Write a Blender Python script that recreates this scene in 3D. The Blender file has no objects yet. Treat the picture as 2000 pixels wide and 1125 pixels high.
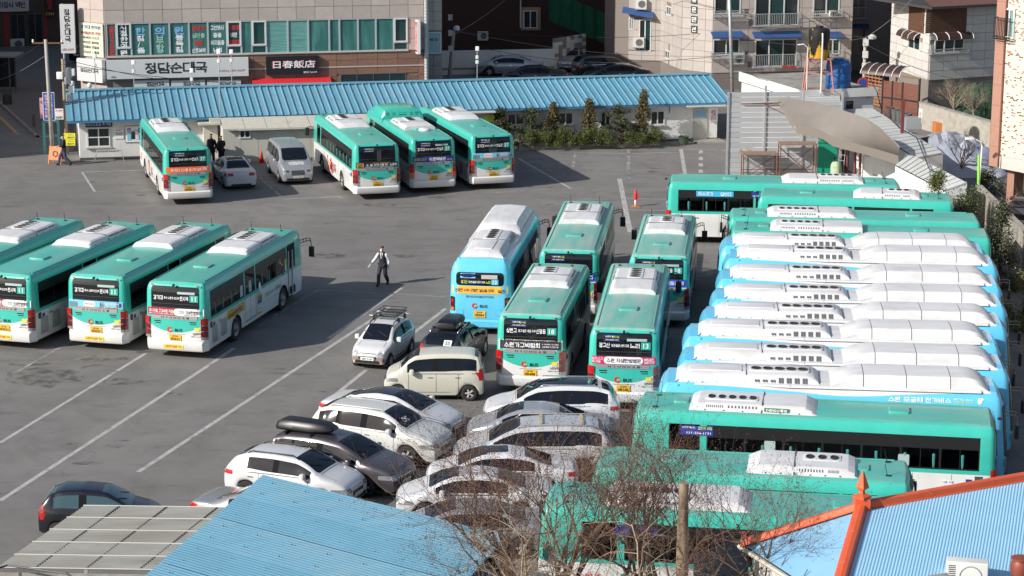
import bpy, bmesh, math, random
from mathutils import Vector, Matrix
from mathutils.bvhtree import BVHTree
R = math.radians
random.seed(7)
S = bpy.context.scene
COL = S.collection
# ---------------------------------------------------------------- camera, light, exposure
CAM_H, PITCH, FPX, ROLL = 22.0, R(13.0), 4400.0, R(0.2)
cd = bpy.data.cameras.new('camera'); cam = bpy.data.objects.new('camera', cd); COL.objects.link(cam)
cd.sensor_width = 36; cd.lens = 36 * FPX / 2000; cd.clip_start = 1; cd.clip_end = 3000
cam.matrix_world = Matrix.Translation((0, 0, CAM_H)) @ Matrix.Rotation(math.pi / 2 - PITCH, 4, 'X') @ Matrix.Rotation(ROLL, 4, 'Z')
S.camera = cam
SUN_AZ, SUN_EL = R(31), R(29.5)          # light travels towards +x turned 31 deg to +y
ld = Vector((math.cos(SUN_AZ) * math.cos(SUN_EL), math.sin(SUN_AZ) * math.cos(SUN_EL), -math.sin(SUN_EL)))
sd = bpy.data.lights.new('sun', 'SUN'); sun = bpy.data.objects.new('sun', sd); COL.objects.link(sun)
sd.energy = 4.6; sd.angle = R(0.5); sd.color = (1.0, 0.955, 0.89)
sun.rotation_mode = 'QUATERNION'; sun.rotation_quaternion = ld.to_track_quat('-Z', 'Y')
W_ = bpy.data.worlds.new('World'); S.world = W_; W_.use_nodes = True
wn = W_.node_tree.nodes; wl = W_.node_tree.links
sky = wn.new('ShaderNodeTexSky'); sky.sky_type = 'NISHITA'; sky.sun_disc = False
sky.sun_elevation = SUN_EL
sx, sy = -math.cos(SUN_AZ), -math.sin(SUN_AZ)
sky.sun_rotation = math.atan2(sx, sy)
sky.dust_density = 2.0
wn['Background'].inputs[1].default_value = 0.095
wl.new(sky.outputs[0], wn['Background'].inputs[0])
S.view_settings.view_transform = 'Standard'; S.view_settings.look = 'None'
S.view_settings.exposure = 0.30; S.view_settings.gamma = 1; S.view_settings.use_curve_mapping = False
S.cycles.max_bounces = 6; S.cycles.transparent_max_bounces = 10

def ray(u, v):
    a0, b0 = u - 1000, v - 562.5
    a = a0 * math.cos(ROLL) + b0 * math.sin(ROLL); b = -a0 * math.sin(ROLL) + b0 * math.cos(ROLL)
    return Vector((a, FPX * math.cos(PITCH) - b * math.sin(PITCH), -FPX * math.sin(PITCH) - b * math.cos(PITCH)))
def G(u, v, z=0.0):                       # a point of the photograph -> the point of the place at height z
    d = ray(u, v); t = (z - CAM_H) / d.z
    return Vector((d.x * t, d.y * t, z))
# ---------------------------------------------------------------- materials
MATS = {}
def lin(c):
    return tuple((x / 12.92 if x <= .04045 else ((x + .055) / 1.055) ** 2.4) for x in c)
def mat(name, col, rough=.6, metal=0., spec=.5, var=.0, vs=3., dirt=None, ds=1.5, dstr=(1, 1, 1), dlo=.5, dhi=.75, bump=0., bs=40., coat=0.):
    if name in MATS: return MATS[name]
    m = bpy.data.materials.new(name); m.use_nodes = True; MATS[name] = m
    n = m.node_tree.nodes; l = m.node_tree.links; p = n['Principled BSDF']
    p.inputs['Base Color'].default_value = (*col, 1); p.inputs['Roughness'].default_value = rough
    p.inputs['Metallic'].default_value = metal; p.inputs['Specular IOR Level'].default_value = spec
    if coat: p.inputs['Coat Weight'].default_value = coat; p.inputs['Coat Roughness'].default_value = .06
    if var or dirt or bump:
        tc = n.new('ShaderNodeTexCoord'); mp = n.new('ShaderNodeMapping'); mp.inputs['Scale'].default_value = dstr
        l.new(tc.outputs['Object'], mp.inputs[0])
        oi = n.new('ShaderNodeObjectInfo'); cb = n.new('ShaderNodeCombineXYZ')
        ml = n.new('ShaderNodeMath'); ml.operation = 'MULTIPLY'; ml.inputs[1].default_value = 37
        l.new(oi.outputs['Random'], ml.inputs[0]); l.new(ml.outputs[0], cb.inputs[0]); l.new(ml.outputs[0], cb.inputs[2])
        l.new(cb.outputs[0], mp.inputs['Location'])
        src = None
        rgb = n.new('ShaderNodeRGB'); rgb.outputs[0].default_value = (*col, 1); src = rgb.outputs[0]
        if var:
            nz = n.new('ShaderNodeTexNoise'); nz.inputs['Scale'].default_value = vs; nz.inputs['Detail'].default_value = 6
            l.new(mp.outputs[0], nz.inputs['Vector'])
            mr = n.new('ShaderNodeMapRange'); mr.inputs[1].default_value = .3; mr.inputs[2].default_value = .7
            mr.inputs[3].default_value = 1 - var; mr.inputs[4].default_value = 1 + var
            l.new(nz.outputs['Fac'], mr.inputs[0])
            mx = n.new('ShaderNodeMix'); mx.data_type = 'RGBA'; mx.blend_type = 'MULTIPLY'; mx.inputs[0].default_value = 1
            l.new(src, mx.inputs[6]); l.new(mr.outputs[0], mx.inputs[7]); src = mx.outputs[2]
        if dirt:
            nd = n.new('ShaderNodeTexNoise'); nd.inputs['Scale'].default_value = ds; nd.inputs['Detail'].default_value = 8; nd.inputs['Roughness'].default_value = .65
            l.new(mp.outputs[0], nd.inputs['Vector'])
            mr = n.new('ShaderNodeMapRange'); mr.inputs[1].default_value = dlo; mr.inputs[2].default_value = dhi
            l.new(nd.outputs['Fac'], mr.inputs[0])
            mx = n.new('ShaderNodeMix'); mx.data_type = 'RGBA'
            l.new(mr.outputs[0], mx.inputs[0]); l.new(src, mx.inputs[6]); mx.inputs[7].default_value = (*dirt, 1); src = mx.outputs[2]
        l.new(src, p.inputs['Base Color'])
        if bump:
            nb = n.new('ShaderNodeTexNoise'); nb.inputs['Scale'].default_value = bs; nb.inputs['Detail'].default_value = 5
            l.new(tc.outputs['Object'], nb.inputs['Vector'])
            bp = n.new('ShaderNodeBump'); bp.inputs['Strength'].default_value = bump; bp.inputs['Distance'].default_value = .02
            l.new(nb.outputs['Fac'], bp.inputs['Height']); l.new(bp.outputs[0], p.inputs['Normal'])
    return m
def glassmat(name, tint, trans=.25, rough=.03):
    m = bpy.data.materials.new(name); m.use_nodes = True; MATS[name] = m
    n = m.node_tree.nodes; l = m.node_tree.links; n.remove(n['Principled BSDF'])
    out = n['Material Output']
    tr = n.new('ShaderNodeBsdfTransparent'); tr.inputs[0].default_value = (tint[0] * trans, tint[1] * trans, tint[2] * trans, 1)
    gl = n.new('ShaderNodeBsdfGlossy'); gl.inputs['Roughness'].default_value = rough
    fr = n.new('ShaderNodeFresnel'); fr.inputs[0].default_value = 1.5
    mx = n.new('ShaderNodeMixShader'); l.new(fr.outputs[0], mx.inputs[0]); l.new(tr.outputs[0], mx.inputs[1]); l.new(gl.outputs[0], mx.inputs[2])
    l.new(mx.outputs[0], out.inputs[0]); return m
TEAL_C = (.045, .46, .375)
teal = mat('teal_paint', TEAL_C, .3, coat=.5, var=.05, vs=2)
teal_roof = mat('teal_roof_paint', (.065, .415, .34), .36, coat=.15, var=.08, vs=1.2, dirt=(.19, .38, .33), ds=1.3, dstr=(1.6, .35, 1), dlo=.40, dhi=.85)
teal_faded = mat('teal_roof_paint_faded', (.10, .41, .34), .45, var=.08, vs=1.2, dirt=(.31, .42, .37), ds=1.1, dstr=(2.2, .3, 1), dlo=.34, dhi=.66)
buswhite = mat('bus_white_paint', (.68, .68, .67), .35, coat=.3, var=.04, vs=2, dirt=(.45, .41, .36), ds=2.5, dstr=(1, 1, .5), dlo=.62, dhi=.95)
acwhite = mat('air_conditioner_white', (.62, .625, .635), .5, var=.05, vs=2, dirt=(.44, .42, .39), ds=1.6, dstr=(1.5, .5, 1), dlo=.48, dhi=.92)
blue = mat('sky_blue_paint', (.12, .52, .77), .28, coat=.5, var=.04, vs=2)
black = mat('black_plastic', (.012, .012, .013), .45)
rubber = mat('tyre_rubber', (.022, .022, .022), .85, var=.2, vs=8)
rimgrey = mat('wheel_steel', (.22, .22, .22), .45, metal=.4, var=.2, vs=6)
alloy = mat('alloy_silver', (.50, .50, .51), .35, metal=.25)
chrome = mat('chrome_trim', (.7, .7, .72), .18, metal=.9)
silverbar = mat('silver_bar', (.42, .43, .44), .35, metal=.5)
darkglass = mat('dark_window_glass', (.008, .010, .013), .06, spec=.6)
busglass = glassmat('bus_tinted_glass', (.55, .68, .66), .42)
redlens = mat('red_lens', (.42, .008, .008), .2, coat=.6)
darkred = mat('dark_red_lens', (.14, .006, .008), .2, coat=.6)
orangelens = mat('orange_lens', (.8, .18, .02), .2, coat=.5)
clearlens = mat('clear_lens', (.30, .31, .33), .12, metal=.3, coat=.8)
plate_y = mat('plate_yellow', (.72, .42, .02), .45, var=.06)
plate_w = mat('plate_white', (.72, .72, .70), .45)
ink = mat('black_ink', (.015, .015, .015), .6)
white_ink = mat('white_ink', (.78, .78, .78), .5)
interior = mat('dark_interior', (.03, .03, .032), .8)
seatm = mat('seat_teal', (.03, .22, .20), .7)
def C(r, g, b, rough=.6, **k): return mat('colour_%d_%d_%d' % (r, g, b), lin((r / 255, g / 255, b / 255)), rough, **k)
# ---------------------------------------------------------------- mesh building
class MB:
    def __init__(s): s.v = []; s.f = []; s.m = []
    def quad(s, pts, m=0):
        b = len(s.v); s.v += [tuple(p) for p in pts]; s.f.append(tuple(range(b, b + len(pts)))); s.m.append(m); return s
    def box(s, x0, y0, z0, x1, y1, z1, m=0, M=None):
        b = len(s.v); P = [(x0, y0, z0), (x1, y0, z0), (x1, y1, z0), (x0, y1, z0), (x0, y0, z1), (x1, y0, z1), (x1, y1, z1), (x0, y1, z1)]
        if M: P = [tuple(M @ Vector(p)) for p in P]
        s.v += P
        for f in ((0, 3, 2, 1), (4, 5, 6, 7), (0, 1, 5, 4), (1, 2, 6, 5), (2, 3, 7, 6), (3, 0, 4, 7)):
            s.f.append(tuple(b + i for i in f)); s.m.append(m)
        return s
    def tube(s, pts, r, n=6, m=0, cap=True):
        pts = [Vector(p) for p in pts]; rs = r if isinstance(r, (list, tuple)) else [r] * len(pts); rings = []
        for i, p in enumerate(pts):
            d = (pts[min(i + 1, len(pts) - 1)] - pts[max(i - 1, 0)])
            if d.length < 1e-9: d = Vector((0, 0, 1))
            d.normalize(); a = d.orthogonal().normalized() if abs(d.z) > .9 else d.cross(Vector((0, 0, 1))).normalized(); c = d.cross(a)
            b = len(s.v)
            for k in range(n):
                t = 2 * math.pi * k / n; s.v.append(tuple(p + (a * math.cos(t) + c * math.sin(t)) * rs[i]))
            rings.append(b)
        for i in range(len(rings) - 1):
            for k in range(n):
                s.f.append((rings[i] + k, rings[i] + (k + 1) % n, rings[i + 1] + (k + 1) % n, rings[i + 1] + k)); s.m.append(m)
        if cap and n > 2:
            s.f.append(tuple(rings[0] + k for k in reversed(range(n)))); s.m.append(m)
            s.f.append(tuple(rings[-1] + k for k in range(n))); s.m.append(m)
        return s
    def lathe(s, prof, c=(0, 0, 0), axis='z', n=16, m=0, caps=True):   # prof: (radius, height)
        rings = []
        for r, h in prof:
            b = len(s.v)
            for k in range(n):
                t = 2 * math.pi * k / n; x, y = r * math.cos(t), r * math.sin(t)
                p = {'z': (x, y, h), 'x': (h, x, y), 'y': (x, h, y)}[axis]
                s.v.append((p[0] + c[0], p[1] + c[1], p[2] + c[2]))
            rings.append(b)
        for i in range(len(rings) - 1):
            for k in range(n):
                s.f.append((rings[i] + k, rings[i] + (k + 1) % n, rings[i + 1] + (k + 1) % n, rings[i + 1] + k)); s.m.append(m)
        if caps:
            s.f.append(tuple(rings[0] + k for k in reversed(range(n)))); s.m.append(m)
            s.f.append(tuple(rings[-1] + k for k in range(n))); s.m.append(m)
        return s
    def grid(s, rows, m=0, fm=None, skip=None, close=False):
        b = len(s.v); nc = len(rows[0])
        for r in rows: s.v += [tuple(p) for p in r]
        for i in range(len(rows) - 1):
            for j in range(nc if close else nc - 1):
                if skip and skip(i, j): continue
                k = (j + 1) % nc
                s.f.append((b + i * nc + j, b + i * nc + k, b + (i + 1) * nc + k, b + (i + 1) * nc + j)); s.m.append(fm(i, j) if fm else m)
        return s
    def rbox(s, x0, y0, z0, x1, y1, z1, bev=.1, top=.1, m=0, n=3):   # plan-rounded box with a softened top
        def ring(z, d):
            o = []; r = max(bev - d, .01)
            for cx, cy, a0 in ((x1 - bev, y0 + bev, -90), (x1 - bev, y1 - bev, 0), (x0 + bev, y1 - bev, 90), (x0 + bev, y0 + bev, 180)):
                for k in range(n + 1):
                    a = R(a0 + 90 * k / n); o.append((cx + r * math.cos(a), cy + r * math.sin(a), z))
            return o
        rows = [ring(z0, 0)]
        for k in range(n + 1):
            a = math.pi / 2 * k / n; rows.append(ring(z1 - top + top * math.sin(a), min(top, bev * .95) * (1 - math.cos(a))))
        s.grid(rows, m, close=True); b = len(s.v); s.v += rows[-1]; s.f.append(tuple(range(b, b + len(rows[-1])))); s.m.append(m)
        return s
    def mesh(s, name, mats, smooth=False):
        me = bpy.data.meshes.new(name); me.from_pydata(s.v, [], s.f)
        for mm in mats: me.materials.append(mm)
        if len(mats) > 1: me.polygons.foreach_set('material_index', s.m)
        if smooth: me.polygons.foreach_set('use_smooth', [True] * len(me.polygons))
        me.update(); return me
def ob(name, me, parent=None, loc=None, rz=None, label=None):
    o = bpy.data.objects.new(name, me); COL.objects.link(o)
    if parent: o.parent = parent
    if loc is not None: o.location = loc
    if rz is not None: o.rotation_euler = (0, 0, rz)
    if label: o['label'] = label
    return o
JOINED = {'vent_slots', 'panel_seams', 'grille', 'window_frames', 'lettering', 'cover_joint', 'wiper', 'plate_lettering', 'antenna', 'window_lettering', 'grille_bar', 'window_lettering', 'soil'}
def part(name, mb, mats, parent, smooth=False, loc=None, label=None, fix=False):
    mats = mats if isinstance(mats, (list, tuple)) else [mats]
    me = mb.mesh(name, mats, smooth)
    if fix: fixn(me)
    if smooth == 'auto': autos(me)
    o = ob(name, me, parent, loc, label=label)
    if parent and name in JOINED: o['kind'] = 'stuff'
    return o
def fixn(me):
    b = bmesh.new(); b.from_mesh(me); bmesh.ops.remove_doubles(b, verts=b.verts, dist=1e-5); bmesh.ops.recalc_face_normals(b, faces=b.faces); b.to_mesh(me); b.free()
def autos(me, ang=35):
    b = bmesh.new(); b.from_mesh(me); bmesh.ops.remove_doubles(b, verts=b.verts, dist=1e-5); bmesh.ops.recalc_face_normals(b, faces=b.faces)
    for f in b.faces: f.smooth = True
    for e in b.edges: e.smooth = not (len(e.link_faces) == 2 and e.calc_face_angle(0) > R(ang))
    b.to_mesh(me); b.free()
def thing(name, label, cat, loc=(0, 0, 0), rz=0, group=None):
    o = bpy.data.objects.new(name, None); COL.objects.link(o); o.location = loc; o.rotation_euler = (0, 0, rz)
    o.empty_display_size = .1; o['label'] = label; o['category'] = cat
    if group: o['group'] = group
    return o
def tag(o, label, cat, group=None):
    o['label'] = label; o['category'] = cat
    if group: o['group'] = group
    return o
def struct(o, kind='structure'): o['kind'] = kind; return o
def dup(o, parent=None, memo=None):
    c = o.copy(); COL.objects.link(c)
    if parent: c.parent = parent
    for ch in KIDS.get(o.name, o.children): dup(ch, c)
    return c
KIDS = {}
# ---------------------------------------------------------------- text as meshes
TXT = {}
def circ(x0, y0, x1, y1, n=8): return [((x0 + x1) / 2 + (x1 - x0) / 2 * math.cos(2 * math.pi * k / n + .39), (y0 + y1) / 2 + (y1 - y0) / 2 * math.sin(2 * math.pi * k / n + .39)) for k in range(n + 1)]
L0_ = {
 'g': [[(0, 1), (1, 1), (.9, 0)]], 'n': [[(0, 1), (0, 0), (1, 0)]], 'd': [[(1, 1), (0, 1), (0, 0), (1, 0)]], 'r': [[(0, 1), (1, 1), (1, .5), (0, .5), (0, 0), (1, 0)]],
 'm': [[(.5, 0), (0, 0), (0, 1), (1, 1), (1, 0), (.5, 0)]], 'b': [[(0, 1), (0, 0), (1, 0), (1, 1)], [(0, .52), (1, .52)]], 's': [[(.5, 1), (.42, .55), (0, 0)], [(.48, .6), (1, 0)]],
 'o': [circ(0, 0, 1, 1)], 'j': [[(0, 1), (1, 1)], [(.55, .95), (.4, .45), (0, 0)], [(.45, .5), (1, 0)]], 'c': [[(.3, 1.05), (.7, 1.05)], [(0, .8), (1, .8)], [(.5, .75), (.4, .4), (0, 0)], [(.45, .45), (1, 0)]],
 'k': [[(0, 1), (1, 1), (.9, 0)], [(0, .5), (.92, .5)]], 't': [[(1, 1), (0, 1), (0, 0), (1, 0)], [(.05, .5), (1, .5)]], 'p': [[(0, 1), (1, 1)], [(0, 0), (1, 0)], [(.3, .95), (.3, .05)], [(.7, .95), (.7, .05)]],
 'h': [[(.3, 1.05), (.7, 1.05)], [(0, .78), (1, .78)], circ(.12, 0, .88, .58)]}
for k_, c_ in (('G', 'g'), ('D', 'd'), ('B', 'b'), ('S', 's'), ('J', 'j')): L0_[k_] = [[(x * .44, y) for x, y in p] for p in L0_[c_]] + [[(x * .44 + .56, y) for x, y in p] for p in L0_[c_]]
LEAD = 'g G n d D r m b B s S o j J c k t p h'.split()
TAIL = ['', 'g', 'G', 'gs', 'n', 'nj', 'nh', 'd', 'r', 'rg', 'rm', 'rb', 'rs', 'rt', 'rp', 'rh', 'm', 'b', 'bs', 's', 'S', 'o', 'j', 'c', 'k', 't', 'p', 'h']
# vowels: (kind, vertical stem ticks, second stem, horizontal bar ticks)  kind v = right of the lead, h = below, m = both
VOW = [('v', 'r1', 0), ('v', 'r1', 1), ('v', 'r2', 0), ('v', 'r2', 1), ('v', 'l1', 0), ('v', 'l1', 1), ('v', 'l2', 0), ('v', 'l2', 1), ('h', 'u1', 0), ('m', 'u1r1', 0), ('m', 'u1r1', 1), ('m', 'u1', 0), ('h', 'u2', 0),
       ('h', 'd1', 0), ('m', 'd1l1', 0), ('m', 'd1l1', 1), ('m', 'd1', 0), ('h', 'd2', 0), ('h', '', 0), ('m', '', 0), ('v', '', 0)]
def strokes(ch):
    """a Hangul syllable as pen strokes in a unit square"""
    c = ord(ch) - 0xAC00; l, v, t = c // 588, c % 588 // 28, c % 28; kind, tk, second = VOW[v]; P = []
    b0 = .36 if t else 0
    def put(k, x0, y0, x1, y1):
        for p in L0_[k]: P.append([(x0 + x * (x1 - x0), y0 + y * (y1 - y0)) for x, y in p])
    if kind == 'v': put(LEAD[l], .04, b0 + .14 if not t else b0 + .08, .50, .92)
    elif kind == 'h': put(LEAD[l], .16, b0 + (.42 if not t else .28), .84, .95)
    else: put(LEAD[l], .06, b0 + (.42 if not t else .28), .56, .95)
    if kind in 'vm':
        xs = .74 if second else .80; P.append([(xs, b0 + .04), (xs, 1)])
        if second: P.append([(.93, b0 + .04), (.93, 1)])
        ym = b0 + (1 - b0) * (.52 if kind == 'v' else .62)
        d = (.90 if second else .97) if 'r' in tk else (.56 if kind == 'v' else .62)
        n = '2' in tk[-1:] if ('r' in tk or 'l' in tk) else None
        if 'r' in tk or 'l' in tk:
            for y in ((ym - .09, ym + .11) if tk[-1] == '2' else (ym,)): P.append([(xs + (.03 if d > xs else -.03), y), (d, y)])
    if kind in 'hm':
        yb = b0 + (.16 if not t else .12); x1 = .97 if kind == 'h' else .64; P.append([(.03, yb), (x1, yb)]); xm = (.03 + x1) / 2
        two = tk[:2] in ('u2', 'd2'); up = tk[:1] == 'u'
        if tk[:1] in ('u', 'd'):
            for x in ((xm - .14, xm + .14) if two else (xm,)): P.append([(x, yb + (.03 if up else -.03)), (x, yb + (.17 if up else -.17) * (1 if not t else .8))])
    if t:
        cs = TAIL[t]; w = .76 / len(cs)
        for k, q in enumerate(cs): put(q, .14 + k * w, .02, .14 + (k + 1) * w - (.06 if len(cs) > 1 else 0), .29)
    return P
def pen(P, th, V, F, ox, oy, z0):
    for n, p in enumerate(P):
        m = len(p); closed = p[0] == p[-1] or (abs(p[0][0] - p[-1][0]) + abs(p[0][1] - p[-1][1])) < 1e-6; L = []; z = z0 + .0015 * n
        for i in range(m):
            a = p[i - 1] if i else (p[-2] if closed else None); c = p[i + 1] if i < m - 1 else (p[1] if closed else None); q = p[i]
            d1 = ((q[0] - a[0]), (q[1] - a[1])) if a else None; d2 = ((c[0] - q[0]), (c[1] - q[1])) if c else None
            nrm = []
            for d in (d1, d2):
                if d: l = math.hypot(*d) or 1; nrm.append((-d[1] / l, d[0] / l))
            nx = (nrm[0][0] + nrm[-1][0]) / 2; ny = (nrm[0][1] + nrm[-1][1]) / 2; l2 = max(nx * nx + ny * ny, .3); nx, ny = nx / l2, ny / l2
            e = (0, 0)
            if not a: l = math.hypot(*d2); e = (-d2[0] / l * th * .5, -d2[1] / l * th * .5)
            if not c: l = math.hypot(*d1); e = (d1[0] / l * th * .5, d1[1] / l * th * .5)
            L.append((q[0] + e[0] + nx * th / 2, q[1] + e[1] + ny * th / 2)); L.append((q[0] + e[0] - nx * th / 2, q[1] + e[1] - ny * th / 2))
        b = len(V); V += [(x + ox, y + oy, z) for x, y in L]
        for i in range(m - 1): F.append((b + 2 * i + 1, b + 2 * i + 3, b + 2 * i + 2, b + 2 * i))
def latin(s):
    if s not in TXT:
        c = bpy.data.curves.new('t', 'FONT'); c.body = s; c.size = 1.3; c.resolution_u = 1 if len(s) > 4 else 2; c.offset = .02
        o = bpy.data.objects.new('t', c); me = bpy.data.meshes.new_from_object(o)
        TXT[s] = ([(v.co.x, v.co.y) for v in me.vertices], [tuple(p.vertices) for p in me.polygons])
        bpy.data.objects.remove(o); bpy.data.curves.remove(c); bpy.data.meshes.remove(me)
    return TXT[s]
def text2d(s, w, h, keep=False, bold=.02, brush=0):
    """lettering s fitted into w x h, centred on 0 -> (verts2d, faces)"""
    V, F = [], []; th = .115 + bold * 1.2
    for r, ln in enumerate(s.split('\n')):
        x = 0; i = 0
        while i < len(ln):
            ch = ln[i]
            if 0xAC00 <= ord(ch) <= 0xD7A3:
                P = strokes(ch)
                if brush: P = [[(a + brush * math.sin(7 * b + k), b + brush * math.sin(5 * a + 2 * k)) for a, b in p] for k, p in enumerate(P)]
                pen(P, th, V, F, x, -1.2 * r, 0); x += 1.10; i += 1
            elif ch == ' ': x += .4; i += 1
            elif ch == '·': pen([[(.1, .5), (.22, .5)]], .12, V, F, x, -1.2 * r, 0); x += .36; i += 1
            else:
                j = i
                while j < len(ln) and not (0xAC00 <= ord(ln[j]) <= 0xD7A3) and ln[j] not in ' ·': j += 1
                g, f = latin(ln[i:j]); b = len(V)
                if g:
                    gx = min(p[0] for p in g); V += [(x + p[0] - gx, p[1] - 1.2 * r, 0) for p in g]; F += [tuple(b + q for q in t) for t in f]; x += max(p[0] for p in g) - gx + .1
                i = j
    if not V: return [], []
    x0 = min(p[0] for p in V); x1 = max(p[0] for p in V); y0 = min(p[1] for p in V); y1 = max(p[1] for p in V)
    fx = w / max(x1 - x0, 1e-6); fy = h / max(y1 - y0, 1e-6)
    if keep: fx = fy = min(fx, fy)
    return [((p[0] - (x0 + x1) / 2) * fx, (p[1] - (y0 + y1) / 2) * fy, p[2]) for p in V], F
def rrect(a0, b0, a1, b1, r=0, n=3, nx=1, ny=1):
    """flat rounded rectangle -> (verts2d, faces) in nx columns and ny rows"""
    V = []; F = []
    if r > 0:
        cols = [r * (1 - math.cos(math.pi / 2 * k / n)) for k in range(n + 1)]
        xs = [a0 + c for c in cols] + [a0 + r + (a1 - a0 - 2 * r) * k / nx for k in range(1, nx)] + [a1 - c for c in reversed(cols)]
    else: xs = [a0 + (a1 - a0) * k / nx for k in range(nx + 1)]
    for x in xs:
        d = min(x - a0, a1 - x); q = 0
        if r > 0 and d < r: q = r - math.sqrt(max(r * r - (r - d) ** 2, 0))
        for j in range(ny + 1): V.append((x, b0 + q + (b1 - b0 - 2 * q) * j / ny))
    m = ny + 1
    for i in range(len(xs) - 1):
        for j in range(ny): F.append((m * i + j, m * i + m + j, m * i + m + j + 1, m * i + j + 1))
    return V, F
def disc(ca, cb, ra, rb=None, n=12):
    rb = rb or ra
    return [(ca + ra * math.cos(2 * math.pi * k / n), cb + rb * math.sin(2 * math.pi * k / n)) for k in range(n)], [tuple(range(n))]
def shift(vf, a, b): return [(p[0] + a, p[1] + b) + tuple(p[2:]) for p in vf[0]], vf[1]
BUS_BODIES = []
def stick(bvh, vf, side, off, name, m, parent, th=0, smooth=False, label=None, fallback=None):
    """lay a flat shape (a, b) onto the surface of a body, seen from one side"""
    out = []; V, F = vf
    for q in V:
        a, b = q[0], q[1]; c = q[2] if len(q) > 2 else 0
        o, d = {'rear': ((a, -6, b), (0, 1, 0)), 'front': ((-a, 30, b), (0, -1, 0)), 'right': ((6, a, b), (-1, 0, 0)), 'left': ((-6, -a, b), (1, 0, 0)), 'top': ((a, b, 9), (0, 0, -1))}[side]
        o = Vector(o); d = Vector(d); h = bvh.ray_cast(o, d) if bvh else (None,)
        if h[0] is None:
            nr = bvh.find_nearest(o + d * (4 if side != 'front' else 26)); p = nr[0] - d * off
        else: p = h[0] - d * (off + c)
        if side in ('left', 'right') and bvh in BUS_BODIES and (h[0] is None or (p.x if side == 'right' else -p.x) < 1.16):
            p = Vector(((1 if side == 'right' else -1) * (1.238 - .035 * (b - 1.58) + off * .5 + c), o.y, b))
        out.append(p)
    mb = MB(); mb.v = [tuple(p) for p in out]; mb.f = list(F); mb.m = [0] * len(F)
    return part(name, mb, m, parent, smooth, label=label)
def flat(vf, y, name, m, parent, axis='y', flip=False, label=None):
    """flat shape (a, b) standing at local y (facing -y), or lying (axis z)"""
    mb = MB()
    mb.v = [((q[0], y - (q[2] if len(q) > 2 else 0), q[1]) if axis == 'y' else (q[0], q[1], y + (q[2] if len(q) > 2 else 0)) if axis == 'z' else (y, q[0] if not flip else -q[0], q[1])) for q in vf[0]]
    mb.f = list(vf[1]); mb.m = [0] * len(mb.f)
    return part(name, mb, m, parent, label=label)
# ---------------------------------------------------------------- ground
def asphalt_mat():
    m = bpy.data.materials.new('worn_asphalt'); m.use_nodes = True
    n = m.node_tree.nodes; l = m.node_tree.links; p = n['Principled BSDF']; p.inputs['Roughness'].default_value = .85
    tc = n.new('ShaderNodeTexCoord')
    def noise(sc, det, rough=.6, dist=0, scale=(1, 1, 1)):
        mp = n.new('ShaderNodeMapping'); mp.inputs['Scale'].default_value = scale; l.new(tc.outputs['Object'], mp.inputs[0])
        a = n.new('ShaderNodeTexNoise'); a.inputs['Scale'].default_value = sc; a.inputs['Detail'].default_value = det; a.inputs['Roughness'].default_value = rough; a.inputs['Distortion'].default_value = dist
        l.new(mp.outputs[0], a.inputs['Vector']); return a.outputs['Fac']
    def rng(f, a, b, c, d):
        r = n.new('ShaderNodeMapRange'); r.inputs[1].default_value = a; r.inputs[2].default_value = b; r.inputs[3].default_value = c; r.inputs[4].default_value = d; l.new(f, r.inputs[0]); return r.outputs[0]
    def mix(f, A, B, mode='MIX'):
        x = n.new('ShaderNodeMix'); x.data_type = 'RGBA'; x.blend_type = mode
        if isinstance(f, float): x.inputs[0].default_value = f
        else: l.new(f, x.inputs[0])
        for i, q in ((6, A), (7, B)):
            if isinstance(q, tuple): x.inputs[i].default_value = (*q, 1)
            else: l.new(q, x.inputs[i])
        return x.outputs[2]
    c = mix(rng(noise(.11, 5), .35, .65, 0, 1), (.158, .152, .145), (.196, .188, .179))
    c = mix(rng(noise(.5, 8, .7, .4), .45, .75, 0, 1), c, (.122, .116, .109))
    c = mix(rng(noise(1.3, 6, .6, 0, (.25, 1, 1)), .57, .70, 0, .6), c, (.085, .080, .076))      # oil and tyre marks
    c = mix(rng(noise(.8, 3, .5), .68, .74, 0, .75), c, (.06, .058, .055))
    c = mix(rng(noise(.33, 4, .55), .70, .80, 0, .6), c, (.27, .245, .215))
    c = mix(rng(noise(2.5, 2, .5), .76, .78, 0, .5), c, (.06, .055, .05))
    c = mix(rng(noise(60, 3, .8), .3, .7, .80, 1.2), c, c)
    x = n.new('ShaderNodeMix'); x.data_type = 'RGBA'; x.blend_type = 'MULTIPLY'; x.inputs[0].default_value = 1
    l.new(c, x.inputs[6]); l.new(rng(noise(28, 4, .8), .3, .7, .87, 1.13), x.inputs[7]); c = x.outputs[2]
    vo = n.new('ShaderNodeTexVoronoi'); vo.feature = 'DISTANCE_TO_EDGE'; vo.inputs['Scale'].default_value = .11
    mp = n.new('ShaderNodeVectorMath'); mp.operation = 'ADD'; nz = n.new('ShaderNodeTexNoise'); nz.inputs['Scale'].default_value = .6; nz.inputs['Detail'].default_value = 6
    l.new(tc.outputs['Object'], nz.inputs['Vector'])
    sc = n.new('ShaderNodeVectorMath'); sc.operation = 'SCALE'; sc.inputs['Scale'].default_value = 2.4; l.new(nz.outputs['Color'], sc.inputs[0])
    l.new(tc.outputs['Object'], mp.inputs[0]); l.new(sc.outputs[0], mp.inputs[1]); l.new(mp.outputs[0], vo.inputs['Vector'])
    c = mix(rng(vo.outputs['Distance'], .0, .004, .35, 0), c, (.07, .067, .063))
    l.new(c, p.inputs['Base Color'])
    bp = n.new('ShaderNodeBump'); bp.inputs['Strength'].default_value = .35; bp.inputs['Distance'].default_value = .01
    l.new(noise(70, 4, .8), bp.inputs['Height']); l.new(bp.outputs[0], p.inputs['Normal'])
    return m
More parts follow.
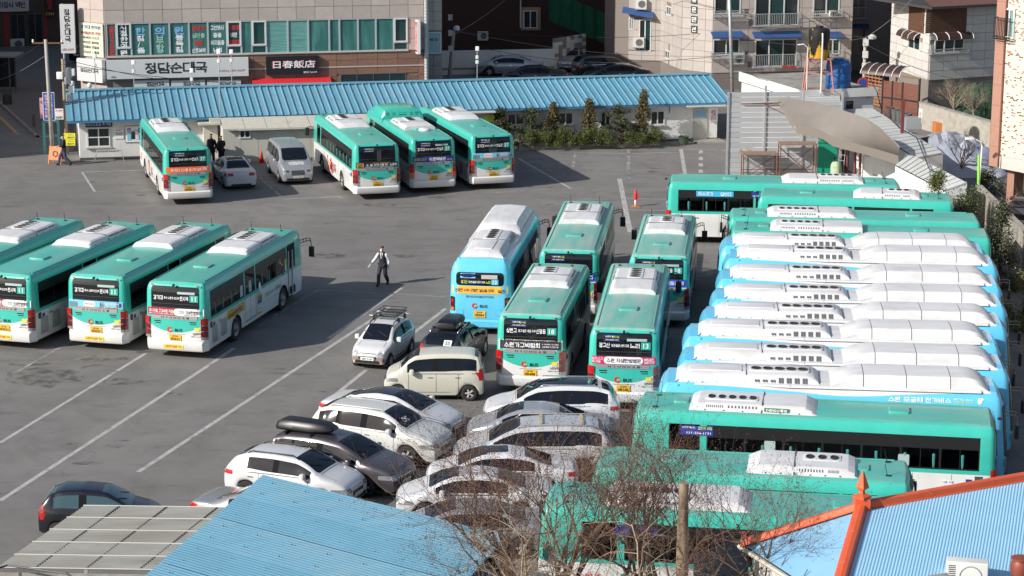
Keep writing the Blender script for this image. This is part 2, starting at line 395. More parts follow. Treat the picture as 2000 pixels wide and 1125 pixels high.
asphalt = asphalt_mat()
mb = MB().quad([(-900, -300, 0), (900, -300, 0), (900, 1500, 0), (-900, 1500, 0)])
struct(part('ground', mb, asphalt, None))
paint = mat('worn_white_road_paint', (.40, .39, .375), .7, var=.12, vs=3, dirt=(.17, .16, .15), ds=2.2, dlo=.52, dhi=.72)
paint2 = mat('very_worn_road_paint', (.36, .35, .34), .7, var=.12, vs=3, dirt=(.16, .152, .142), ds=1.6, dlo=.36, dhi=.58)
yellowp = mat('yellow_road_paint', (.45, .30, .08), .7, dirt=(.17, .16, .15), ds=2)
def line(pts, w=.13, m=paint, name='painted_line', z=.004):
    mb = MB()
    for a, b in zip(pts[:-1], pts[1:]):
        a = G(*a); b = G(*b); d = (b - a).normalized(); q = Vector((-d.y, d.x, 0)) * w / 2
        n = 1
        for k in range(n):
            p0 = a + (b - a) * k / n; p1 = a + (b - a) * (k + 1) / n
            mb.quad([(p0 - q).to_tuple()[:2] + (z,), (p1 - q).to_tuple()[:2] + (z,), (p1 + q).to_tuple()[:2] + (z,), (p0 + q).to_tuple()[:2] + (z,)])
    return struct(part(name, mb, m, None))
line([(0, 978), (395, 722), (457, 680)], .17); line([(270, 922), (745, 612), (760, 600)], .17)
line([(0, 865), (285, 690)], .15); line([(30, 728), (160, 655)], .13, paint2)
line([(640, 783), (716, 722)], .17); line([(735, 706), (870, 603)], .17); line([(765, 805), (812, 772)], .15)
line([(585, 587), (622, 567), (760, 573), (872, 580)], .09, paint2)
line([(640, 662), (785, 562)], .15); line([(583, 588), (500, 640)], .12, paint2)
line([(160, 336), (185, 374)], .13); line([(160, 336), (290, 332)], .1); line([(185, 374), (300, 371)], .1, paint2)
line([(505, 345), (555, 389)], .13, paint2); line([(555, 389), (660, 384), (668, 386)], .1)
line([(1012, 309), (1116, 369)], .13); line([(1116, 369), (1000, 373), (930, 381)], .09, paint2)
line([(1125, 297), (1118, 332)], .18, paint2); line([(1125, 298), (1228, 300), (1330, 297)], .1); line([(1228, 293), (1227, 349), (1217, 349)], .22, paint2)
line([(1330, 291), (1339, 345)], .22); line([(1210, 349), (1231, 454)], .26); line([(1228, 343), (1336, 345)], .08, paint2)
line([(1335, 291), (1420, 294)], .09); line([(1340, 341), (1420, 343)], .09)
for k in range(5): line([(1368.5, 294 + 12.5 * k), (1369, 300 + 12.5 * k)], .24, paint, 'painted_dash')
line([(1223, 388), (1304, 389)], .09); line([(1226, 410), (1303, 411)], .09); line([(1229, 418), (1300, 420)], .09, paint2); line([(1232, 451), (1300, 453)], .09, paint2)
for v in (481, 508, 539, 573, 605): line([(1362, v), (1410, v + 1.5)], .08, paint2)
line([(1040, 303), (1115, 305)], .09, paint2)
oil = mat('oil_stain', (.075, .07, .066), .6, dirt=(.17, .16, .147), ds=2.2, dlo=.42, dhi=.55)
mb = MB()
rs = random.Random(3)
for (u, v, ra, rb) in ((645, 500, 1, .7), (1020, 323, 1.1, 1.), (785, 500, .5, .5), (90, 735, 1.6, 1.4), (400, 640, 1.2, .6), (60, 30, .1, .1), (1110, 340, .5, .4), (1275, 335, .4, .3), (170, 905, .6, .2), (200, 700, 1.2, .5), (60, 710, .9, .4), (350, 385, .9, .5), (860, 385, .8, .4), (740, 400, 1., .4), (330, 770, .5, .3), (560, 720, .5, .2), (500, 610, .9, .4), (620, 900, .4, .15), (240, 860, .3, .1), (1385, 530, .4, .8), (230, 745, .9, .5), (1390, 600, .3, .9)):
    c = G(u, v); b = len(mb.v)
    mb.v += [(c.x + ra * math.cos(t / 14 * 6.283) * rs.uniform(.75, 1.1), c.y + rb * math.sin(t / 14 * 6.283) * rs.uniform(.75, 1.1), .002) for t in range(14)]
    mb.f.append(tuple(range(b, b + 14))); mb.m.append(0)
struct(part('oil_patches', mb, oil, None))
# ---------------------------------------------------------------- buses
BW = 2.49
def bow(x, y, z, L, front):
    t = max(0, 1 - (2 * x / BW) ** 2); r = .3
    if y < r: return y - .06 * t * (1 - y / r) + .015 * max(0, z - 1.0) * (1 - y / r)
    if y > L - r: k = 1 - (L - y) / r; return y + .16 * t * k - .05 * max(0, z - 1.0) * k
    return y
def bus_shell(L, kind, wheels, elec=False, faded=False):
    r0 = .22 if not elec else .34
    arch_r = .56
    ys = set([r0, L - r0]); wins = []
    for yc in wheels:
        for k in range(9): ys.add(yc + arch_r * math.cos(math.pi * k / 8))
    # side windows: (side, y0, y1)
    for w in WINDOWS[kind](L): ys.add(w[1]); ys.add(w[2]); wins.append(w)
    ys = sorted(y for y in ys if r0 <= y <= L - r0)
    yy = [ys[0]]
    for y in ys[1:]:
        if y - yy[-1] > .02: yy.append(y)
    ys = yy
    NX, NA = 8, 4
    if elec: LV = [(.33, .03), (.75, 0), (1.12, 0), (1.22, .0), (2.45, .05), (2.68, .10), (2.86, .18), (2.98, .30), (3.03, .33)]
    else: LV = [(.36, .03), (.82, 0), (1.46, 0), (1.58, .0), (2.60, .035), (2.70, .055), (2.80, .09), (2.89, .14), (2.94, .21)]
    def ring(li):
        z, d = LV[li]; hw = BW / 2; o = []; r = max(r0 - d, .004)
        def pt(x, y, zz=z): return (x, bow(x, y, zz, L, True), zz)
        for k in range(NX): o.append(pt(-(hw - r0) + 2 * (hw - r0) * k / NX, d))          # rear face
        for k in range(NA): a = R(-90 + 90 * k / NA); o.append(pt(hw - r0 + r * math.cos(a), r0 + r * math.sin(a)))
        for y in ys[:-1]:
            zz = z
            if li == 0:
                for yc in wheels:
                    if abs(y - yc) < arch_r - 1e-4: zz = max(zz, .5 + math.sqrt(arch_r ** 2 - (y - yc) ** 2))
            if li == 1:
                for yc in wheels:
                    if abs(y - yc) < arch_r - 1e-4: zz = max(zz, .5 + math.sqrt(arch_r ** 2 - (y - yc) ** 2) + .03)
            o.append(pt(hw - d, y, zz))
        for k in range(NA): a = R(90 * k / NA); o.append(pt(hw - r0 + r * math.cos(a), L - r0 + r * math.sin(a)))
        for k in range(NX): o.append(pt((hw - r0) - 2 * (hw - r0) * k / NX, L - d))
        for k in range(NA): a = R(90 + 90 * k / NA); o.append(pt(-(hw - r0) + r * math.cos(a), L - r0 + r * math.sin(a)))
        for y in reversed(ys[1:]):
            zz = z
            if li < 2:
                for yc in wheels:
                    if abs(y - yc) < arch_r - 1e-4: zz = max(zz, .5 + math.sqrt(arch_r ** 2 - (y - yc) ** 2) + (.03 if li else 0))
            o.append(pt(-(hw - d), y, zz))
        for k in range(NA): a = R(180 + 90 * k / NA); o.append(pt(-(hw - r0) + r * math.cos(a), r0 + r * math.sin(a)))
        return o
    rows = [ring(i) for i in range(len(LV))]
    N = len(rows[0]); ns = len(ys) - 1
    iR = NX + NA; iL = NX + NA + ns + NA + NX + NA
    openw = set()
    for side, y0, y1 in wins:
        for k in range(ns):
            ym = (ys[k] + ys[k + 1]) / 2
            if y0 < ym < y1: openw.add(iR + k if side > 0 else iL + (ns - 1 - k))
    def fm(i, j):
        if elec: return 0
        rearside = (j < iR or j >= iL + ns)
        if i >= 3: return 1 if i >= 7 else 0
        if i == 2:
            return 0
        return 2
    mb = MB(); mb.grid(rows, fm=fm, skip=lambda i, j: i == 3 and j in openw, close=True)
    # roof cap rows, left to right
    top = rows[-1]; pairs = []
    rear = [top[N - k] if k else top[0] for k in range(0, NA + 1)]
    # index walk: right side from rear corner to front corner
    right = [NX + k for k in range(NA + ns + NA + 1)]
    left = [(N - k) % N for k in range(NA + ns + NA + 1)]
    cap = []; hw2 = BW / 2 - r0
    for a, b in zip(left, right):
        A = Vector(top[a]); B = Vector(top[b]); row = []
        for k in range(NX + 1):
            t = k / NX; p = A.lerp(B, t); yb = (A.y + B.y) / 2
            p.z = A.z + .055 * (1 - (2 * t - 1) ** 2) * min(1, max(0, yb) / .6, max(0, L - yb) / .6)
            row.append(p)
        cap.append(row)
    for k in range(NX + 1): cap[0][k] = Vector(top[k]); cap[-1][NX - k] = Vector(top[NX + NA + ns + NA + k])
    mb.grid(cap, m=1 if not elec else 0)
    me = mb.mesh('body', ([teal, teal_faded if faded else teal_roof, buswhite] if not elec else [blue]), True)
    autos(me, 40)
    return me, ys
WINDOWS = {
 'std': lambda L: [(1, .50, 4.05), (1, 4.15, 5.25), (1, 5.35, L - 2.0), (1, L - 1.9, L - .95), (-1, .50, L - 2.3), (-1, L - 2.1, L - 1.15)],
 'mini': lambda L: [(1, .50, 3.2), (1, 3.3, 4.3), (1, 4.4, L - 2.0), (1, L - 1.9, L - .95), (-1, .50, L - 2.3), (-1, L - 2.1, L - 1.15)],
 'elec': lambda L: [(1, 1.2, 4.6), (1, 4.7, 6.0), (1, 6.1, L - 2.0), (-1, 1.2, L - 2.3), (-1, L - 2.2, L - 1.0)],
}
def fan_mesh():
    mb = MB(); mb.lathe([(.20, 0), (.20, .02), (.17, .025), (.165, .006)], n=16, m=0, caps=False)
    mb.quad([(.168 * math.cos(2 * math.pi * k / 16), .168 * math.sin(2 * math.pi * k / 16), .008) for k in range(16)], 1)
    mb.lathe([(.05, .008), (.05, .02), (.0, .022)], n=8, m=2, caps=False)
    for k in range(6):
        a = k * math.pi / 3; c, s = math.cos(a), math.sin(a)
        mb.quad([(.05 * c, .05 * s, .012), (.16 * c, .16 * s, .012), (.16 * math.cos(a + .35), .16 * math.sin(a + .35), .018), (.05 * math.cos(a + .5), .05 * math.sin(a + .5), .018)], 2)
    return mb.mesh('fan', [mat('fan_ring', (.05, .05, .05), .6), mat('fan_dark', (.006, .006, .006), .9), mat('fan_blade', (.035, .035, .035), .5)])
FAN = fan_mesh()
def slot_mb(mb, x, y0, y1, z0, z1, n, nx, m=0):
    for k in range(n):
        a = y0 + (y1 - y0) * (k + .2) / n; b = y0 + (y1 - y0) * (k + .7) / n
        mb.quad([(x, a, z0), (x, b, z0), (x - nx, b, z1), (x - nx, a, z1)] if nx > 0 else [(x, b, z0), (x, a, z0), (x - nx, a, z1), (x - nx, b, z1)], m)
def ac_unit(parent, kind, y0, y1, nf, split=.43, zb=2.95):
    """roof air conditioner from y0 (rear) to y1; kinds: taper, boxy"""
    hb, ht, hz = .88, .74, .23
    er, ef = (.45, .40) if kind == 'taper' else ((.04, .35) if kind == 'boxy' else (.30, .25))
    def sec(y, s):   # s 0..1 height fraction
        z = zb + hz * s; t = hb - (hb - ht) * s
        rr = .07
        P = [(-hb * (1 - .1 * (1 - s)) , zb)]
        return [(-hb, y, zb), (-(hb - .03), y, zb + .10 * s), (-(ht + .04) if s > .3 else -ht, y, z - .05 * s), (-(ht - .05), y, z - .008), (0, y, z + .02), (ht - .05, y, z - .008), (ht + .04 if s > .3 else ht, y, z - .05 * s), (hb - .03, y, zb + .10 * s), (hb, y, zb)]
    rows = []
    for y, s in ((y0, .02), (y0 + er * .35, .55 if er > .1 else .9), (y0 + er * .8, .95), (y0 + er + .1, 1), (y1 - ef - .1, 1), (y1 - ef * .7, .93), (y1 - ef * .25, .6), (y1, .02)): rows.append(sec(y, s))
    mb = MB(); mb.grid(rows, 0)
    mb.quad(rows[0][::-1]); mb.quad(rows[-1])
    o = part('air_conditioner', mb, acwhite, parent, 'auto'); autos(o.data, 16)
    ys = y0 + (y1 - y0) * split
    mb = MB()
    hz_ = zb + hz + .024
    mb.box(-hb + .0, ys - .014, zb, hb, ys + .014, zb + .10); mb.box(-ht - .0, ys - .012, zb + .2, ht, ys + .012, hz_)
    for sgn in (1, -1):
        for a, b in ((ys + .12, (ys + y1) / 2 - .05), ((ys + y1) / 2 + .05, y1 - ef - .12)):
            x = sgn * (hb - .045 + .012)
            slot_mb(mb, x, a, b, zb + .115, zb + .175, 9, sgn * .06)
        for k in range(6): yk = y0 + er + .1 + (y1 - y0 - er - ef - .2) * k / 5; mb.box(sgn * hb - .012, yk - .02, zb + .03, sgn * hb + .012, yk + .02, zb + .055)
    part('vent_slots', mb, mat('slot_grey', (.10, .10, .10), .7), o)
    # rim line round the fans
    ya, yb = ys + .15, y1 - ef - .1; xc = -.12 if kind != 'boxy' else .0
    if nf == 3: ya = ys + .25
    dy = (yb - ya) / nf
    mb = MB().rbox(xc - .29, ya - .02, zb + hz - .02, xc + .29, yb + .02, zb + hz + .03, .1, .01)
    part('fan_housing', mb, acwhite, o, 'auto')
    for k in range(nf):
        f = ob('fan', FAN, o, (xc, ya + dy * (k + .5), zb + hz + .028)); sc = min(1, dy / .42); f.scale = (1.0, sc * .74, 1)
    return o
def bus_wheel(parent, x, y, s):
    mb = MB(); w = .28
    mb.lathe([(.30, -w / 2), (.44, -w / 2 + .0), (.49, -w / 2 + .05), (.49, w / 2 - .05), (.44, w / 2), (.30, w / 2)], axis='x', n=20, caps=False)
    o = part('wheel', mb, rubber, parent, 'auto', (x - s * .16, y, .49))
    mb = MB(); d = s * (w / 2 - .02)
    mb.lathe([(.30, d + s * .02), (.26, d - s * .03), (.12, d - s * .05), (.10, d + s * .06), (.0, d + s * .06)] if s > 0 else [(.30, d + s * .02), (.26, d - s * .03), (.12, d - s * .05), (.10, d + s * .06), (0.001, d + s * .06)], axis='x', n=16, caps=False)
    part('rim', mb, rimgrey, o, True)
    return o
def mirror(parent, L, s, big=True):
    mb = MB(); x = s * BW / 2
    if big:
        for dz in (0, .12): mb.tube([(x - s * .1, L - .05, 2.35 + dz), (x + s * .12, L + .22, 2.42 + dz), (x + s * .26, L + .28, 2.40 + dz), (x + s * .30, L + .28, 2.15)], .018, 5)
        for k in range(3): mb.box(x + s * (.0 + .1 * k) - .01, L + .10 + .08 * k, 2.38, x + s * (.0 + .1 * k) + .01, L + .12 + .08 * k, 2.54)
        h = (x + s * .30, L + .28, 1.95)
    else:
        mb.tube([(x, L - .25, 2.25), (x + s * .25, L + .1, 2.25), (x + s * .28, L + .12, 2.1)], .018, 5); h = (x + s * .3, L + .12, 1.95)
    o = part('mirror_arm', mb, black, parent)
    mb = MB().rbox(h[0] - .12, h[1] - .06, h[2] - .22, h[0] + .12, h[1] + .06, h[2] + .22, .05, .03); part('mirror', mb, black, o, 'auto')
RED = mat('banner_crimson', lin((.62, .10, .20)), .5); ORB = mat('banner_orange', lin((.95, .42, .14)), .5); AMB = mat('banner_amber', lin((.97, .70, .18)), .5)
NAVY = mat('banner_navy', lin((.17, .20, .52)), .5); MAG = mat('banner_magenta', lin((.75, .13, .38)), .5); SKYB = mat('banner_sky', lin((.45, .75, .90)), .5)
WHT = mat('banner_white', (.75, .75, .75), .5); BLK = mat('banner_black', (.02, .02, .02), .5); TEALB = mat('number_box_teal', (.02, .36, .28), .5); CYB = mat('number_box_blue', (.05, .40, .65), .5)
YEL = mat('yellow_print', (.75, .60, .06), .5); LIM = mat('lime_print', (.55, .65, .12), .5); DKB = mat('sticker_blue', lin((.16, .22, .55)), .5); REDP = mat('red_print', (.6, .03, .03), .5)
ROUTE = {'37': '경기대·동수원·수원역·고색·안녕초', '11': '경기대·화서·수원역·안산역·원시역', '18': '상현고·광교·법원·세류·고색·신명동', '13': '광교산·장안문·팔달문·수원역·구운동·노리'}
def banner(B, b, spec):
    """the advertisement board across the tail"""
    z0, z1, w = 1.70, 1.98, 1.12
    def st(vf, dy, nm, m): return stick(B, vf, 'rear', dy, nm, m, b)
    def T(s, x, z, w_, h_, m, bold=.01): st(shift(text2d(s, w_, h_, bold=bold), x, z), .030, 'lettering', m)
    zc = (z0 + z1) / 2
    if spec == 'crimson':
        st(rrect(-w, z0, w + .03, z1, 0, nx=8), .02, 'banner', WHT); st(rrect(-w, z0, .12, z1, 0, nx=6), .025, 'banner_panel', RED); st(rrect(-.05, z0 + .01, .5, z1 - .01, .12, nx=3), .027, 'banner_panel', WHT)
        T('추나요법 건강보험 적용', -.56, zc + .02, 1.0, .13, white_ink); T('체어! 디스크! 치료한방병원 자생!', -.56, z0 + .05, 1.0, .05, white_ink, .005)
        T('안산 자생한방병원', .62, zc + .01, .85, .12, BLK); T('진료문의 및 예약', .62, z0 + .05, .5, .045, BLK, .003)
    elif spec == 'magenta':
        st(rrect(-w, z0, w, z1, 0, nx=8), .02, 'banner', MAG); st(rrect(-.7, z0 + .01, .68, z1 - .01, .13, nx=6), .025, 'banner_panel', WHT)
        T('허리디스크\n추나요법', -.92, zc, .38, .2, white_ink); T('수원 자생한방병원', 0, zc, 1.2, .15, mat('plum_ink', (.04, .01, .05), .5)); T('MRI검진\n입원치료', .9, zc, .36, .2, white_ink)
    elif spec == 'orange':
        st(rrect(-w, z0, w, z1, 0, nx=8), .02, 'banner', ORB); T('백내장과 난시를 동시에! 알콘 토릭', .05, zc - .01, 1.85, .15, white_ink); T('TORIC', .85, z1 - .05, .3, .05, white_ink)
    elif spec == 'black':
        st(rrect(-w, z0, w, z1, 0, nx=8), .02, 'banner', BLK); st(rrect(-1.08, z0 + .03, -.72, z1 - .03, 0), .025, 'banner_panel', mat('gold_print', (.5, .30, .06), .5)); T('전문\n병원', -.9, zc, .26, .2, BLK)
        T('손, 팔, 어깨 아플 땐?', 0, zc, 1.15, .13, white_ink); T('수병원', .87, zc, .42, .14, white_ink); T('관절센터·척추센터·재활치료·물리치료', .1, z0 + .04, 1.5, .04, white_ink, 0); T('화서역 앞 수원병원 진료', .2, z1 - .04, .9, .04, YEL, 0)
    elif spec == 'navy':
        st(rrect(-w, z0, w, z1, 0, nx=8), .02, 'banner', NAVY); T('정형외과는', -.72, zc, .7, .14, LIM); T('이춘택병원', .22, zc, .9, .18, white_ink, .02); T('입니다.', .9, zc - .04, .3, .06, white_ink)
    elif spec == 'sky':
        st(rrect(-w, z0, w, z1, 0, nx=8), .02, 'banner', SKYB); st(rrect(-.5, z0 + .05, .0, z1 - .03, .1), .025, 'banner_panel', WHT); T('친절하게 안전하게', -.25, zc + .01, .4, .06, REDP)
        st(rrect(-w, z0, -.75, z0 + .2, .05), .026, 'banner_panel', mat('dull_blue_print', (.12, .2, .28), .5)); st(rrect(.2, z0 + .07, 1.05, z1 - .05, 0), .025, 'banner_panel', NAVY)
        T('민원상담 문의전화', .62, zc + .05, .75, .06, white_ink); T('버스정보 안내', .62, zc - .02, .7, .05, YEL); T('수원시 대중교통과', .5, z0 + .035, .9, .04, BLK, 0); st(rrect(-w, z0, w, z0 + .03, 0, nx=8), .0255, 'banner_panel', mat('ochre_print', (.45, .3, .12), .5))
    elif spec == 'amber':
        st(rrect(-w, z0 + .0, w, z1 + .02, 0, nx=8), .02, 'banner', AMB); T('선명한 시야 선명한 일상을 위해', -.22, zc, 1.55, .14, mat('indigo_ink', (.02, .02, .12), .5)); T('알콘', .87, zc - .02, .28, .13, mat('indigo_ink', (0, 0, 0)))
    elif spec == 'expo':
        st(rrect(-w - .03, z0 - .04, w + .03, z1 + .06, 0, nx=8), .018, 'banner', WHT); st(rrect(-w + .02, z0, w - .03, z1 + .02, 0, nx=8), .024, 'banner_panel', mat('charcoal_print', (.03, .03, .04), .5))
        T('수원가구박람회', -.3, zc + .01, 1.3, .19, white_ink, .02); T('6.18(목)~21(일)', .72, zc + .06, .6, .06, white_ink); T('수원메쎄·가구전시장', .72, zc - .03, .6, .06, white_ink)
        for k in range(22): st(rrect(-1.1 + k * .1, z1 + .025, -1.06 + k * .1, z1 + .05), .026, 'confetti', (REDP, YEL, TEALB, NAVY)[k % 4])
    elif spec == 'blue2':
        st(rrect(-.9, z0 - .02, w, z1 + .02, 0, nx=8), .02, 'banner', mat('banner_royal', lin((.18, .32, .72)), .5)); T('과녹동치과', .55, zc + .02, .95, .16, white_ink); st(rrect(-.9, z0 - .06, w, z0 - .02, 0, nx=8), .02, 'banner_panel', WHT)
def licence(B, b, num, side='rear', z=.80, x=0):
    stick(B, rrect(x - .235, z - .13, x + .235, z + .13, .02), side, .03, 'licence_plate', plate_y, b)
    stick(B, shift(text2d('경기70', .22, .06), x, z + .075), side, .036, 'plate_lettering', ink, b)
    stick(B, shift(text2d(num, .36, .11, bold=.01), x, z - .03), side, .036, 'plate_lettering', ink, b)
def gbus(B, b, z, x=0):
    V, F = [], []
    for k in range(11):
        a = R(40 + 290 * k / 10); V += [(x - .22 + .11 * math.cos(a), z + .11 * math.sin(a)), (x - .22 + .06 * math.cos(a), z + .06 * math.sin(a))]
        if k: F.append((2 * k - 2, 2 * k, 2 * k + 1, 2 * k - 1))
    stick(B, (V, F), 'rear', .026, 'emblem', REDP, b); stick(B, rrect(x - .22, z - .03, x - .11, z + .015), 'rear', .027, 'emblem', mat('gold_print2', (.65, .35, .05), .5), b)
    stick(B, shift(text2d('BUS', .30, .115, bold=.02), x + .14, z - .01), 'rear', .026, 'lettering', mat('graphite_ink', (.05, .05, .05), .5), b)
def std_tail(B, b, route, num, ad, company='수원여객', sticker=False, lit=False, strip=True, yellow=False):
    def st(vf, dy, nm, m, lab=None): return stick(B, vf, 'rear', dy, nm, m, b, label=lab)
    # rear screen
    o = st(rrect(-.97, 1.94, .97, 2.80, .09, nx=8, ny=8), .014, 'rear_window', darkglass)
    st(rrect(-.95, 2.0, .95, 2.03, nx=8), .02, 'window_bar', black); st(rrect(-.93, 2.14, .93, 2.155, nx=8), .02, 'window_bar', mat('bar_grey', (.05, .05, .05)))
    if route in ROUTE:
        t = ROUTE[route].split('·'); st(shift(text2d(t[0], .38, .17, bold=.02), -.68, 2.37), .02, 'lettering', white_ink)
        st(shift(text2d('·'.join(t[1:-1]), .62, .10, bold=.02), -.13, 2.37), .02, 'lettering', white_ink); st(shift(text2d(t[-1], .34, .17, bold=.02), .38, 2.37), .02, 'lettering', white_ink)
        st(rrect(.60, 2.24, .93, 2.50, nx=2), .018, 'number_box', TEALB); st(shift(text2d(route, .24, .18, keep=True), .765, 2.37), .024, 'lettering', white_ink)
    if strip: st(rrect(.10, 2.53, .80, 2.62, nx=3), .018, 'destination_strip', mat('pale_strip', (.35, .45, .45), .5))
    if sticker:
        st(rrect(-.72, 2.52, -.14, 2.73, nx=2), .018, 'window_sticker', DKB); st(shift(text2d('수원여객', .28, .05), -.52, 2.68), .022, 'lettering', white_ink); st(shift(text2d('운전자 모집', .25, .06), -.3, 2.67), .022, 'lettering', LIM); st(shift(text2d('031-2240-1531', .45, .05), -.42, 2.57), .022, 'lettering', white_ink)
    # roof lip, marker lamps, camera
    st(rrect(-1.03, 2.815, 1.03, 2.87, .01, nx=8), .05, 'roof_lip', teal)
    for s in (-1, 1): st(rrect(s * .93 - .06, 2.825, s * .93 + .06, 2.865, .01), .056, 'marker_lamp', darkred)
    part('rear_camera', MB().rbox(-.04, -.16, 2.86, .04, -.03, 2.93, .02, .02), black, b)
    banner(B, b, ad)
    st(rrect(-.94, 1.55, .90, 1.69, .02, nx=8), .022, 'name_bar', silverbar)
    for k, ch in enumerate('HYUNDAI'): st(shift(text2d(ch, .10, .075, bold=.01), -.5 + k * .17, 1.62), .03, 'lettering', mat('bar_ink', (.07, .07, .07), .5))
    # teal skirt with an arched lower edge over the white
    xs = [-1.06 + 2.12 * k / 14 for k in range(15)]; V = []; F = []
    for k, x in enumerate(xs): V += [(x, 1.04 + .30 * abs(x / 1.06) ** 2.2), (x, 1.56)]
    for k in range(14): F.append((2 * k, 2 * k + 2, 2 * k + 3, 2 * k + 1))
    st((V, F), .008, 'tail_skirt', teal)
    st(rrect(-1.06, 1.55, 1.06, 1.97, nx=8), .006, 'tail_panel', teal)
    for s in (-1, 1): st(rrect(s * .72 - .14, 1.44, s * .72 + .14, 1.48, .01), .016, 'tail_slot', black); st(rrect(s * .72 - .10, 1.37, s * .72 + .14, 1.40, .01), .016, 'tail_slot', black)
    gbus(B, b, 1.15); licence(B, b, num, z=.83)
    st(rrect(-.40, .98, .40, 1.0, nx=3), .02, 'plate_hood_shade', mat('shadow_grey', (.35, .35, .35)))  # flat strip, the shade above the plate painted in grey
    st(shift(text2d(company, .30, .10), .86, 1.03), .02, 'lettering', mat('graphite_ink', (0, 0, 0))); st(shift(text2d('차량문의 031-224-1531', .42, .045), .84, .92), .02, 'lettering', mat('graphite_ink', (0, 0, 0)))
    if sticker or yellow: st(rrect(.78, 1.12, .98, 1.26), .02, 'small_sticker', YEL)
    # bumper
    mb = MB(); rows = []
    for z, d in ((.34, .06), (.42, .12), (.66, .13), (.72, .06)):
        row = []
        for k in range(17):
            t = -1 + 2 * k / 16; x = t * (BW / 2 + .015)
            e = abs(t); y = -.05 * (1 - t * t) - d + (.30 * ((e - .86) / .14) ** 2 if e > .86 else 0)
            row.append((x, y, z))
        rows.append(row)
    mb.grid(rows); o = part('rear_bumper', mb, buswhite, b, 'auto')
    if yellow:
        mb = MB().quad([(-.45, -.185, .44), (.35, -.185, .44), (.35, -.185, .60), (-.45, -.185, .60)]); part('bumper_sticker', mb, YEL, b)
        mb = MB(); V, F = text2d('수원여객 함께 가요', .7, .09, bold=.02); mb.v = [(q[0] - .05, -.192 - q[2], q[1] + .52) for q in V]; mb.f = F; mb.m = [0] * len(F); part('lettering', mb, REDP, b)
    # tail lamps
    for s in (-1, 1):
        mb = MB()
        def P(t, z, o=.03):        # t 0..1 around the corner from face to side
            if t < .5: return (s * (1.04 + .10 * t / .5), -.035 - o + .04 * t / .5, z)
            return (s * (1.14 + (BW / 2 + .016 - 1.14) * min(1, (t - .5) / .25)), -.03 - o + .17 * ((t - .5) / .5) ** 1.2 + .05, z)
        for z0, z1, mi in ((.80, .90, 1), (.90, 1.14, 2 if not lit else 3), (1.14, 1.36, 2 if not lit else 0), (1.36, 1.64, 0)):
            rows = [[P(t / 4, z0) for t in range(5)], [P(t / 4, z1 - .012) for t in range(5)]]
            if s < 0: rows = [r[::-1] for r in rows]
            mb.grid(rows, mi)
        part('tail_lamp', mb, [redlens, clearlens, darkred, orangelens], b, True)
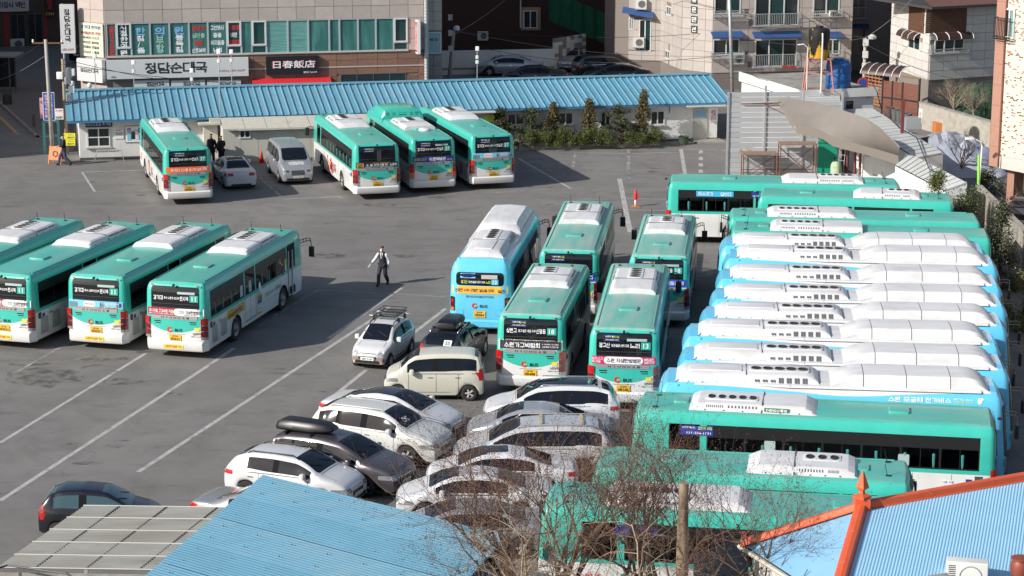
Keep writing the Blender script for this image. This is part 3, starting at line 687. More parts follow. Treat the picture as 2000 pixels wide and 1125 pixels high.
def make_bus(name, label, px, length, route='37', num='바1980', ad='navy', body='std', ac='taper', ac_n=5, faded=False, elec=False, group=None, flip=False,
             company='수원여객', sticker=False, lit=False, strip=True, yellow=False, acy=None, tail=True, ads=None, seats=False, door_open=False, sz=2.73, slats=''):
    a = G(px[0], px[1], sz); f = G(px[2], px[3], sz); d = f - a; rz = math.atan2(-d.x, d.y)
    mid = (a + f) / 2; u = d.normalized(); org = mid - u * length / 2
    b = thing(name, label, 'bus', (org.x, org.y, 0), rz, group)
    L = length; wheels = (3.15, L - 2.45) if L > 10 else (2.35, L - 2.2)
    if elec: wheels = (3.3, L - 2.7)
    key = ('std' if body == 'std' else body, L, elec, faded)
    if key not in SHELLS:
        me, ys = bus_shell(L, 'elec' if elec else ('std' if L > 10 else 'mini'), wheels, elec, faded)
        SHELLS[key] = (me, BVHTree.FromPolygons([v.co.copy() for v in me.vertices], [tuple(p.vertices) for p in me.polygons]))
    me, B = SHELLS[key]; BUS_BODIES.append(B)
    ob('body', me, b)
    # windows
    wb, wt = (1.58, 2.60) if not elec else (1.22, 2.45)
    wm = busglass
    mbf = MB()
    for side, y0, y1 in WINDOWS['elec' if elec else ('std' if L > 10 else 'mini')](L):
        n = max(1, round((y1 - y0) / 1.25)); x0 = side * (BW / 2 - .006); x1 = side * (BW / 2 - (.042 if not elec else .056))
        for k in range(n):
            ya = y0 + (y1 - y0) * k / n; yb = y0 + (y1 - y0) * (k + 1) / n
            mb = MB(); q = [(x0, ya, wb), (x0, yb, wb), (x1, yb, wt), (x1, ya, wt)]
            mb.quad(q if side > 0 else q[::-1]); part('window', mb, wm, b)
            for yy in ((ya, yb) if k == n - 1 else (ya,)):
                e = side * .004; mbf.quad([(x0 + e, yy - .035, wb), (x0 + e, yy + .035, wb), (x1 + e, yy + .035, wt), (x1 + e, yy - .035, wt)])
            if n > 1:
                e = side * .003; zz = wb + (wt - wb) * .62; t = .62; xm = x0 + (x1 - x0) * t; tt = .02
                mbf.quad([(xm + e, ya, zz), (xm + e, yb, zz), (xm + e, yb, zz + .02), (xm + e, ya, zz + .02)])
                ym = (ya + yb) / 2; mbf.quad([(x0 + e, ym - .012, wb), (x0 + e, ym + .012, wb), (xm + e, ym + .012, zz), (xm + e, ym - .012, zz)])
                # dark upper glazing
                mbf.quad([(xm + e * .6, ya, zz), (xm + e * .6, yb, zz), (x1 + e * .6, yb, wt), (x1 + e * .6, ya, wt)])
        e = side * .003
        mbf.quad([(x0 + e, y0, wb), (x0 + e, y1, wb), (x0 + e, y1, wb + .05), (x0 + e, y0, wb + .05)])
    part('window_frames', mbf, black, b)
    # interior lining and seats
    mb = MB(); h = BW / 2 - .07
    mb.quad([(-h, .4, .95), (h, .4, .95), (h, L - .4, .95), (-h, L - .4, .95)]); mb.quad([(-h, .4, wt + .03), (h, .4, wt + .03), (h, L - .4, wt + .03), (-h, L - .4, wt + .03)])
    for s in (-1, 1): mb.quad([(s * h, .4, .95), (s * h, L - .4, .95), (s * h, L - .4, wb - .01), (s * h, .4, wb - .01)])
    mb.quad([(-h, .4, .95), (h, .4, .95), (h, .4, wt), (-h, .4, wt)]); mb.quad([(-h, L - .4, .95), (h, L - .4, .95), (h, L - .4, wt), (-h, L - .4, wt)])
    part('interior', mb, interior, b)
    if seats:
        for s in (-1, 1):
            for k in range(int((L - 4) / .85)):
                if s > 0 and (3.2 < 1 + k * .85 < 4.8 if L > 10 else 3 < 1 + k * .85 < 4.2): continue
                ob('seat', SEAT, b, (s * .82, 1.0 + k * .85, .95))
        mb = MB()
        for k in range(5):
            for s in (-.45, .45): mb.tube([(s, 1.6 + k * 1.9, .95), (s, 1.6 + k * 1.9, 2.4)], .018, 5)
        part('grab_pole', mb, mat('pole_red', (.45, .06, .02), .4), b)
    # windscreen
    V, F = rrect(-1.08, 1.05 if not elec else .95, 1.08, 2.62, .12, nx=8, ny=8)
    stick(B, (V, F), 'front', .012, 'windscreen', darkglass, b)
    stick(B, rrect(-.8, 2.66, .8, 2.82, .03, nx=6), 'front', .012, 'destination_sign', black, b)
    for s in (-1, 1): stick(B, rrect(s * .92 - .16, .62, s * .92 + .16, .86, .05), 'front', .02, 'headlamp', clearlens, b)
    for s in (-1, 1):
        for yc in wheels: bus_wheel(b, s * BW / 2, yc, s)
        # arch lining
    mb = MB()
    for s in (-1, 1):
        for yc in wheels:
            rows = [[(s * (BW / 2 - .004 - dx), yc + .558 * math.cos(math.pi * k / 10), .5 + .558 * math.sin(math.pi * k / 10)) for k in range(11)] for dx in (0, .5)]
            mb.grid(rows); mb.quad([(s * (BW / 2 - .5), yc - .56, .36), (s * (BW / 2 - .5), yc + .56, .36), (s * (BW / 2 - .5), yc + .56, 1.06), (s * (BW / 2 - .5), yc - .56, 1.06)])
            for e in (-1, 1): mb.quad([(s * (BW / 2 - .01), yc + e * .558, .36), (s * (BW / 2 - .5), yc + e * .558, .36), (s * (BW / 2 - .5), yc + e * .558, .5), (s * (BW / 2 - .01), yc + e * .558, .5)])
    mb.box(-BW / 2 + .1, .15, .30, BW / 2 - .1, L - .15, .42)
    part('underbody', mb, black, b)
    mirror(b, L, 1); mirror(b, L, -1, False)
    # side details (right: doors; left: flaps)
    seam = MB(); x = BW / 2 + .004; vent = MB()
    mdy = (4.12, 5.28) if L > 10 else (3.27, 4.33)
    if not elec:
        part('front_door', MB().quad([(x, L - 1.85, .45), (x, L - .98, .45), (x - .03, L - .98, 2.58), (x - .035, L - 1.85, 2.58)]), darkglass if not door_open else mat('doorway_shade', (.006, .006, .006), .9), b)  # open door: a black sheet paints the dark of the doorway
        for yy in mdy + ((mdy[0] + mdy[1]) / 2,): seam.quad([(x, yy - .012, .5), (x, yy + .012, .5), (x, yy + .012, 1.55), (x, yy - .012, 1.55)])
        seam.quad([(x, mdy[0], .52), (x, mdy[1], .52), (x, mdy[1], .55), (x, mdy[0], .55)])
        for s in (1, -1):
            xx = s * x
            def q(y0, y1, z0, z1, t): t.quad([(xx, y0, z0), (xx, y1, z0), (xx, y1, z1), (xx, y0, z1)] if s > 0 else [(xx, y1, z0), (xx, y0, z0), (xx, y0, z1), (xx, y1, z1)])
            if (s > 0 and 'r' in slats) or (s < 0 and 'l' in slats):
                for j in range(11): q(.55, 1.15, .55 + j * .06, .575 + j * .06, vent); q(1.45, 2.1, .60 + j * .06, .625 + j * .06, vent)
            q(.38, .62, 1.18, 1.42, vent)
            for yy in (1.3, 2.45, wheels[0] + .75, wheels[0] + 2.2, wheels[1] - .8):
                if yy < L - 1: q(yy - .006, yy + .006, .42, 1.44, seam)
            q(wheels[0] + .7, wheels[1] - .7, .86, .87, seam)
        if door_open:
            mb = MB().box(BW / 2 + .01, L - 1.42, .5, BW / 2 + .05, L - 1.36, 2.35).box(BW / 2 - .2, L - 1.8, .46, BW / 2 + .02, L - 1.0, .50).box(BW / 2 + .01, L - 1.86, .5, BW / 2 + .04, L - 1.80, 2.38); part('door_frame', mb, mat('pale_metal', (.4, .4, .4), .4), b)
        stick(B, rrect(.68, 1.20, .88, 1.34), 'right', .012, 'company_mark', NAVY, b); stick(B, rrect(-.88, 1.18, -.70, 1.32), 'left', .012, 'company_mark', NAVY, b)
        stick(B, shift(text2d('G-BUS', .3, .08), 1.35, 1.34 - .08), 'right', .012, 'lettering', mat('graphite_ink', (0, 0, 0)), b)
    else:
        part('front_door', MB().quad([(x, L - 1.85, .40), (x, L - .98, .40), (x - .05, L - .98, 2.45), (x - .05, L - 1.85, 2.45)]), darkglass, b)
        for s in (1, -1):
            for j in range(9): seam.quad([(s * x, .7, .5 + j * .06), (s * x, 1.3, .5 + j * .06), (s * x, 1.3, .52 + j * .06), (s * x, .7, .52 + j * .06)])
    part('panel_seams', seam, mat('seam_dark', (.12, .12, .12), .8), b)
    if vent.v: part('grille', vent, mat('grille_dark', (.05, .05, .05), .8), b)
    if not elec:
        # hatch, antennas, gutters
        hy = 2.6 if L > 10 else 1.9
        mb = MB().rbox(-.33, hy, 2.97, .33, hy + .62, 3.05, .06, .02); o = part('roof_hatch', mb, teal_roof, b, 'auto')
        hy2 = L - 1.4
        mb = MB().rbox(-.28, hy2 - .25, 2.97, .28, hy2 + .2, 3.04, .06, .02); part('roof_hatch', mb, teal_roof, b, 'auto')
        mb = MB()
        for xx in (-.75, .55): mb.tube([(xx, L - .7, 2.95), (xx, L - .78, 3.3)], .012, 4); mb.box(xx - .05, L - .75, 2.93, xx + .05, L - .6, 2.99)
        part('antenna', mb, black, b)
        for s in (-1, 1):
            mb = MB().box(s * .99 - .012, .5, 2.93, s * .99 + .012, L - .5, 2.972); part('roof_gutter', mb, teal_faded if faded else teal_roof, b)
        A0, A1 = acy or ((L - 5.6, L - 1.7) if L > 10 else (L - 4.6, L - 1.5))
        ac_unit(b, ac, A0, A1, ac_n)
    if not elec and tail: std_tail(B, b, route, num, ad, company, sticker, lit, strip, yellow)
    if elec: elec_parts(B, b, L, ad, num, route, lit)
    if ads: ads(B, b, L)
    return b, B
def sm_seat():
    mb = MB().rbox(-.42, -.02, .0, .42, .42, .45, .06, .05).rbox(-.42, -.06, .3, .42, .06, 1.12, .05, .05)
    return mb.mesh('seat', [seatm], False)
SEAT = sm_seat()
def elec_parts(B, b, L, ad, num, route, lit):
    # white swoosh fairing on both roof shoulders
    for s in (-1, 1):
        rows = []
        for k in range(41):
            y = 1.2 + (L - 1.7) * k / 40; t = k / 40
            w = .08 + .24 * (.5 - .5 * math.cos(min(1, t / .52) * math.pi)) - .22 * (.5 - .5 * math.cos(max(0, (t - .52) / .48) * math.pi))
            row = []
            for j in range(6):
                # arc length down the shoulder from x=.86
                a = w * j / 5; x = .90 + a * .62; 
                row.append((s * x, y))
            rows.append(row)
        mb = MB(); R_ = []
        for row in rows:
            rr = []
            for x, y in row:
                h = B.ray_cast(Vector((x, y, 6)), Vector((0, 0, -1)))
                rr.append((x, y, (h[0].z if h[0] else 2.5) + .012))
            R_.append(rr)
        mb.grid(R_ if s > 0 else [r[::-1] for r in R_]); part('roof_fairing', mb, acwhite, b, True)
    # air conditioner at the rear
    y0, y1 = .58, 5.15; zb, hz = 3.03, .28
    rows = []
    for y, s in ((y0, 0), (y0 + .12, .5), (y0 + .3, .85), (y0 + .55, 1), (y1 - .5, 1), (y1 - .25, .9), (y1 - .08, .55), (y1, 0)):
        z = zb + hz * s; hb = .84; ht = .84 - .17 * s
        rows.append([(-hb, y, zb - .05), (-hb + .02, y, zb + .04 * s), (-ht - .03, y, z - .06 * s), (-ht + .06, y, z - .005), (0, y, z + .015), (ht - .06, y, z - .005), (ht + .03, y, z - .06 * s), (hb - .02, y, zb + .04 * s), (hb, y, zb - .05)])
    mb = MB().grid(rows); mb.quad(rows[0][::-1]).quad(rows[-1]); o = part('air_conditioner', mb, acwhite, b, 'auto')
    mb = MB(); ym = y0 + (y1 - y0) * .49
    mb.box(-.66, ym - .008, zb + .19, .66, ym + .008, zb + hz + .02)
    for s in (-1, 1):
        for k in range(7):
            a = ym + .28 + k * .25; n = 2
            z0_ = .08 if k < 3 else .06; z1_ = .15 if k < 3 else .21
            for j in range(2):
                yy = a + j * .085; X = lambda f: s * (.872 - f * .17 + .012)
                q = [(X((z0_) / .25), yy, zb + z0_), (X(z0_ / .25), yy + .055, zb + z0_), (X(z1_ / .25), yy + .055, zb + z1_), (X(z1_ / .25), yy, zb + z1_)]
                mb.quad(q if s > 0 else q[::-1])
        for k in range(9): yk = y0 + .4 + k * .45; mb.box(s * .83 - .012, yk, zb + .025, s * .83 + .014, yk + .025, zb + .045)
    part('vent_slots', mb, mat('slot_grey', (.1, .1, .1)), o)
    mb = MB().rbox(-.36, y0 + .45, zb + hz - .02, .36, ym - .12, zb + hz + .028, .05, .01); part('cover_panel', mb, acwhite, o, 'auto')
    mb = MB().rbox(-.30, ym + .1, zb + hz - .02, .30, y1 - .32, zb + hz + .028, .08, .01); part('fan_housing', mb, acwhite, o, 'auto')
    for k in range(5): ob('fan', FAN, o, (0, ym + .32 + k * .37, zb + hz + .03)).scale = (.9, .80, 1)
    # battery pack in four covers
    ys = [5.34, 6.5, 7.84, 9.2, L - .55]; ZB, HZ = 3.0, .42
    def sec(y, s):
        hb = .93; ht = .93 - .16 * s; z = ZB + HZ * s
        return [(-hb, y, ZB - .06), (-hb + .03, y, ZB + .02), (-ht - .05, y, z - .14 * s), (-ht + .08, y, z - .01), (0, y, z + .03), (ht - .08, y, z - .01), (ht + .05, y, z - .14 * s), (hb - .03, y, ZB + .02), (hb, y, ZB - .06)]
    prof = lambda y: min(1, (1 - (1 - min(1, max(0, (y - ys[0]) / 1.0))) ** 2) * .80 + .20 * min(1, max(0, (y - ys[0]) / 1.3))) if y < ys[0] + 1.3 else (1 if y < L - 1.35 else max(.15, math.sqrt(max(0, 1 - ((y - (L - 1.35)) / .74) ** 2))))
    for i in range(4):
        a, c = ys[i] + .012, ys[i + 1] - .012; n = 8
        rows = [sec(a + (c - a) * k / n, prof(a + (c - a) * k / n)) for k in range(n + 1)]
        mb = MB().grid(rows); mb.quad(rows[0][::-1]).quad(rows[-1]); part('battery_cover', mb, acwhite, b, 'auto')
    mb = MB()
    for i in range(1, 4):
        s = prof(ys[i]); r0 = [tuple([p[0] * .996, ys[i] - .012, p[2] - .008]) for p in sec(ys[i], s)]; r1 = [tuple([p[0], ys[i] + .012, p[2]]) for p in r0]
        mb.grid([r0, r1])
    part('cover_joint', mb, black, b)
    mb = MB().grid([[(-w_, y, z_) for w_, z_ in ((1.0 * f, 3.0 + .08 * (1 - f)), (.97 * f, 3.065 + .02 * (1 - f)), (.5 * f, 3.10), (0, 3.115), (-.5 * f, 3.10), (-.97 * f, 3.065 + .02 * (1 - f)), (-1.0 * f, 3.0 + .08 * (1 - f)))] for y, f in ((.75, .80), (1.6, .84), (2.6, .90), (3.5, .97), (4.2, 1.03))]).grid([[(-1.03, y, 3.0), (-.97, y, 3.06), (-.5, y, 3.10), (0, y, 3.115), (.5, y, 3.10), (.97, y, 3.06), (1.03, y, 3.0)] for y in (4.2, 6, 8, L - .8)]); part('roof_deck', mb, acwhite, b)
    for s in (-1, 1): part('lifting_eye', MB().rbox(s * .95 - .05, .62, 2.9, s * .95 + .05, .72, 3.0, .03, .03), blue, b)
    def st(vf, dy, nm, m): return stick(B, vf, 'rear', dy, nm, m, b)
    st(rrect(-.95, 2.03, .95, 2.55, .12, nx=8, ny=6), .014, 'rear_window', darkglass)
    if route in ROUTE:
        t = ROUTE[route].split('·'); st(shift(text2d(t[0], .26, .13, bold=.02), -.62, 2.17), .02, 'lettering', LIM); st(shift(text2d('·'.join(t[1:-1]), .65, .09, bold=.02), -.12, 2.17), .02, 'lettering', white_ink); st(shift(text2d(t[-1], .18, .12, bold=.02), .33, 2.17), .02, 'lettering', LIM)
        st(rrect(.46, 2.07, .74, 2.28), .018, 'number_box', CYB); st(shift(text2d(route, .2, .15, keep=True), .6, 2.175), .024, 'lettering', white_ink)
        st(rrect(.06, 2.30, .70, 2.46), .018, 'destination_strip', mat('beige_strip', (.45, .43, .40), .5)); st(rrect(-.78, 2.32, -.18, 2.51), .018, 'window_sticker', SKYB)
        st(shift(text2d('수원여객 운전자 모집', .5, .1), -.48, 2.42), .022, 'lettering', DKB)
        banner(B, b, ad)
        st(shift(text2d('EDISON MOTORS', 1.1, .085, bold=.01), 0, 1.59), .03, 'lettering', mat('bar_ink', (0, 0, 0)))
        gbus(B, b, 1.22, .02); licence(B, b, num, z=.88)
    for s in (-1, 1):
        st(rrect(s * 1.10 - .1, .98, s * 1.10 + .1, 1.55, .05), .02, 'tail_lamp', black)
        for z_, m_ in ((1.40, redlens), (1.22, darkred), (1.07, orangelens)): st(disc(s * 1.10, z_, .065), .035, 'lamp_lens', m_)
        st(rrect(s * .78 - .14, .82, s * .78 + .14, 1.04, .02), .008, 'tail_flap', mat('blue_edge', (.04, .30, .50), .4)); st(rrect(s * .78 - .13, .83, s * .78 + .13, 1.03, .02), .011, 'tail_flap', blue)
    mb = MB(); rows = []
    for z, d in ((.32, .05), (.38, .11), (.60, .12), (.66, .05)):
        row = []
        for k in range(17):
            t = -1 + 2 * k / 16; e = abs(t); row.append((t * (BW / 2 + .01), -.05 * (1 - t * t) - d + (.36 * ((e - .8) / .2) ** 2 if e > .8 else 0), z))
        rows.append(row)
    mb.grid(rows); part('rear_bumper', mb, blue, b, 'auto')
SHELLS = {}
GA = 'buses nosed in towards the long white office'; GB = 'route 11 buses in the left rank'; GC = 'buses in the middle rank'; GD = 'green buses parked crosswise on the right'; GE = 'sky blue electric buses in the right row'
def sidepanel(b, B, side, y0, z0, y1, z1, m, name='side_advert', off=.008):
    if side == 'left': y0, y1 = -y1, -y0
    return stick(B, rrect(y0, z0, y1, z1, 0), side, off, name, m, b)
def sidetext(b, B, side, s, y, z, w, h, m, off=.014, bold=.02):
    if side == 'left': y = -y
    return stick(B, shift(text2d(s, w, h, bold=bold), y, z), side, off, 'lettering', m, b)
GREENINK = mat('green_ink', (.02, .30, .20), .5); FACE = mat('printed_skin', lin((.85, .62, .50)), .5); OCH = mat('ochre_print', (.45, .3, .12), .5); BLUEINK = mat('blue_ink', (.03, .08, .4), .5)
def ads_L3(B, b, L):
    sidepanel(b, B, 'right', 2.15, 1.06, 4.02, 1.42, mat('advert_mustard', lin((.78, .62, .14)), .5)); sidetext(b, B, 'right', '남성과로전문', 2.6, 1.18, .7, .14, ink); sidetext(b, B, 'right', '비뇨의학과', 3.35, 1.22, .7, .2, BLUEINK); sidetext(b, B, 'right', '031-224-7000', 3.2, 1.35, .9, .06, white_ink)
    sidepanel(b, B, 'right', 5.45, .50, 5.98, 1.28, mat('advert_mustard', (0, 0, 0))); sidepanel(b, B, 'right', 5.5, .93, 5.93, 1.08, BLUEINK, off=.011); sidepanel(b, B, 'right', 5.52, .60, 5.9, .68, WHT, off=.011); sidetext(b, B, 'right', '비뇨의학과', 5.72, 1.16, .4, .09, ink); sidetext(b, B, 'right', '진료안내', 5.72, .82, .38, .1, WHT)
    sidetext(b, B, 'right', '11', 5.62, 1.34, .3, .22, GREENINK); sidetext(b, B, 'right', '경기대', 6.55, 1.12, .45, .17, GREENINK); sidetext(b, B, 'right', '서호공원·화서역', 7.15, 1.12, .55, .12, mat('grey_ink', (.3, .3, .3), .5)); sidetext(b, B, 'right', '원시역 11', 7.85, 1.14, .6, .17, GREENINK)
    stick(B, disc(5.75, 1.62, .12, .2, 14), 'right', .02, 'window_poster', WHT, b); stick(B, rrect(8.4, 1.5, 8.6, 1.8), 'right', .02, 'window_poster', DKB, b); stick(B, rrect(8.75, 1.6, 8.9, 2.0), 'right', .02, 'window_poster', WHT, b); stick(B, rrect(8.75, 1.85, 8.9, 2.1), 'right', .022, 'window_poster', YEL, b)
    for y_, z_ in ((3.6, 1.75), (4.55, 1.75)): stick(B, rrect(y_, z_ - .1, y_ + .3, z_ + .35), 'right', .02, 'window_poster', mat('pale_strip', (0, 0, 0)), b)
def ads_T1(B, b, L):
    sidepanel(b, B, 'left', 9.6, .55, 10.6, 1.25, mat('advert_cream', (.7, .68, .62), .5)); sidetext(b, B, 'left', '수원여객\n37번', 10.0, .95, .6, .45, REDP)
    stick(B, disc(-6.4, .98, .34, .38, 16), 'left', .010, 'printed_portrait', mat('print_brown_hair', (.06, .03, .02), .5), b); stick(B, disc(-6.4, .92, .24, .30, 16), 'left', .013, 'printed_portrait', FACE, b)
    sidepanel(b, B, 'left', 6.0, .46, 6.8, .66, mat('print_suit', (.06, .06, .07), .5)); sidetext(b, B, 'left', '수원\n병원', 5.2, .9, .6, .5, mat('print_suit', (0, 0, 0))); sidetext(b, B, 'left', '031-224', 4.3, .7, .6, .15, REDP)
def ads_T2(B, b, L):
    sidepanel(b, B, 'left', 4.6, .48, 7.3, 1.26, WHT)
    rr = random.Random(4)
    for k in range(13):
        y = 5.6 + rr.uniform(-.1, 1.4); z = rr.uniform(.6, 1.12); r = rr.uniform(.08, .2)
        stick(B, disc(-y, z, r, r * 1.2, 12), 'left', .012 + .0008 * k, 'printed_character', rr.choice([AMB, ORB, REDP, FACE, mat('print_brown_hair', (0, 0, 0)), YEL]), b)
    sidetext(b, B, 'left', '가족과\n함께', 5.2, .85, .6, .6, REDP, .03); sidetext(b, B, 'left', '축제', 4.75, .85, .3, .6, ink, .03)
def ads_R1(B, b, L):
    stick(B, rrect(1.35, 2.30, 3.1, 2.56, 0, nx=2), 'right', .03, 'window_banner', mat('banner_cyan', lin((.25, .68, .85)), .5), b); sidetext(b, B, 'right', '마스크가', 1.8, 2.43, .7, .17, white_ink, .04); sidetext(b, B, 'right', '답이다', 2.75, 2.43, .5, .17, white_ink, .04)
    stick(B, rrect(3.95, 2.30, 4.9, 2.56, 0), 'right', .03, 'window_sticker', DKB, b); sidetext(b, B, 'right', '운전자 모집', 4.6, 2.47, .4, .08, LIM, .04); sidetext(b, B, 'right', '수원여객 친절기사', 4.3, 2.37, .6, .06, white_ink, .04)
def ads_R2(B, b, L):
    stick(B, rrect(.9, 2.38, 2.8, 2.56, 0), 'right', .03, 'window_banner', mat('banner_cyan', (0, 0, 0)), b); stick(B, rrect(3.3, 2.38, 4.2, 2.56, 0), 'right', .03, 'window_sticker', DKB, b)
def ads_G1(B, b, L):
    stick(B, rrect(-9.45, 2.26, -8.45, 2.56, 0), 'left', .03, 'window_sticker', DKB, b); stick(B, shift(text2d('수원여객(주)', .4, .07), -9.2, 2.50), 'left', .035, 'lettering', white_ink, b); stick(B, shift(text2d('운전직 모집', .42, .1), -8.7, 2.50), 'left', .035, 'lettering', LIM, b); stick(B, shift(text2d('031-224-1531', .75, .07), -8.9, 2.34), 'left', .035, 'lettering', white_ink, b)
    for y, z in ((-6.9, 1.95), (-2.9, 1.75)): stick(B, rrect(y, z - .1, y + .33, z + .25, .04), 'left', .03, 'window_poster', mat('pale_strip', (0, 0, 0)), b)
    stick(B, rrect(-1.55, 1.10, -1.25, 1.26), 'left', .012, 'company_mark', WHT, b); stick(B, shift(text2d('수원 고색', .28, .06), -1.4, 1.2), 'left', .016, 'lettering', BLUEINK, b)
    stick(B, shift(text2d('입시미술의 名미백', 1.25, .16, bold=.01), -2.75, .72), 'left', .014, 'lettering', mat('grey_ink', (0, 0, 0)), b); stick(B, shift(text2d('창의융합', .4, .14, bold=.02), -3.2, .5), 'left', .014, 'lettering', BLUEINK, b)
    mb = MB(); V, F = text2d('DENSO풍성', .62, .085, bold=.02); ya, yb = L - 4.1, 0
    plate = MB().quad([(-.90, L - 4.0, 3.02), (-.90, L - 4.75, 3.02), (-.845, L - 4.75, 3.12), (-.845, L - 4.0, 3.12)]); part('maker_plate', plate, mat('plate_green', (.03, .16, .07), .5), b)
    mb.v = [(-.91 + (q[1] + .045) * .5 - q[2], L - 4.375 - q[0], 3.065 + q[1] * .9) for q in V]; mb.f = F; mb.m = [0] * len(F); part('lettering', mb, white_ink, b)
def ads_G3(B, b, L):
    stick(B, rrect(-6.1, .55, -4.0, 1.32, 0), 'left', .01, 'side_advert', mat('banner_magenta', (0, 0, 0)), b); sidetext(b, B, 'left', 'K-Bus!', 5.4, 1.15, .7, .12, white_ink); sidetext(b, B, 'left', '37', 8.35, .98, .8, .5, GREENINK); stick(B, shift(text2d('G BUS', .7, .14, bold=.02), -L + 1.35, 1.1), 'left', .012, 'lettering', REDP, b)
    stick(B, rrect(-8.9, 2.28, -7.8, 2.56, 0), 'left', .03, 'window_sticker', DKB, b)
def ads_E8(B, b, L):
    s = '수원 무공해 전기버스'; V, F = text2d(s, 1.95, .15, bold=.02)
    def st(vf, cy, cz, m, nm='lettering'):
        out = []
        for q in vf[0]:
            a, z = q[:2]; h = B.ray_cast(Vector((6, a + cy, z + cz)), Vector((-1, 0, 0)))
            out.append(tuple((h[0] if h[0] else Vector((BW / 2, a + cy, z + cz))) + Vector((.012 + (q[2] if len(q) > 2 else 0), 0, 0))))
        mb = MB(); mb.v = out; mb.f = vf[1]; mb.m = [0] * len(vf[1]); part(nm, mb, m, b)
    st((V, F), L - 2.7, 2.76, white_ink); st(text2d('배기가스 Zero!', .6, .06), L - 1.35, 2.80, white_ink); st(text2d('소음진동 Zero!', .6, .06), L - 1.35, 2.72, LIM); st(disc(0, 0, .07, .09, 10), L - .85, 2.76, white_ink, 'leaf_mark'); st(disc(0, 0, .10, .04, 10), L - .82, 2.82, white_ink, 'leaf_mark')
# rank nosed in to the office
make_bus('city_bus', 'teal and white bus with orange tail banner, beside the white sedan', (365, 296, 315, 237), 10.95, '37', '바1980', 'orange', ac='taper', sticker=True, strip=False, group=GA, ads=ads_T1)
make_bus('city_bus', 'teal and white bus with black tail banner, right of the silver van', (737, 289.5, 652, 228), 10.95, '', '바1865', 'black', ac='taper', sticker=True, strip=False, group=GA, seats=True, ads=ads_T2, yellow=False)
bT3, _ = make_bus('city_bus', 'teal bus with green roof tank housing and dark blue tail banner, brake lamps lit', (849, 279.5, 752, 218), 10.95, '37', '바1126', 'navy', ac='boxy', sticker=True, lit=True, group=GA, acy=(2.9, 6.3))
make_bus('city_bus', 'teal and white bus with sky blue tail banner, rightmost beside the planter', (964.5, 272, 854, 213), 10.95, '37', '바1978', 'sky', ac='taper', slats='l', sticker=True, strip=False, group=GA)
mb = MB(); rows = []                      # gas tank housing on the third bus
for y, s in ((6.9, .55), (7.0, .95), (7.2, 1), (9.0, 1.0), (9.8, .7), (10.4, .1)):
    z = 2.92 + .62 * s; rows.append([(-1.2, y, 2.72), (-1.18, y, 2.92 + .2 * s), (-1.0, y, z - .08 * s), (-.7, y, z), (0, y, z + .03), (.7, y, z), (1.0, y, z - .08 * s), (1.18, y, 2.92 + .2 * s), (1.2, y, 2.72)])
mb.grid(rows); mb.quad(rows[0][::-1]); o = part('tank_housing', mb, teal, bT3, 'auto')
mb = MB()
for x, w in ((-.85, .09), (-.5, .09), (0, .22), (.5, .09), (.8, .09)):
    for z in (3.18, 3.28): mb.box(x - w, 6.895 + (z - 3.18) * .1, z, x + w, 6.94, z + .035)
part('vent_slots', mb, black, o)
part('roof_dome', MB().lathe([(.34, 2.95), (.33, 3.06), (.25, 3.1), (.05, 3.12)], (.15, 2.45, 0), n=16), acwhite, bT3, True)
# left rank
make_bus('city_bus', 'teal bus at the far left, its tail cut off by the picture edge', (-123, 534, 111, 438), 10.95, '11', '바2530', 'crimson', ac='taper', group=GB, slats='r', company='남양여객', tail=True, yellow=True)
make_bus('city_bus', 'teal and white bus second from the left edge with crimson tail banner and number 11', (17, 542, 251, 446), 10.95, '11', '바2531', 'crimson', ac='taper', group=GB, slats='r', company='남양여객', yellow=True)
make_bus('city_bus', 'teal and white route 11 bus with sky blue tail banner', (191.5, 547, 399, 446), 10.95, '11', '바2535', 'sky', ac='boxy', group=GB, slats='r', company='남양여객', yellow=True)
make_bus('city_bus', 'teal and white route 11 bus with open front door and yellow side advert', (346.5, 561, 532, 457), 10.95, '11', '바2512', 'crimson', ac='taper', group=GB, slats='r', company='남양여객', yellow=True, seats=True, door_open=True, ads=ads_L3)
# middle rank
make_bus('electric_bus', 'sky blue electric bus with amber tail banner, parked apart from the crosswise row', (939, 508, 1003, 411), 10.95, '13', '바1894', 'amber', elec=True, body='elec', group=GC, sz=3.0)
make_bus('city_bus', 'faded teal bus right of the blue electric bus, no route number in its tail window', (1111, 498, 1149, 402), 10.95, '', '바1801', 'blue2', ac='boxy', ac_n=5, faded=True, sticker=True, strip=False, group=GC)
make_bus('city_bus', 'short faded teal route 18 bus furthest right of the middle rank', (1288, 507.5, 1307, 429.5), 8.9, '18', '바1498', 'blue2', ac='boxy', ac_n=3, faded=True, sticker=True, group=GC)
make_bus('city_bus', 'short teal route 18 bus with black furniture fair banner', (1038, 624, 1093, 526), 8.9, '18', '바1498', 'expo', ac='taper', ac_n=3, faded=True, sticker=True, strip=False, group=GC)
make_bus('city_bus', 'teal route 13 bus with magenta tail banner, nearest of the middle rank', (1220, 651, 1248.5, 527), 10.95, '13', '바1545', 'magenta', ac='boxy', ac_n=5, faded=True, sticker=True, group=GC)
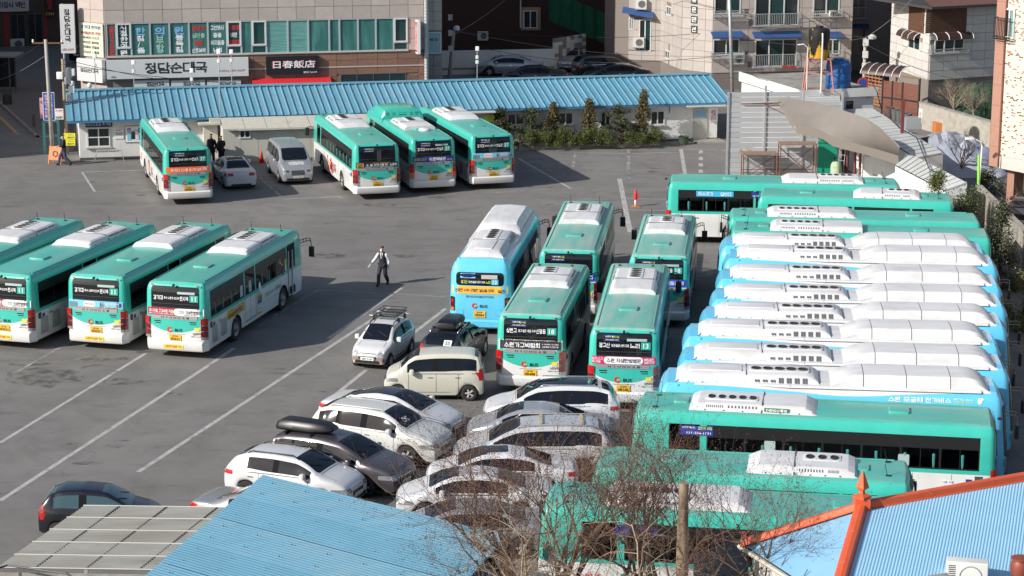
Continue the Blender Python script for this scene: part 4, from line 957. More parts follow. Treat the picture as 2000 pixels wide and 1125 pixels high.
# crosswise rank, far to near
make_bus('city_bus', 'teal and white bus with cyan window banner, furthest back of the crosswise row', (1312, 356, 1750, 364), 10.95, '', '바1810', 'sky', ac='taper', group=GD, seats=True, ads=ads_R1)
make_bus('city_bus', 'short teal bus wedged second from the back with three roof fans', (1487, 383, 1858, 395), 8.9, '', '바1811', 'sky', ac='taper', ac_n=3, group=GD, ads=ads_R2)
make_bus('city_bus', 'teal bus third from the back, facing left, with slotted roof unit', (1908, 434, 1427, 424), 10.95, '', '바1812', 'sky', ac='taper', group=GD)
make_bus('city_bus', 'teal bus facing left, touching the first white-roofed electric bus', (1938, 465, 1422, 450), 10.95, '', '바1813', 'sky', ac='boxy', group=GD)
EL = [((1409, 472), (1921, 482)), ((1411, 496), (1950, 509)), ((1398, 535), (1955, 547)), ((1388, 574), (1962, 586)), ((1363, 611), (1968, 624)), ((1330, 645), (1955, 660)), ((1325, 691), (1968, 708)), ((1283, 733), (1962, 753))]
EW = ['furthest', 'second from the far end', 'third from the far end', 'fourth from the far end', 'fourth from the near end', 'third from the near end', 'second from the near end', 'nearest']
EX = [', beside the teal buses', '', '', '', '', '', '', ', with lettering on its flank']
for i, (a, f) in enumerate(EL):
    make_bus('electric_bus', '%s of the eight white-roofed electric buses%s' % (EW[i], EX[i]), (*a, *f), 10.95, '', '바18%02d' % (80 + i), 'sky', sz=3.0, elec=True, body='elec', group=GE, ads=ads_E8 if i == 7 else None, tail=False)
make_bus('city_bus', 'teal and white bus with long dark window band, before the electric buses', (1932, 810, 1256, 778), 10.95, '', '바1814', 'sky', sz=3.0, ac='taper', group=GD, seats=True, ads=ads_G1)
make_bus('city_bus', 'short teal bus with three roof fans, behind the bare trees', (1165, 888, 1780, 918), 8.9, '', '바1815', 'sky', sz=3.0, ac='taper', ac_n=3, group=GD)
make_bus('city_bus', 'teal bus half hidden by the bare trees and the orange-edged roof', (1875, 998, 1058, 958), 10.95, '', '바1816', 'sky', sz=3.0, ac='taper', group=GD, seats=True, ads=ads_G3)
# ---------------------------------------------------------------- cars
def interp(pts, y):
    if y <= pts[0][0]: return pts[0][1]
    for (a, b), (c, d) in zip(pts[:-1], pts[1:]):
        if y <= c:
            t = (y - a) / (c - a); return b + (d - b) * t
    return pts[-1][1]
# silhouettes in metres from the rear bumper: top line, belt, cabin = rear glass base, roof rear, roof front, cowl
CARS = {
 'sedan': dict(L=4.75, w=.91, top=[(0, .80), (.12, 1.0), (.9, 1.07), (1.65, 1.36), (2.2, 1.43), (2.9, 1.42), (3.35, 1.28), (3.95, .98), (4.4, .86), (4.66, .74), (4.75, .62)], cab=(.85, 1.65, 2.95, 3.75), belt=.92, wr=.60, wy=(.98, 3.82), R=.33, pil=(2.15,), q=1.35),
 'coupe': dict(L=4.88, w=.93, top=[(0, .85), (.15, 1.03), (.7, 1.08), (1.6, 1.37), (2.2, 1.44), (2.75, 1.42), (3.3, 1.26), (3.95, .98), (4.5, .83), (4.8, .70), (4.88, .58)], cab=(.7, 1.55, 2.8, 3.85), belt=.93, wr=.60, wy=(1.0, 3.9), R=.34, pil=(2.15,), q=1.3),
 'suv': dict(L=4.66, w=.94, top=[(0, .95), (.1, 1.2), (.35, 1.55), (.8, 1.68), (1.6, 1.72), (2.6, 1.70), (3.05, 1.55), (3.62, 1.16), (4.2, 1.06), (4.52, .92), (4.66, .70)], cab=(.12, .62, 2.75, 3.5), belt=1.08, wr=.66, wy=(.92, 3.68), R=.36, pil=(1.12, 2.05), q=.42),
 'small_suv': dict(L=4.2, w=.90, top=[(0, .9), (.1, 1.1), (.35, 1.38), (.8, 1.53), (1.5, 1.56), (2.3, 1.54), (2.75, 1.4), (3.3, 1.08), (3.8, .96), (4.1, .82), (4.2, .64)], cab=(.14, .65, 2.45, 3.2), belt=1.0, wr=.62, wy=(.82, 3.4), R=.34, pil=(1.75,), q=.85),
 'mpv': dict(L=4.65, w=.92, top=[(0, .9), (.1, 1.15), (.3, 1.5), (.7, 1.61), (1.6, 1.65), (2.5, 1.62), (2.95, 1.46), (3.6, 1.12), (4.2, 1.0), (4.52, .86), (4.65, .66)], cab=(.1, .5, 2.65, 3.55), belt=1.02, wr=.68, wy=(.88, 3.64), R=.34, pil=(1.05, 1.98), q=.38),
 'van_long': dict(L=5.1, w=.98, top=[(0, .9), (.1, 1.15), (.3, 1.58), (.7, 1.70), (1.6, 1.74), (2.9, 1.70), (3.4, 1.52), (4.0, 1.16), (4.6, 1.02), (4.95, .86), (5.1, .66)], cab=(.1, .45, 3.05, 3.95), belt=1.05, wr=.74, wy=(.95, 3.95), R=.34, pil=(1.2, 2.35), q=.38),
 'box': dict(L=3.6, w=.80, top=[(0, .95), (.08, 1.25), (.2, 1.58), (.45, 1.68), (1.2, 1.71), (2.3, 1.69), (2.62, 1.55), (3.02, 1.14), (3.3, 1.02), (3.5, .90), (3.6, .66)], cab=(.08, .34, 2.42, 2.98), belt=1.02, wr=.64, wy=(.55, 3.07), R=.29, pil=(1.02, 1.72), q=.28),
 'hatch': dict(L=3.55, w=.76, top=[(0, .85), (.08, 1.02), (.35, 1.36), (.7, 1.46), (1.2, 1.49), (1.9, 1.46), (2.25, 1.3), (2.75, .96), (3.2, .84), (3.46, .72), (3.55, .55)], cab=(.1, .52, 2.0, 2.72), belt=.90, wr=.55, wy=(.6, 2.94), R=.28, pil=(1.32,), q=.5),
 'van': dict(L=5.1, w=.96, top=[(0, 1.0), (.06, 1.4), (.15, 1.82), (.4, 1.90), (1.6, 1.93), (3.3, 1.88), (3.75, 1.66), (4.3, 1.22), (4.7, 1.08), (4.98, .92), (5.1, .66)], cab=(.05, .2, 3.5, 4.28), belt=1.12, wr=.76, wy=(.95, 4.1), R=.34, pil=(2.05, 3.1), q=.4),
}
TY = MB().lathe([(.6, -.5), (.92, -.5), (1, -.36), (1, .36), (.92, .5), (.6, .5)], axis='x', n=20, caps=False).mesh('tyre', [rubber]); autos(TY, 40)
def rim_mesh():
    mb = MB(); mb.lathe([(.68, .47), (.62, .40), (.60, .1)], axis='x', n=20, caps=False)
    mb.quad([(.12, .6 * math.cos(2 * math.pi * k / 20), .6 * math.sin(2 * math.pi * k / 20)) for k in range(20)], 1)
    for k in range(5):
        a = 2 * math.pi * k / 5
        def P(r, t, x): return (x, r * math.cos(a) - t * math.sin(a), r * math.sin(a) + t * math.cos(a))
        mb.grid([[P(.08, -.10, .36), P(.08, -.06, .44), P(.08, .06, .44), P(.08, .10, .36)], [P(.64, -.15, .32), P(.64, -.11, .41), P(.64, .11, .41), P(.64, .15, .32)]])
    mb.lathe([(.16, .30), (.15, .46), (.02, .47)], axis='x', n=10)
    return mb.mesh('rim', [alloy, black])
RIM = rim_mesh()
MESHES = {}
def car_mesh(kind):
    if kind in MESHES: return MESHES[kind]
    K = CARS[kind]; L, w, top, cab, belt, wr, wy, RR = (K[k] for k in ('L', 'w', 'top', 'cab', 'belt', 'wr', 'wy', 'R'))
    ar = RR * 1.13; zs = .22; pw = .045
    ys = {0.0, .05, .14, .3, L - .3, L - .14, L - .05, L}
    for yc in wy:
        for k in range(9): ys.add(yc + ar * math.cos(math.pi * k / 8))
    for c in cab: ys.add(c)
    marks = []
    for p in K['pil']: ys |= {p - pw, p + pw}; marks.append((p - pw, p + pw))
    ys |= {K['q'], cab[2] + .07, cab[3] - .12, (cab[2] + cab[3]) / 2, (cab[0] + cab[1]) / 2, (cab[1] + cab[2]) / 2}
    key = set(cab) | {K['q'], L, 0.0}
    for a, b in marks: key |= {a, b}
    ys = sorted(ys); yy = []
    for y in ys:
        if yy and y - yy[-1] < .035:
            if y in key and yy[-1] not in key: yy[-1] = y
            elif y in key: yy.append(y)
            continue
        yy.append(y)
    ys = yy
    def half(y):
        t = 1.0
        if y < .75: t = 1 - .13 * ((.75 - y) / .75) ** 2.6
        if y > L - .95: t = 1 - .20 * ((y - L + .95) / .95) ** 2.3
        return w * t
    rows = []
    for y in ys:
        h = half(y); zt = interp(top, y); b = min(belt + (.03 if y < 1.2 else 0), zt - .05)
        incab = cab[0] < y < cab[3]
        z0 = zs + (.05 if y < .1 or y > L - .1 else 0); z1 = .50
        for yc in wy:
            if abs(y - yc) < ar - 1e-4:
                za = RR + math.sqrt(ar * ar - (y - yc) ** 2); z0 = max(z0, za); z1 = max(z1, za + .05)
        if y < cab[0] or y > cab[3]: zsh = zt - .06 if y > cab[3] else zt - .05
        else: zsh = b
        zsh = max(zsh, z1 + .05) if zt > z1 + .1 else zsh
        zsh = min(zsh, zt - .02)
        if incab:
            ct = min(1, (y - cab[0]) / (cab[1] - cab[0])) if y < cab[1] else (min(1, (cab[3] - y) / (cab[3] - cab[2])) if y > cab[2] else 1)
            x4 = h * .93 + (wr - h * .93) * ct ** .8; z4 = zt - .045 - .02 * ct; x5 = x4 - .075 - .05 * (1 - ct); z5 = zt - .012
        else: x4 = h * .86; z4 = zt - .022; x5 = h * .62; z5 = zt - .006
        x3 = h * .955 if incab else h * .95
        rows.append([(h * .93, y, z0), (h, y, z1), (h, y, (z1 + zsh) / 2 + .04), (x3, y, zsh), (x4, y, z4), (x5, y, z5), (x5 * .5, y, zt + .003), (0, y, zt + .008)])
    full = [[(-p[0], p[1], p[2]) for p in r] + [r[k] for k in range(len(r) - 2, -1, -1)] for r in rows]
    nc = len(full[0])  # 15
    panes = {}
    def fm(i, j):
        ym = (ys[i] + ys[i + 1]) / 2; k = j if j < 7 else 13 - j; side = 0 if j < 7 else 1
        if k == 3 and cab[0] < ym < cab[3]:
            if ym < K['q'] or ym > cab[3] - .2 or any(a < ym < b for a, b in marks): return 1 if (ym > K['q'] and ym < cab[3] - .2) else 0
            n = len([b for a, b in marks if ym > b])
            return 4 + n * 2 + side
        if k >= 5:
            if cab[2] < ym < cab[3]: return 2
            if cab[0] < ym < cab[1]: return 3
            if cab[1] < ym < cab[2]: return 12
        return 0
    mb = MB(); mb.grid(full, fm=fm)
    for r, fl in ((full[0], True), (full[-1], False)):
        for k in range(7):
            q = [r[k], r[k + 1], r[nc - 2 - k], r[nc - 1 - k]] if k < 6 else [r[6], r[7], r[8]]
            mb.quad(q if not fl else q[::-1], 0)
    me = bpy.data.meshes.new(kind); me.from_pydata(mb.v, [], mb.f); dm = [bpy.data.materials.get('slot%d' % i) or bpy.data.materials.new('slot%d' % i) for i in range(13)]
    for d in dm: me.materials.append(d)
    me.polygons.foreach_set('material_index', mb.m); fixn(me)
    o = bpy.data.objects.new('tmp', me); COL.objects.link(o); m = o.modifiers.new('s', 'SUBSURF'); m.levels = 2; m.render_levels = 2
    dg = bpy.context.evaluated_depsgraph_get(); ev = o.evaluated_get(dg); em = bpy.data.meshes.new_from_object(ev)
    V = [v.co.copy() for v in em.vertices]; F = [(tuple(p.vertices), p.material_index) for p in em.polygons]
    bpy.data.objects.remove(o); bpy.data.meshes.remove(me); bpy.data.meshes.remove(em)
    B = BVHTree.FromPolygons(V, [f[0] for f in F])
    groups = {}
    for f, m in F: groups.setdefault({0: 'body', 1: 'body_pillar', 2: 'windscreen', 3: 'rear_window', 12: 'roof'}.get(m, 'side_window%d' % m), []).append(f)
    MESHES[kind] = (V, groups, B, K); return MESHES[kind]
def submesh(V, fs, name, m):
    idx = {}; nv = []; nf = []
    for f in fs:
        t = []
        for i in f:
            if i not in idx: idx[i] = len(nv); nv.append(tuple(V[i]))
            t.append(idx[i])
        nf.append(tuple(t))
    me = bpy.data.meshes.new(name); me.from_pydata(nv, [], nf); me.materials.append(m); me.polygons.foreach_set('use_smooth', [True] * len(nf)); me.update(); return me
carglass = mat('car_tinted_glass', (.008, .011, .018), .05, spec=.28)
lightglass = mat('car_glass_reflecting', (.045, .085, .10), .05, spec=.7, coat=.3)
def paintm(name, c, **k): return mat(name, c, .3, coat=.8, var=.03, vs=1.5, **k)
PW = paintm('car_paint_white', (.58, .585, .60)); PP = paintm('car_paint_pearl', (.57, .58, .56)); PC = paintm('car_paint_cream', (.56, .55, .47)); PS = mat('car_paint_silver', (.42, .43, .45), .32, metal=.5, coat=.8)
PB = paintm('car_paint_black', (.008, .009, .014)); PG = mat('car_paint_plum_grey', (.085, .076, .088), .3, metal=.4, coat=.8); PD = paintm('car_paint_dark_slate', (.018, .022, .028)); PV = mat('car_paint_light_grey', (.34, .34, .34), .3, metal=.5, coat=.8)
seamd = mat('door_seam', (.05, .05, .05), .8)
def make_car(label, kind, paint, u, v, head, group=None, roof=None, glass=None, name='parked_car', rails=None, lower=None, plate='22가 1978', z=0, anchor='c', tail='wide', front='normal', cat='car', extras=None, scale=1.0, mirror_col=None):
    """head: direction the car points to, degrees counter-clockwise from the picture's right"""
    V, groups, B, K = car_mesh(kind); L, w = K['L'], K['w']; rz = R(head - 90)
    p = G(u, v, z); fw = Vector((math.cos(R(head)), math.sin(R(head)), 0)); rt = Vector((fw.y, -fw.x, 0))
    off = {'c': Vector((0, L / 2, 0)), 'fr': Vector((w * .93, K['wy'][1], 0)), 'fl': Vector((-w * .93, K['wy'][1], 0)), 'rr': Vector((w * .93, K['wy'][0], 0)), 'rl': Vector((-w * .93, K['wy'][0], 0)), 'nose': Vector((0, L, 0)), 'tail': Vector((0, 0, 0))}[anchor]
    org = Vector((p.x, p.y, 0)) - (fw * off.y + rt * off.x) * scale
    c = thing(name, label, cat, (org.x, org.y, 0), rz, group); c.scale = (scale,) * 3
    gl = glass or carglass
    for g, fs in sorted(groups.items()):
        key = (kind, g, paint.name, (roof or paint).name, gl.name)
        nm = 'side_window' if g.startswith('side') else ('window_pillar' if g == 'body_pillar' else g)
        m = paint if g == 'body' else (roof or paint) if g == 'roof' else mat('matt_pillar', (.012, .012, .014), .85, spec=.1) if g == 'body_pillar' else gl
        if key not in MESHES: MESHES[key] = submesh(V, fs, nm, m)
        ob(nm, MESHES[key], c)
    for x in (-1, 1):
        for y in K['wy']:
            o = ob('wheel', TY, c, (x * (w - .13), y, K['R'])); o.scale = (x * .22, K['R'], K['R'])
            ob('rim', RIM, o)
    mb = MB(); ar = K['R'] * 1.13
    for s in (-1, 1):
        for yc in K['wy']:
            mb.grid([[(s * (w * .925 - dx), yc + ar * math.cos(math.pi * k / 10), K['R'] + ar * math.sin(math.pi * k / 10) - .004) for k in range(11)] for dx in (0, .35)])
            mb.quad([(s * (w - .40), yc - ar, .2), (s * (w - .40), yc + ar, .2), (s * (w - .40), yc + ar, K['R'] + ar), (s * (w - .40), yc - ar, K['R'] + ar)])
    mb.box(-w * .88, .2, .17, w * .88, L - .25, .27)
    part('underbody', mb, black, c)
    def st(vf, side, nm, m, off=.008, sm=False): return stick(B, vf, side, off, nm, m, c, fallback=6)
    zf = interp(K['top'], L - .25)
    hz = min(zf - .16, .74) if kind in ('sedan', 'coupe', 'hatch') else zf - .22
    for s in (-1, 1):
        if front == 'round': V2, F2 = disc(s * w * .66, hz - .02, .125, .125, 16); st((V2, F2), 'front', 'headlamp', mat('lamp_rim', (.3, .3, .3), .3, metal=.5), .006); st(disc(s * w * .66, hz - .02, .10, .10, 16), 'front', 'lamp_lens', clearlens, .012); st(disc(s * w * .66, hz - .25, .04), 'front', 'indicator_lamp', orangelens, .01)
        else:
            st(rrect(s * w * .66 - .19, hz - .08, s * w * .66 + .19, hz + .07, .05, nx=4, ny=2), 'front', 'headlamp', clearlens)
            st(rrect(s * w * .6 - .08, hz - .05, s * w * .6 + .08, hz + .05, .04, nx=2), 'front', 'lamp_lens', mat('lamp_dark', (.06, .06, .07), .1), .012)
            side = 'right' if s > 0 else 'left'; ysd = (L - .52) * s
            V2, F2 = rrect(min(ysd, ysd + s * .42), hz - .06, max(ysd, ysd + s * .42), hz + .07, .05, nx=4); st((V2, F2), side, 'headlamp', clearlens)
        tz = K['belt'] - .08 if kind not in ('sedan', 'coupe') else .86
        if tail == 'wide': st(rrect(s * w * .68 - .2, tz - .08, s * w * .68 + .2, tz + .07, .04, nx=4, ny=2), 'rear', 'tail_lamp', redlens)
        else: st(rrect(s * w * .82 - .09, tz - .18, s * w * .82 + .09, tz + .24, .05, nx=3, ny=3), 'rear', 'tail_lamp', redlens)
        side = 'right' if s > 0 else 'left'
        a_, b_ = sorted((s * .08, s * (.36 if tail == 'wide' else .2)))
        st(rrect(a_, tz - (.07 if tail == 'wide' else .18), b_, tz + (.06 if tail == 'wide' else .22), .03, nx=3, ny=2), side, 'tail_lamp', redlens)
        # door seams and handles
        def S_(y0, y1, z0, z1, nm='door_seam', m=seamd, o=.006, ny=4): a, b = sorted((s * y0, s * y1)); st(rrect(a, z0, b, z1, 0, ny=ny, nx=1 if abs(y1 - y0) < .1 else 4), side, nm, m, o)
        doors = [K['pil'][-1], K['cab'][3] - .28] + ([K['wy'][0] + K['R'] * 1.3] if K['pil'][-1] - K['wy'][0] > .9 else [])
        for y in doors: S_(y - .006, y + .006, .34, K['belt'] - .03)
        S_(min(doors), max(doors), .325, .337)
        for y in (K['pil'][-1] + .12, K['pil'][-1] - .85):
            if y > K['wy'][0] - .1: S_(y, y + .17, K['belt'] - .16, K['belt'] - .13, 'door_handle', chrome, .02, 1)
        S_(K['q'] + .05, K['cab'][3] - .28, K['belt'] - .022, K['belt'] + .004, 'belt_trim', chrome if len(K['pil']) > 1 else black, .010, 1)
        mx = w * 1.0; my = K['cab'][3] - .42
        mb = MB().rbox(s * mx - .02 if s > 0 else s * mx - .18, my - .07, K['belt'] + .0, s * mx + .18 if s > 0 else s * mx + .02, my + .10, K['belt'] + .17, .05, .05).box(min(s * mx * .9, s * mx), my, K['belt'] + .01, max(s * mx * .9, s * mx), my + .06, K['belt'] + .06)
        part('door_mirror', mb, mirror_col or paint, c, 'auto')
    gy = hz - .06
    st(rrect(-.36, gy - .16, .36, gy + .09, .06, nx=5, ny=2), 'front', 'grille', mat('grille_black', (.02, .02, .02), .4), .007)
    for k in range(3): st(rrect(-.33, gy - .12 + k * .07, .33, gy - .105 + k * .07, 0, nx=4), 'front', 'grille_bar', chrome, .014)
    st(rrect(-w * .66, .28, w * .66, .40, .05, nx=6), 'front', 'air_intake', black, .006)
    for side, zz in (('front', .46), ('rear', .62 if kind not in ('sedan', 'coupe') else .68)):
        st(rrect(-.26, zz - .06, .26, zz + .06, .01, nx=3), side, 'licence_plate', plate_w, .03); st(text_s(plate, .40, .075, 0, zz), side, 'plate_lettering', ink, .036)
    st(rrect(-w * .6, .26, w * .6, .36, .04, nx=5), 'rear', 'bumper_trim', black, .006)
    yb = K['cab'][3] + .05; st(rrect(-w * .62, yb, w * .62, yb + .014, 0, nx=6), 'top', 'bonnet_seam', seamd, .005)
    for s in (-1, 1): st(rrect(s * w * .66 - .006, yb, s * w * .66 + .006, L - .42, 0, ny=6), 'top', 'bonnet_seam', seamd, .005)
    # wipers and rails
    mb = MB(); yc = K['cab'][3] - .16
    for x in (-.45, .15): mb.tube([(x, yc + .02, interp(K['top'], yc) + .01), (x + .42, yc - .22, interp(K['top'], yc - .22) + .0)], .012, 4)
    part('wiper', mb, black, c)
    if rails:
        for s in (-1, 1):
            y0, y1 = K['cab'][1] + .1, K['cab'][2] + .05; mb = MB()
            mb.tube([(s * (K['wr'] - .09), y0, interp(K['top'], y0) - .02), (s * (K['wr'] - .08), y0 + .15, interp(K['top'], y0 + .15) + .035), (s * (K['wr'] - .08), y1 - .2, interp(K['top'], y1 - .2) + .035), (s * (K['wr'] - .09), y1, interp(K['top'], y1) - .03)], .02, 6)
            part('roof_rail', mb, rails, c, True)
    if lower:
        for s, side in ((1, 'right'), (-1, 'left')):
            a, b = sorted((s * (K['wy'][0] + K['R'] * 1.15), s * (K['wy'][1] - K['R'] * 1.15))); st(rrect(a, .24, b, .36, 0, nx=5), side, 'sill_trim', lower, .008)
        for side in ('front', 'rear'): st(rrect(-w * .84, .24, w * .84, .52, .06, nx=8, ny=3), side, 'bumper_cover', lower, .005)
    if extras: extras(c, K, B)
    return c
def text_s(s, w, h, x, z): return shift(text2d(s, w, h), x, z)
def cargo(car, label, K, y0, y1, xc, hw):
    z = max(interp(K['top'], y) for y in (y0 + .3, (y0 + y1) / 2)) + .03
    b = thing('roof_box', label, 'roof box'); b.matrix_world = Matrix.Translation(car.location) @ Matrix.Rotation(car.rotation_euler.z, 4, 'Z')
    rows = []
    for t, s, hz in ((0, .86, .3), (.02, .96, .75), (.08, 1, .95), (.3, 1, 1), (.6, .99, 1), (.84, .86, .80), (.96, .62, .5), (1, .45, .25)):
        y = y0 + (y1 - y0) * t; h = hw * s; H = .31 * hz; zb = z + .10 * (1 - min(1, hz * 2)) + (.08 * max(0, t - .6) / .4)
        rows.append([(xc - h * .85, y, zb), (xc - h, y, zb + .06), (xc - h * .97, y, zb + H * .6), (xc - h * .72, y, zb + H), (xc, y, zb + H * 1.06), (xc + h * .72, y, zb + H), (xc + h * .97, y, zb + H * .6), (xc + h, y, zb + .06), (xc + h * .85, y, zb)])
    mb = MB().grid(rows); mb.quad(rows[0][::-1]).quad(rows[-1]); mb.grid([[r[0], r[-1]] for r in rows]); part('box_shell', mb, mat('box_plastic', (.010, .011, .015), .35, spec=.35), b, 'auto')
    for y in (y0 + .45, y0 + 1.35):
        zz = interp(K['top'], y)
        mb = MB().box(-K['wr'] + .02, y - .03, z - .05, K['wr'] - .02, y + .03, z + .01)
        for s in (-1, 1): mb.box(s * (K['wr'] - .1) - .04, y - .05, zz - .06, s * (K['wr'] - .1) + .04, y + .05, z - .02)
        part('cross_bar', mb, black, b)
    part('maker_badge', MB().box(xc + hw * .965, y0 + .38, z + .12, xc + hw * .985, y0 + .62, z + .17), chrome, b)
    return b
def wood(c, K, B):
    for y in (1.0, 2.3): z = interp(K['top'], y) + .03; part('roof_strip', MB().box(-.5, y - .05, z, .5, y + .05, z + .035), mat('pale_wood', (.42, .34, .22), .7, var=.15), c)
def sunroof(c, K, B):
    y0, y1 = K['cab'][2] - .75, K['cab'][2] - .05; V, F = rrect(-.36, y0, .36, y1, .05, nx=3, ny=4); stick(B, (V, F), 'top', .006, 'sunroof', carglass, c)
def panorama(c, K, B):
    V, F = rrect(-.46, K['cab'][1] + .15, .46, K['cab'][2] - .05, .06, nx=4, ny=6); stick(B, (V, F), 'top', .006, 'sunroof', carglass, c)
def hood_patch(c, K, B):
    V, F = rrect(-.42, 4.42, .42, 4.72, .1, nx=5, ny=3); stick(B, (V, F), 'top', .004, 'worn_bonnet_patch', mat('peeling_lacquer', (.45, .45, .45), .8, var=.3, vs=6, dirt=(.2, .2, .21), ds=5), c)
def dealer_badge(c, K, B):
    stick(B, shift(text2d('CMC', .36, .12), -.2, 1.40), 'front', .012, 'windscreen_lettering', white_ink, c)
def chevro(c, K, B):
    stick(B, rrect(-.30 + .45, 1.14, .0 + .45, 1.32, 0), 'rear', .014, 'window_notice', WHT, c); stick(B, text_s('초보\n운전', .2, .13, .3, 1.23), 'rear', .018, 'lettering', ink, c)
    stick(B, rrect(-.1, .99, .1, 1.03, .02), 'rear', .014, 'emblem', mat('gold_print', (0, 0, 0)), c)
CG = 'cars parked nose to nose at the front of the yard'
make_car('white sedan with black glass roof strip parked right beside the orange-bannered bus', 'sedan', mat('car_paint_grey_white', (.52, .53, .56), .3, coat=.8), 472, 372, 106.5, anchor='tail', group='cars beside the office', extras=panorama, plate='24서 7818')
make_car('silver minivan facing the camera with peeling bonnet lacquer', 'van', PS, 583, 362, 286, anchor='nose', name='minivan', cat='van', group='cars beside the office', extras=hood_patch, plate='80나 0378', tail='tall')
make_car('small white and grey hatchback with a black roof rack and round headlamps', 'hatch', PW, 763, 719, 253, anchor='fl', front='round', lower=mat('trim_grey', (.20, .20, .19), .5), plate='58너 5164', glass=None, group='cars standing in the lanes', rails=black)
kb = make_car('dark slate hatchback seen from behind with a white notice in its rear window', 'small_suv', PD, 947, 694, 75, anchor='fr', tail='tall', rails=chrome, group='cars standing in the lanes', plate='61무 2240', extras=chevro)
cargo(kb, 'black roof box on the dark car behind the cream one', CARS['small_suv'], .75, 2.45, .05, .42)
make_car('cream boxy minicar parked side-on facing left', 'box', PC, 778, 783, 180, anchor='fl', tail='tall', group='cars standing in the lanes', plate='19하 4471')
HL = -24
make_car('white sedan with all black roof, furthest of the left cluster', 'coupe', PW, 893, 858, HL, anchor='nose', roof=PB, group=CG, plate='12라 5030')
make_car('pearl white four-wheel-drive car with clear roof rails between black-roofed sedan and plum car', 'suv', PP, 795, 913, HL, anchor='fr', rails=PP, group=CG, plate='35거 8812', extras=dealer_badge)
kg = make_car('plum grey people carrier with a black roof box', 'mpv', PG, 712, 971, HL - 1, anchor='fr', rails=None, group=CG, plate='40더 7716')
cargo(kg, 'glossy black roof box on the plum grey people carrier', CARS['mpv'], .25, 2.25, .12, .38)
make_car('white crossover with black roof rails half behind the blue foreground roof', 'small_suv', PW, 700, 990, HL + 3, anchor='nose', rails=black, group=CG, plate='63수 1107')
make_car('light grey sedan mostly hidden under the corrugated roofs', 'sedan', PV, 398, 1022, HL - 2, anchor='tail', group=CG)
make_car('black hatchback with chrome window line behind the grey corrugated roof', 'hatch', PB, 82, 1040, 2, anchor='tail', tail='tall', glass=lightglass, group=CG, scale=.99)
make_car('white four-wheel-drive car with glass roof panel, furthest of the right cluster', 'suv', PW, 943, 838, 180, anchor='nose', rails=chrome, extras=panorama, group=CG, tail='wide')
make_car('silver sedan between the two larger white cars of the right cluster', 'sedan', PS, 912, 868, 178, anchor='nose', group=CG)
make_car('silvery white people carrier with two wooden strips on its roof', 'van_long', mat('car_paint_silver_white', (.55, .55, .55), .3, metal=.3, coat=.8), 885, 920, 180, anchor='nose', rails=PS, extras=wood, group=CG, tail='tall')
make_car('white sedan with a small square sunroof among the bare branches', 'sedan', PW, 832, 962, 181, anchor='nose', group=CG, extras=sunroof)
make_car('plain white sedan behind the tip of the blue foreground roof', 'sedan', PW, 774, 1006, 181, anchor='nose', group=CG)
make_car('silver sedan nearest the camera, nose hidden under the blue roof', 'sedan', PS, 762, 1075, 182, anchor='nose', group=CG)
make_car('silver saloon parked along the white wall in the back alley', 'sedan', PS, 931, 146, 180, anchor='nose', group='cars in the back alley', scale=1.03)
make_car('black saloon in the back alley, only its roof arch showing', 'sedan', PB, 1045, 166, 180, anchor='c', group='cars in the back alley')
make_car('grey people carrier facing the camera in the back alley', 'mpv', PV, 1108, 142, 262, anchor='nose', group='cars in the back alley')
make_car('dark estate with a lit tail lamp in the back alley', 'mpv', PD, 1122, 152, 20, anchor='tail', group='cars in the back alley')
make_car('black saloon at the right end of the back alley', 'coupe', PB, 1205, 162, 185, anchor='c', group='cars in the back alley')
make_car('dark car behind the concrete boundary wall', 'suv', PD, 2010, 440, 70, anchor='c', group='cars beyond the boundary wall')
make_car('black car in the shaded street at the upper left', 'sedan', PB, 190, 118, 60, anchor='c', group='cars in the shaded street')
# ---------------------------------------------------------------- buildings
class Frame:
    """an upright facade: origin, direction of its run; s metres along, z up, depth inwards"""
    def __init__(s, a, b): s.o = Vector((a[0], a[1], 0)); d = Vector((b[0] - a[0], b[1] - a[1], 0)); s.len = d.length; s.d = d.normalized(); s.n = Vector((-s.d.y, s.d.x, 0)); s.rz = math.atan2(s.d.y, s.d.x)
    def px(s, u, v, dep=0):
        r = ray(u, v); c = Vector((0, 0, CAM_H)); o = s.o + s.n * dep; t = (o - c).dot(s.n) / r.dot(s.n); p = c + r * t
        return (p - o).dot(s.d), p.z
    def rect(s, u0, v0, u1, v1, dep=0):
        c = [s.px(u, v, dep) for u, v in ((u0, v0), (u1, v0), (u0, v1), (u1, v1))]
        return (c[0][0] + c[2][0]) / 2, (c[2][1] + c[3][1]) / 2, (c[1][0] + c[3][0]) / 2, (c[0][1] + c[1][1]) / 2
    def thing(s, name, label, cat, group=None): return thing(name, label, cat, tuple(s.o), s.rz, group)
UNIT = {}
def ubox(name, m):
    k = (name, m.name)
    if k not in UNIT: UNIT[k] = MB().box(0, 0, 0, 1, 1, 1).mesh(name, [m])
    return UNIT[k]
def put(name, m, p, x0, y0, z0, x1, y1, z1):
    o = ob(name, ubox(name, m), p, (x0, y0, z0)); o.scale = (x1 - x0, y1 - y0, z1 - z0); return o
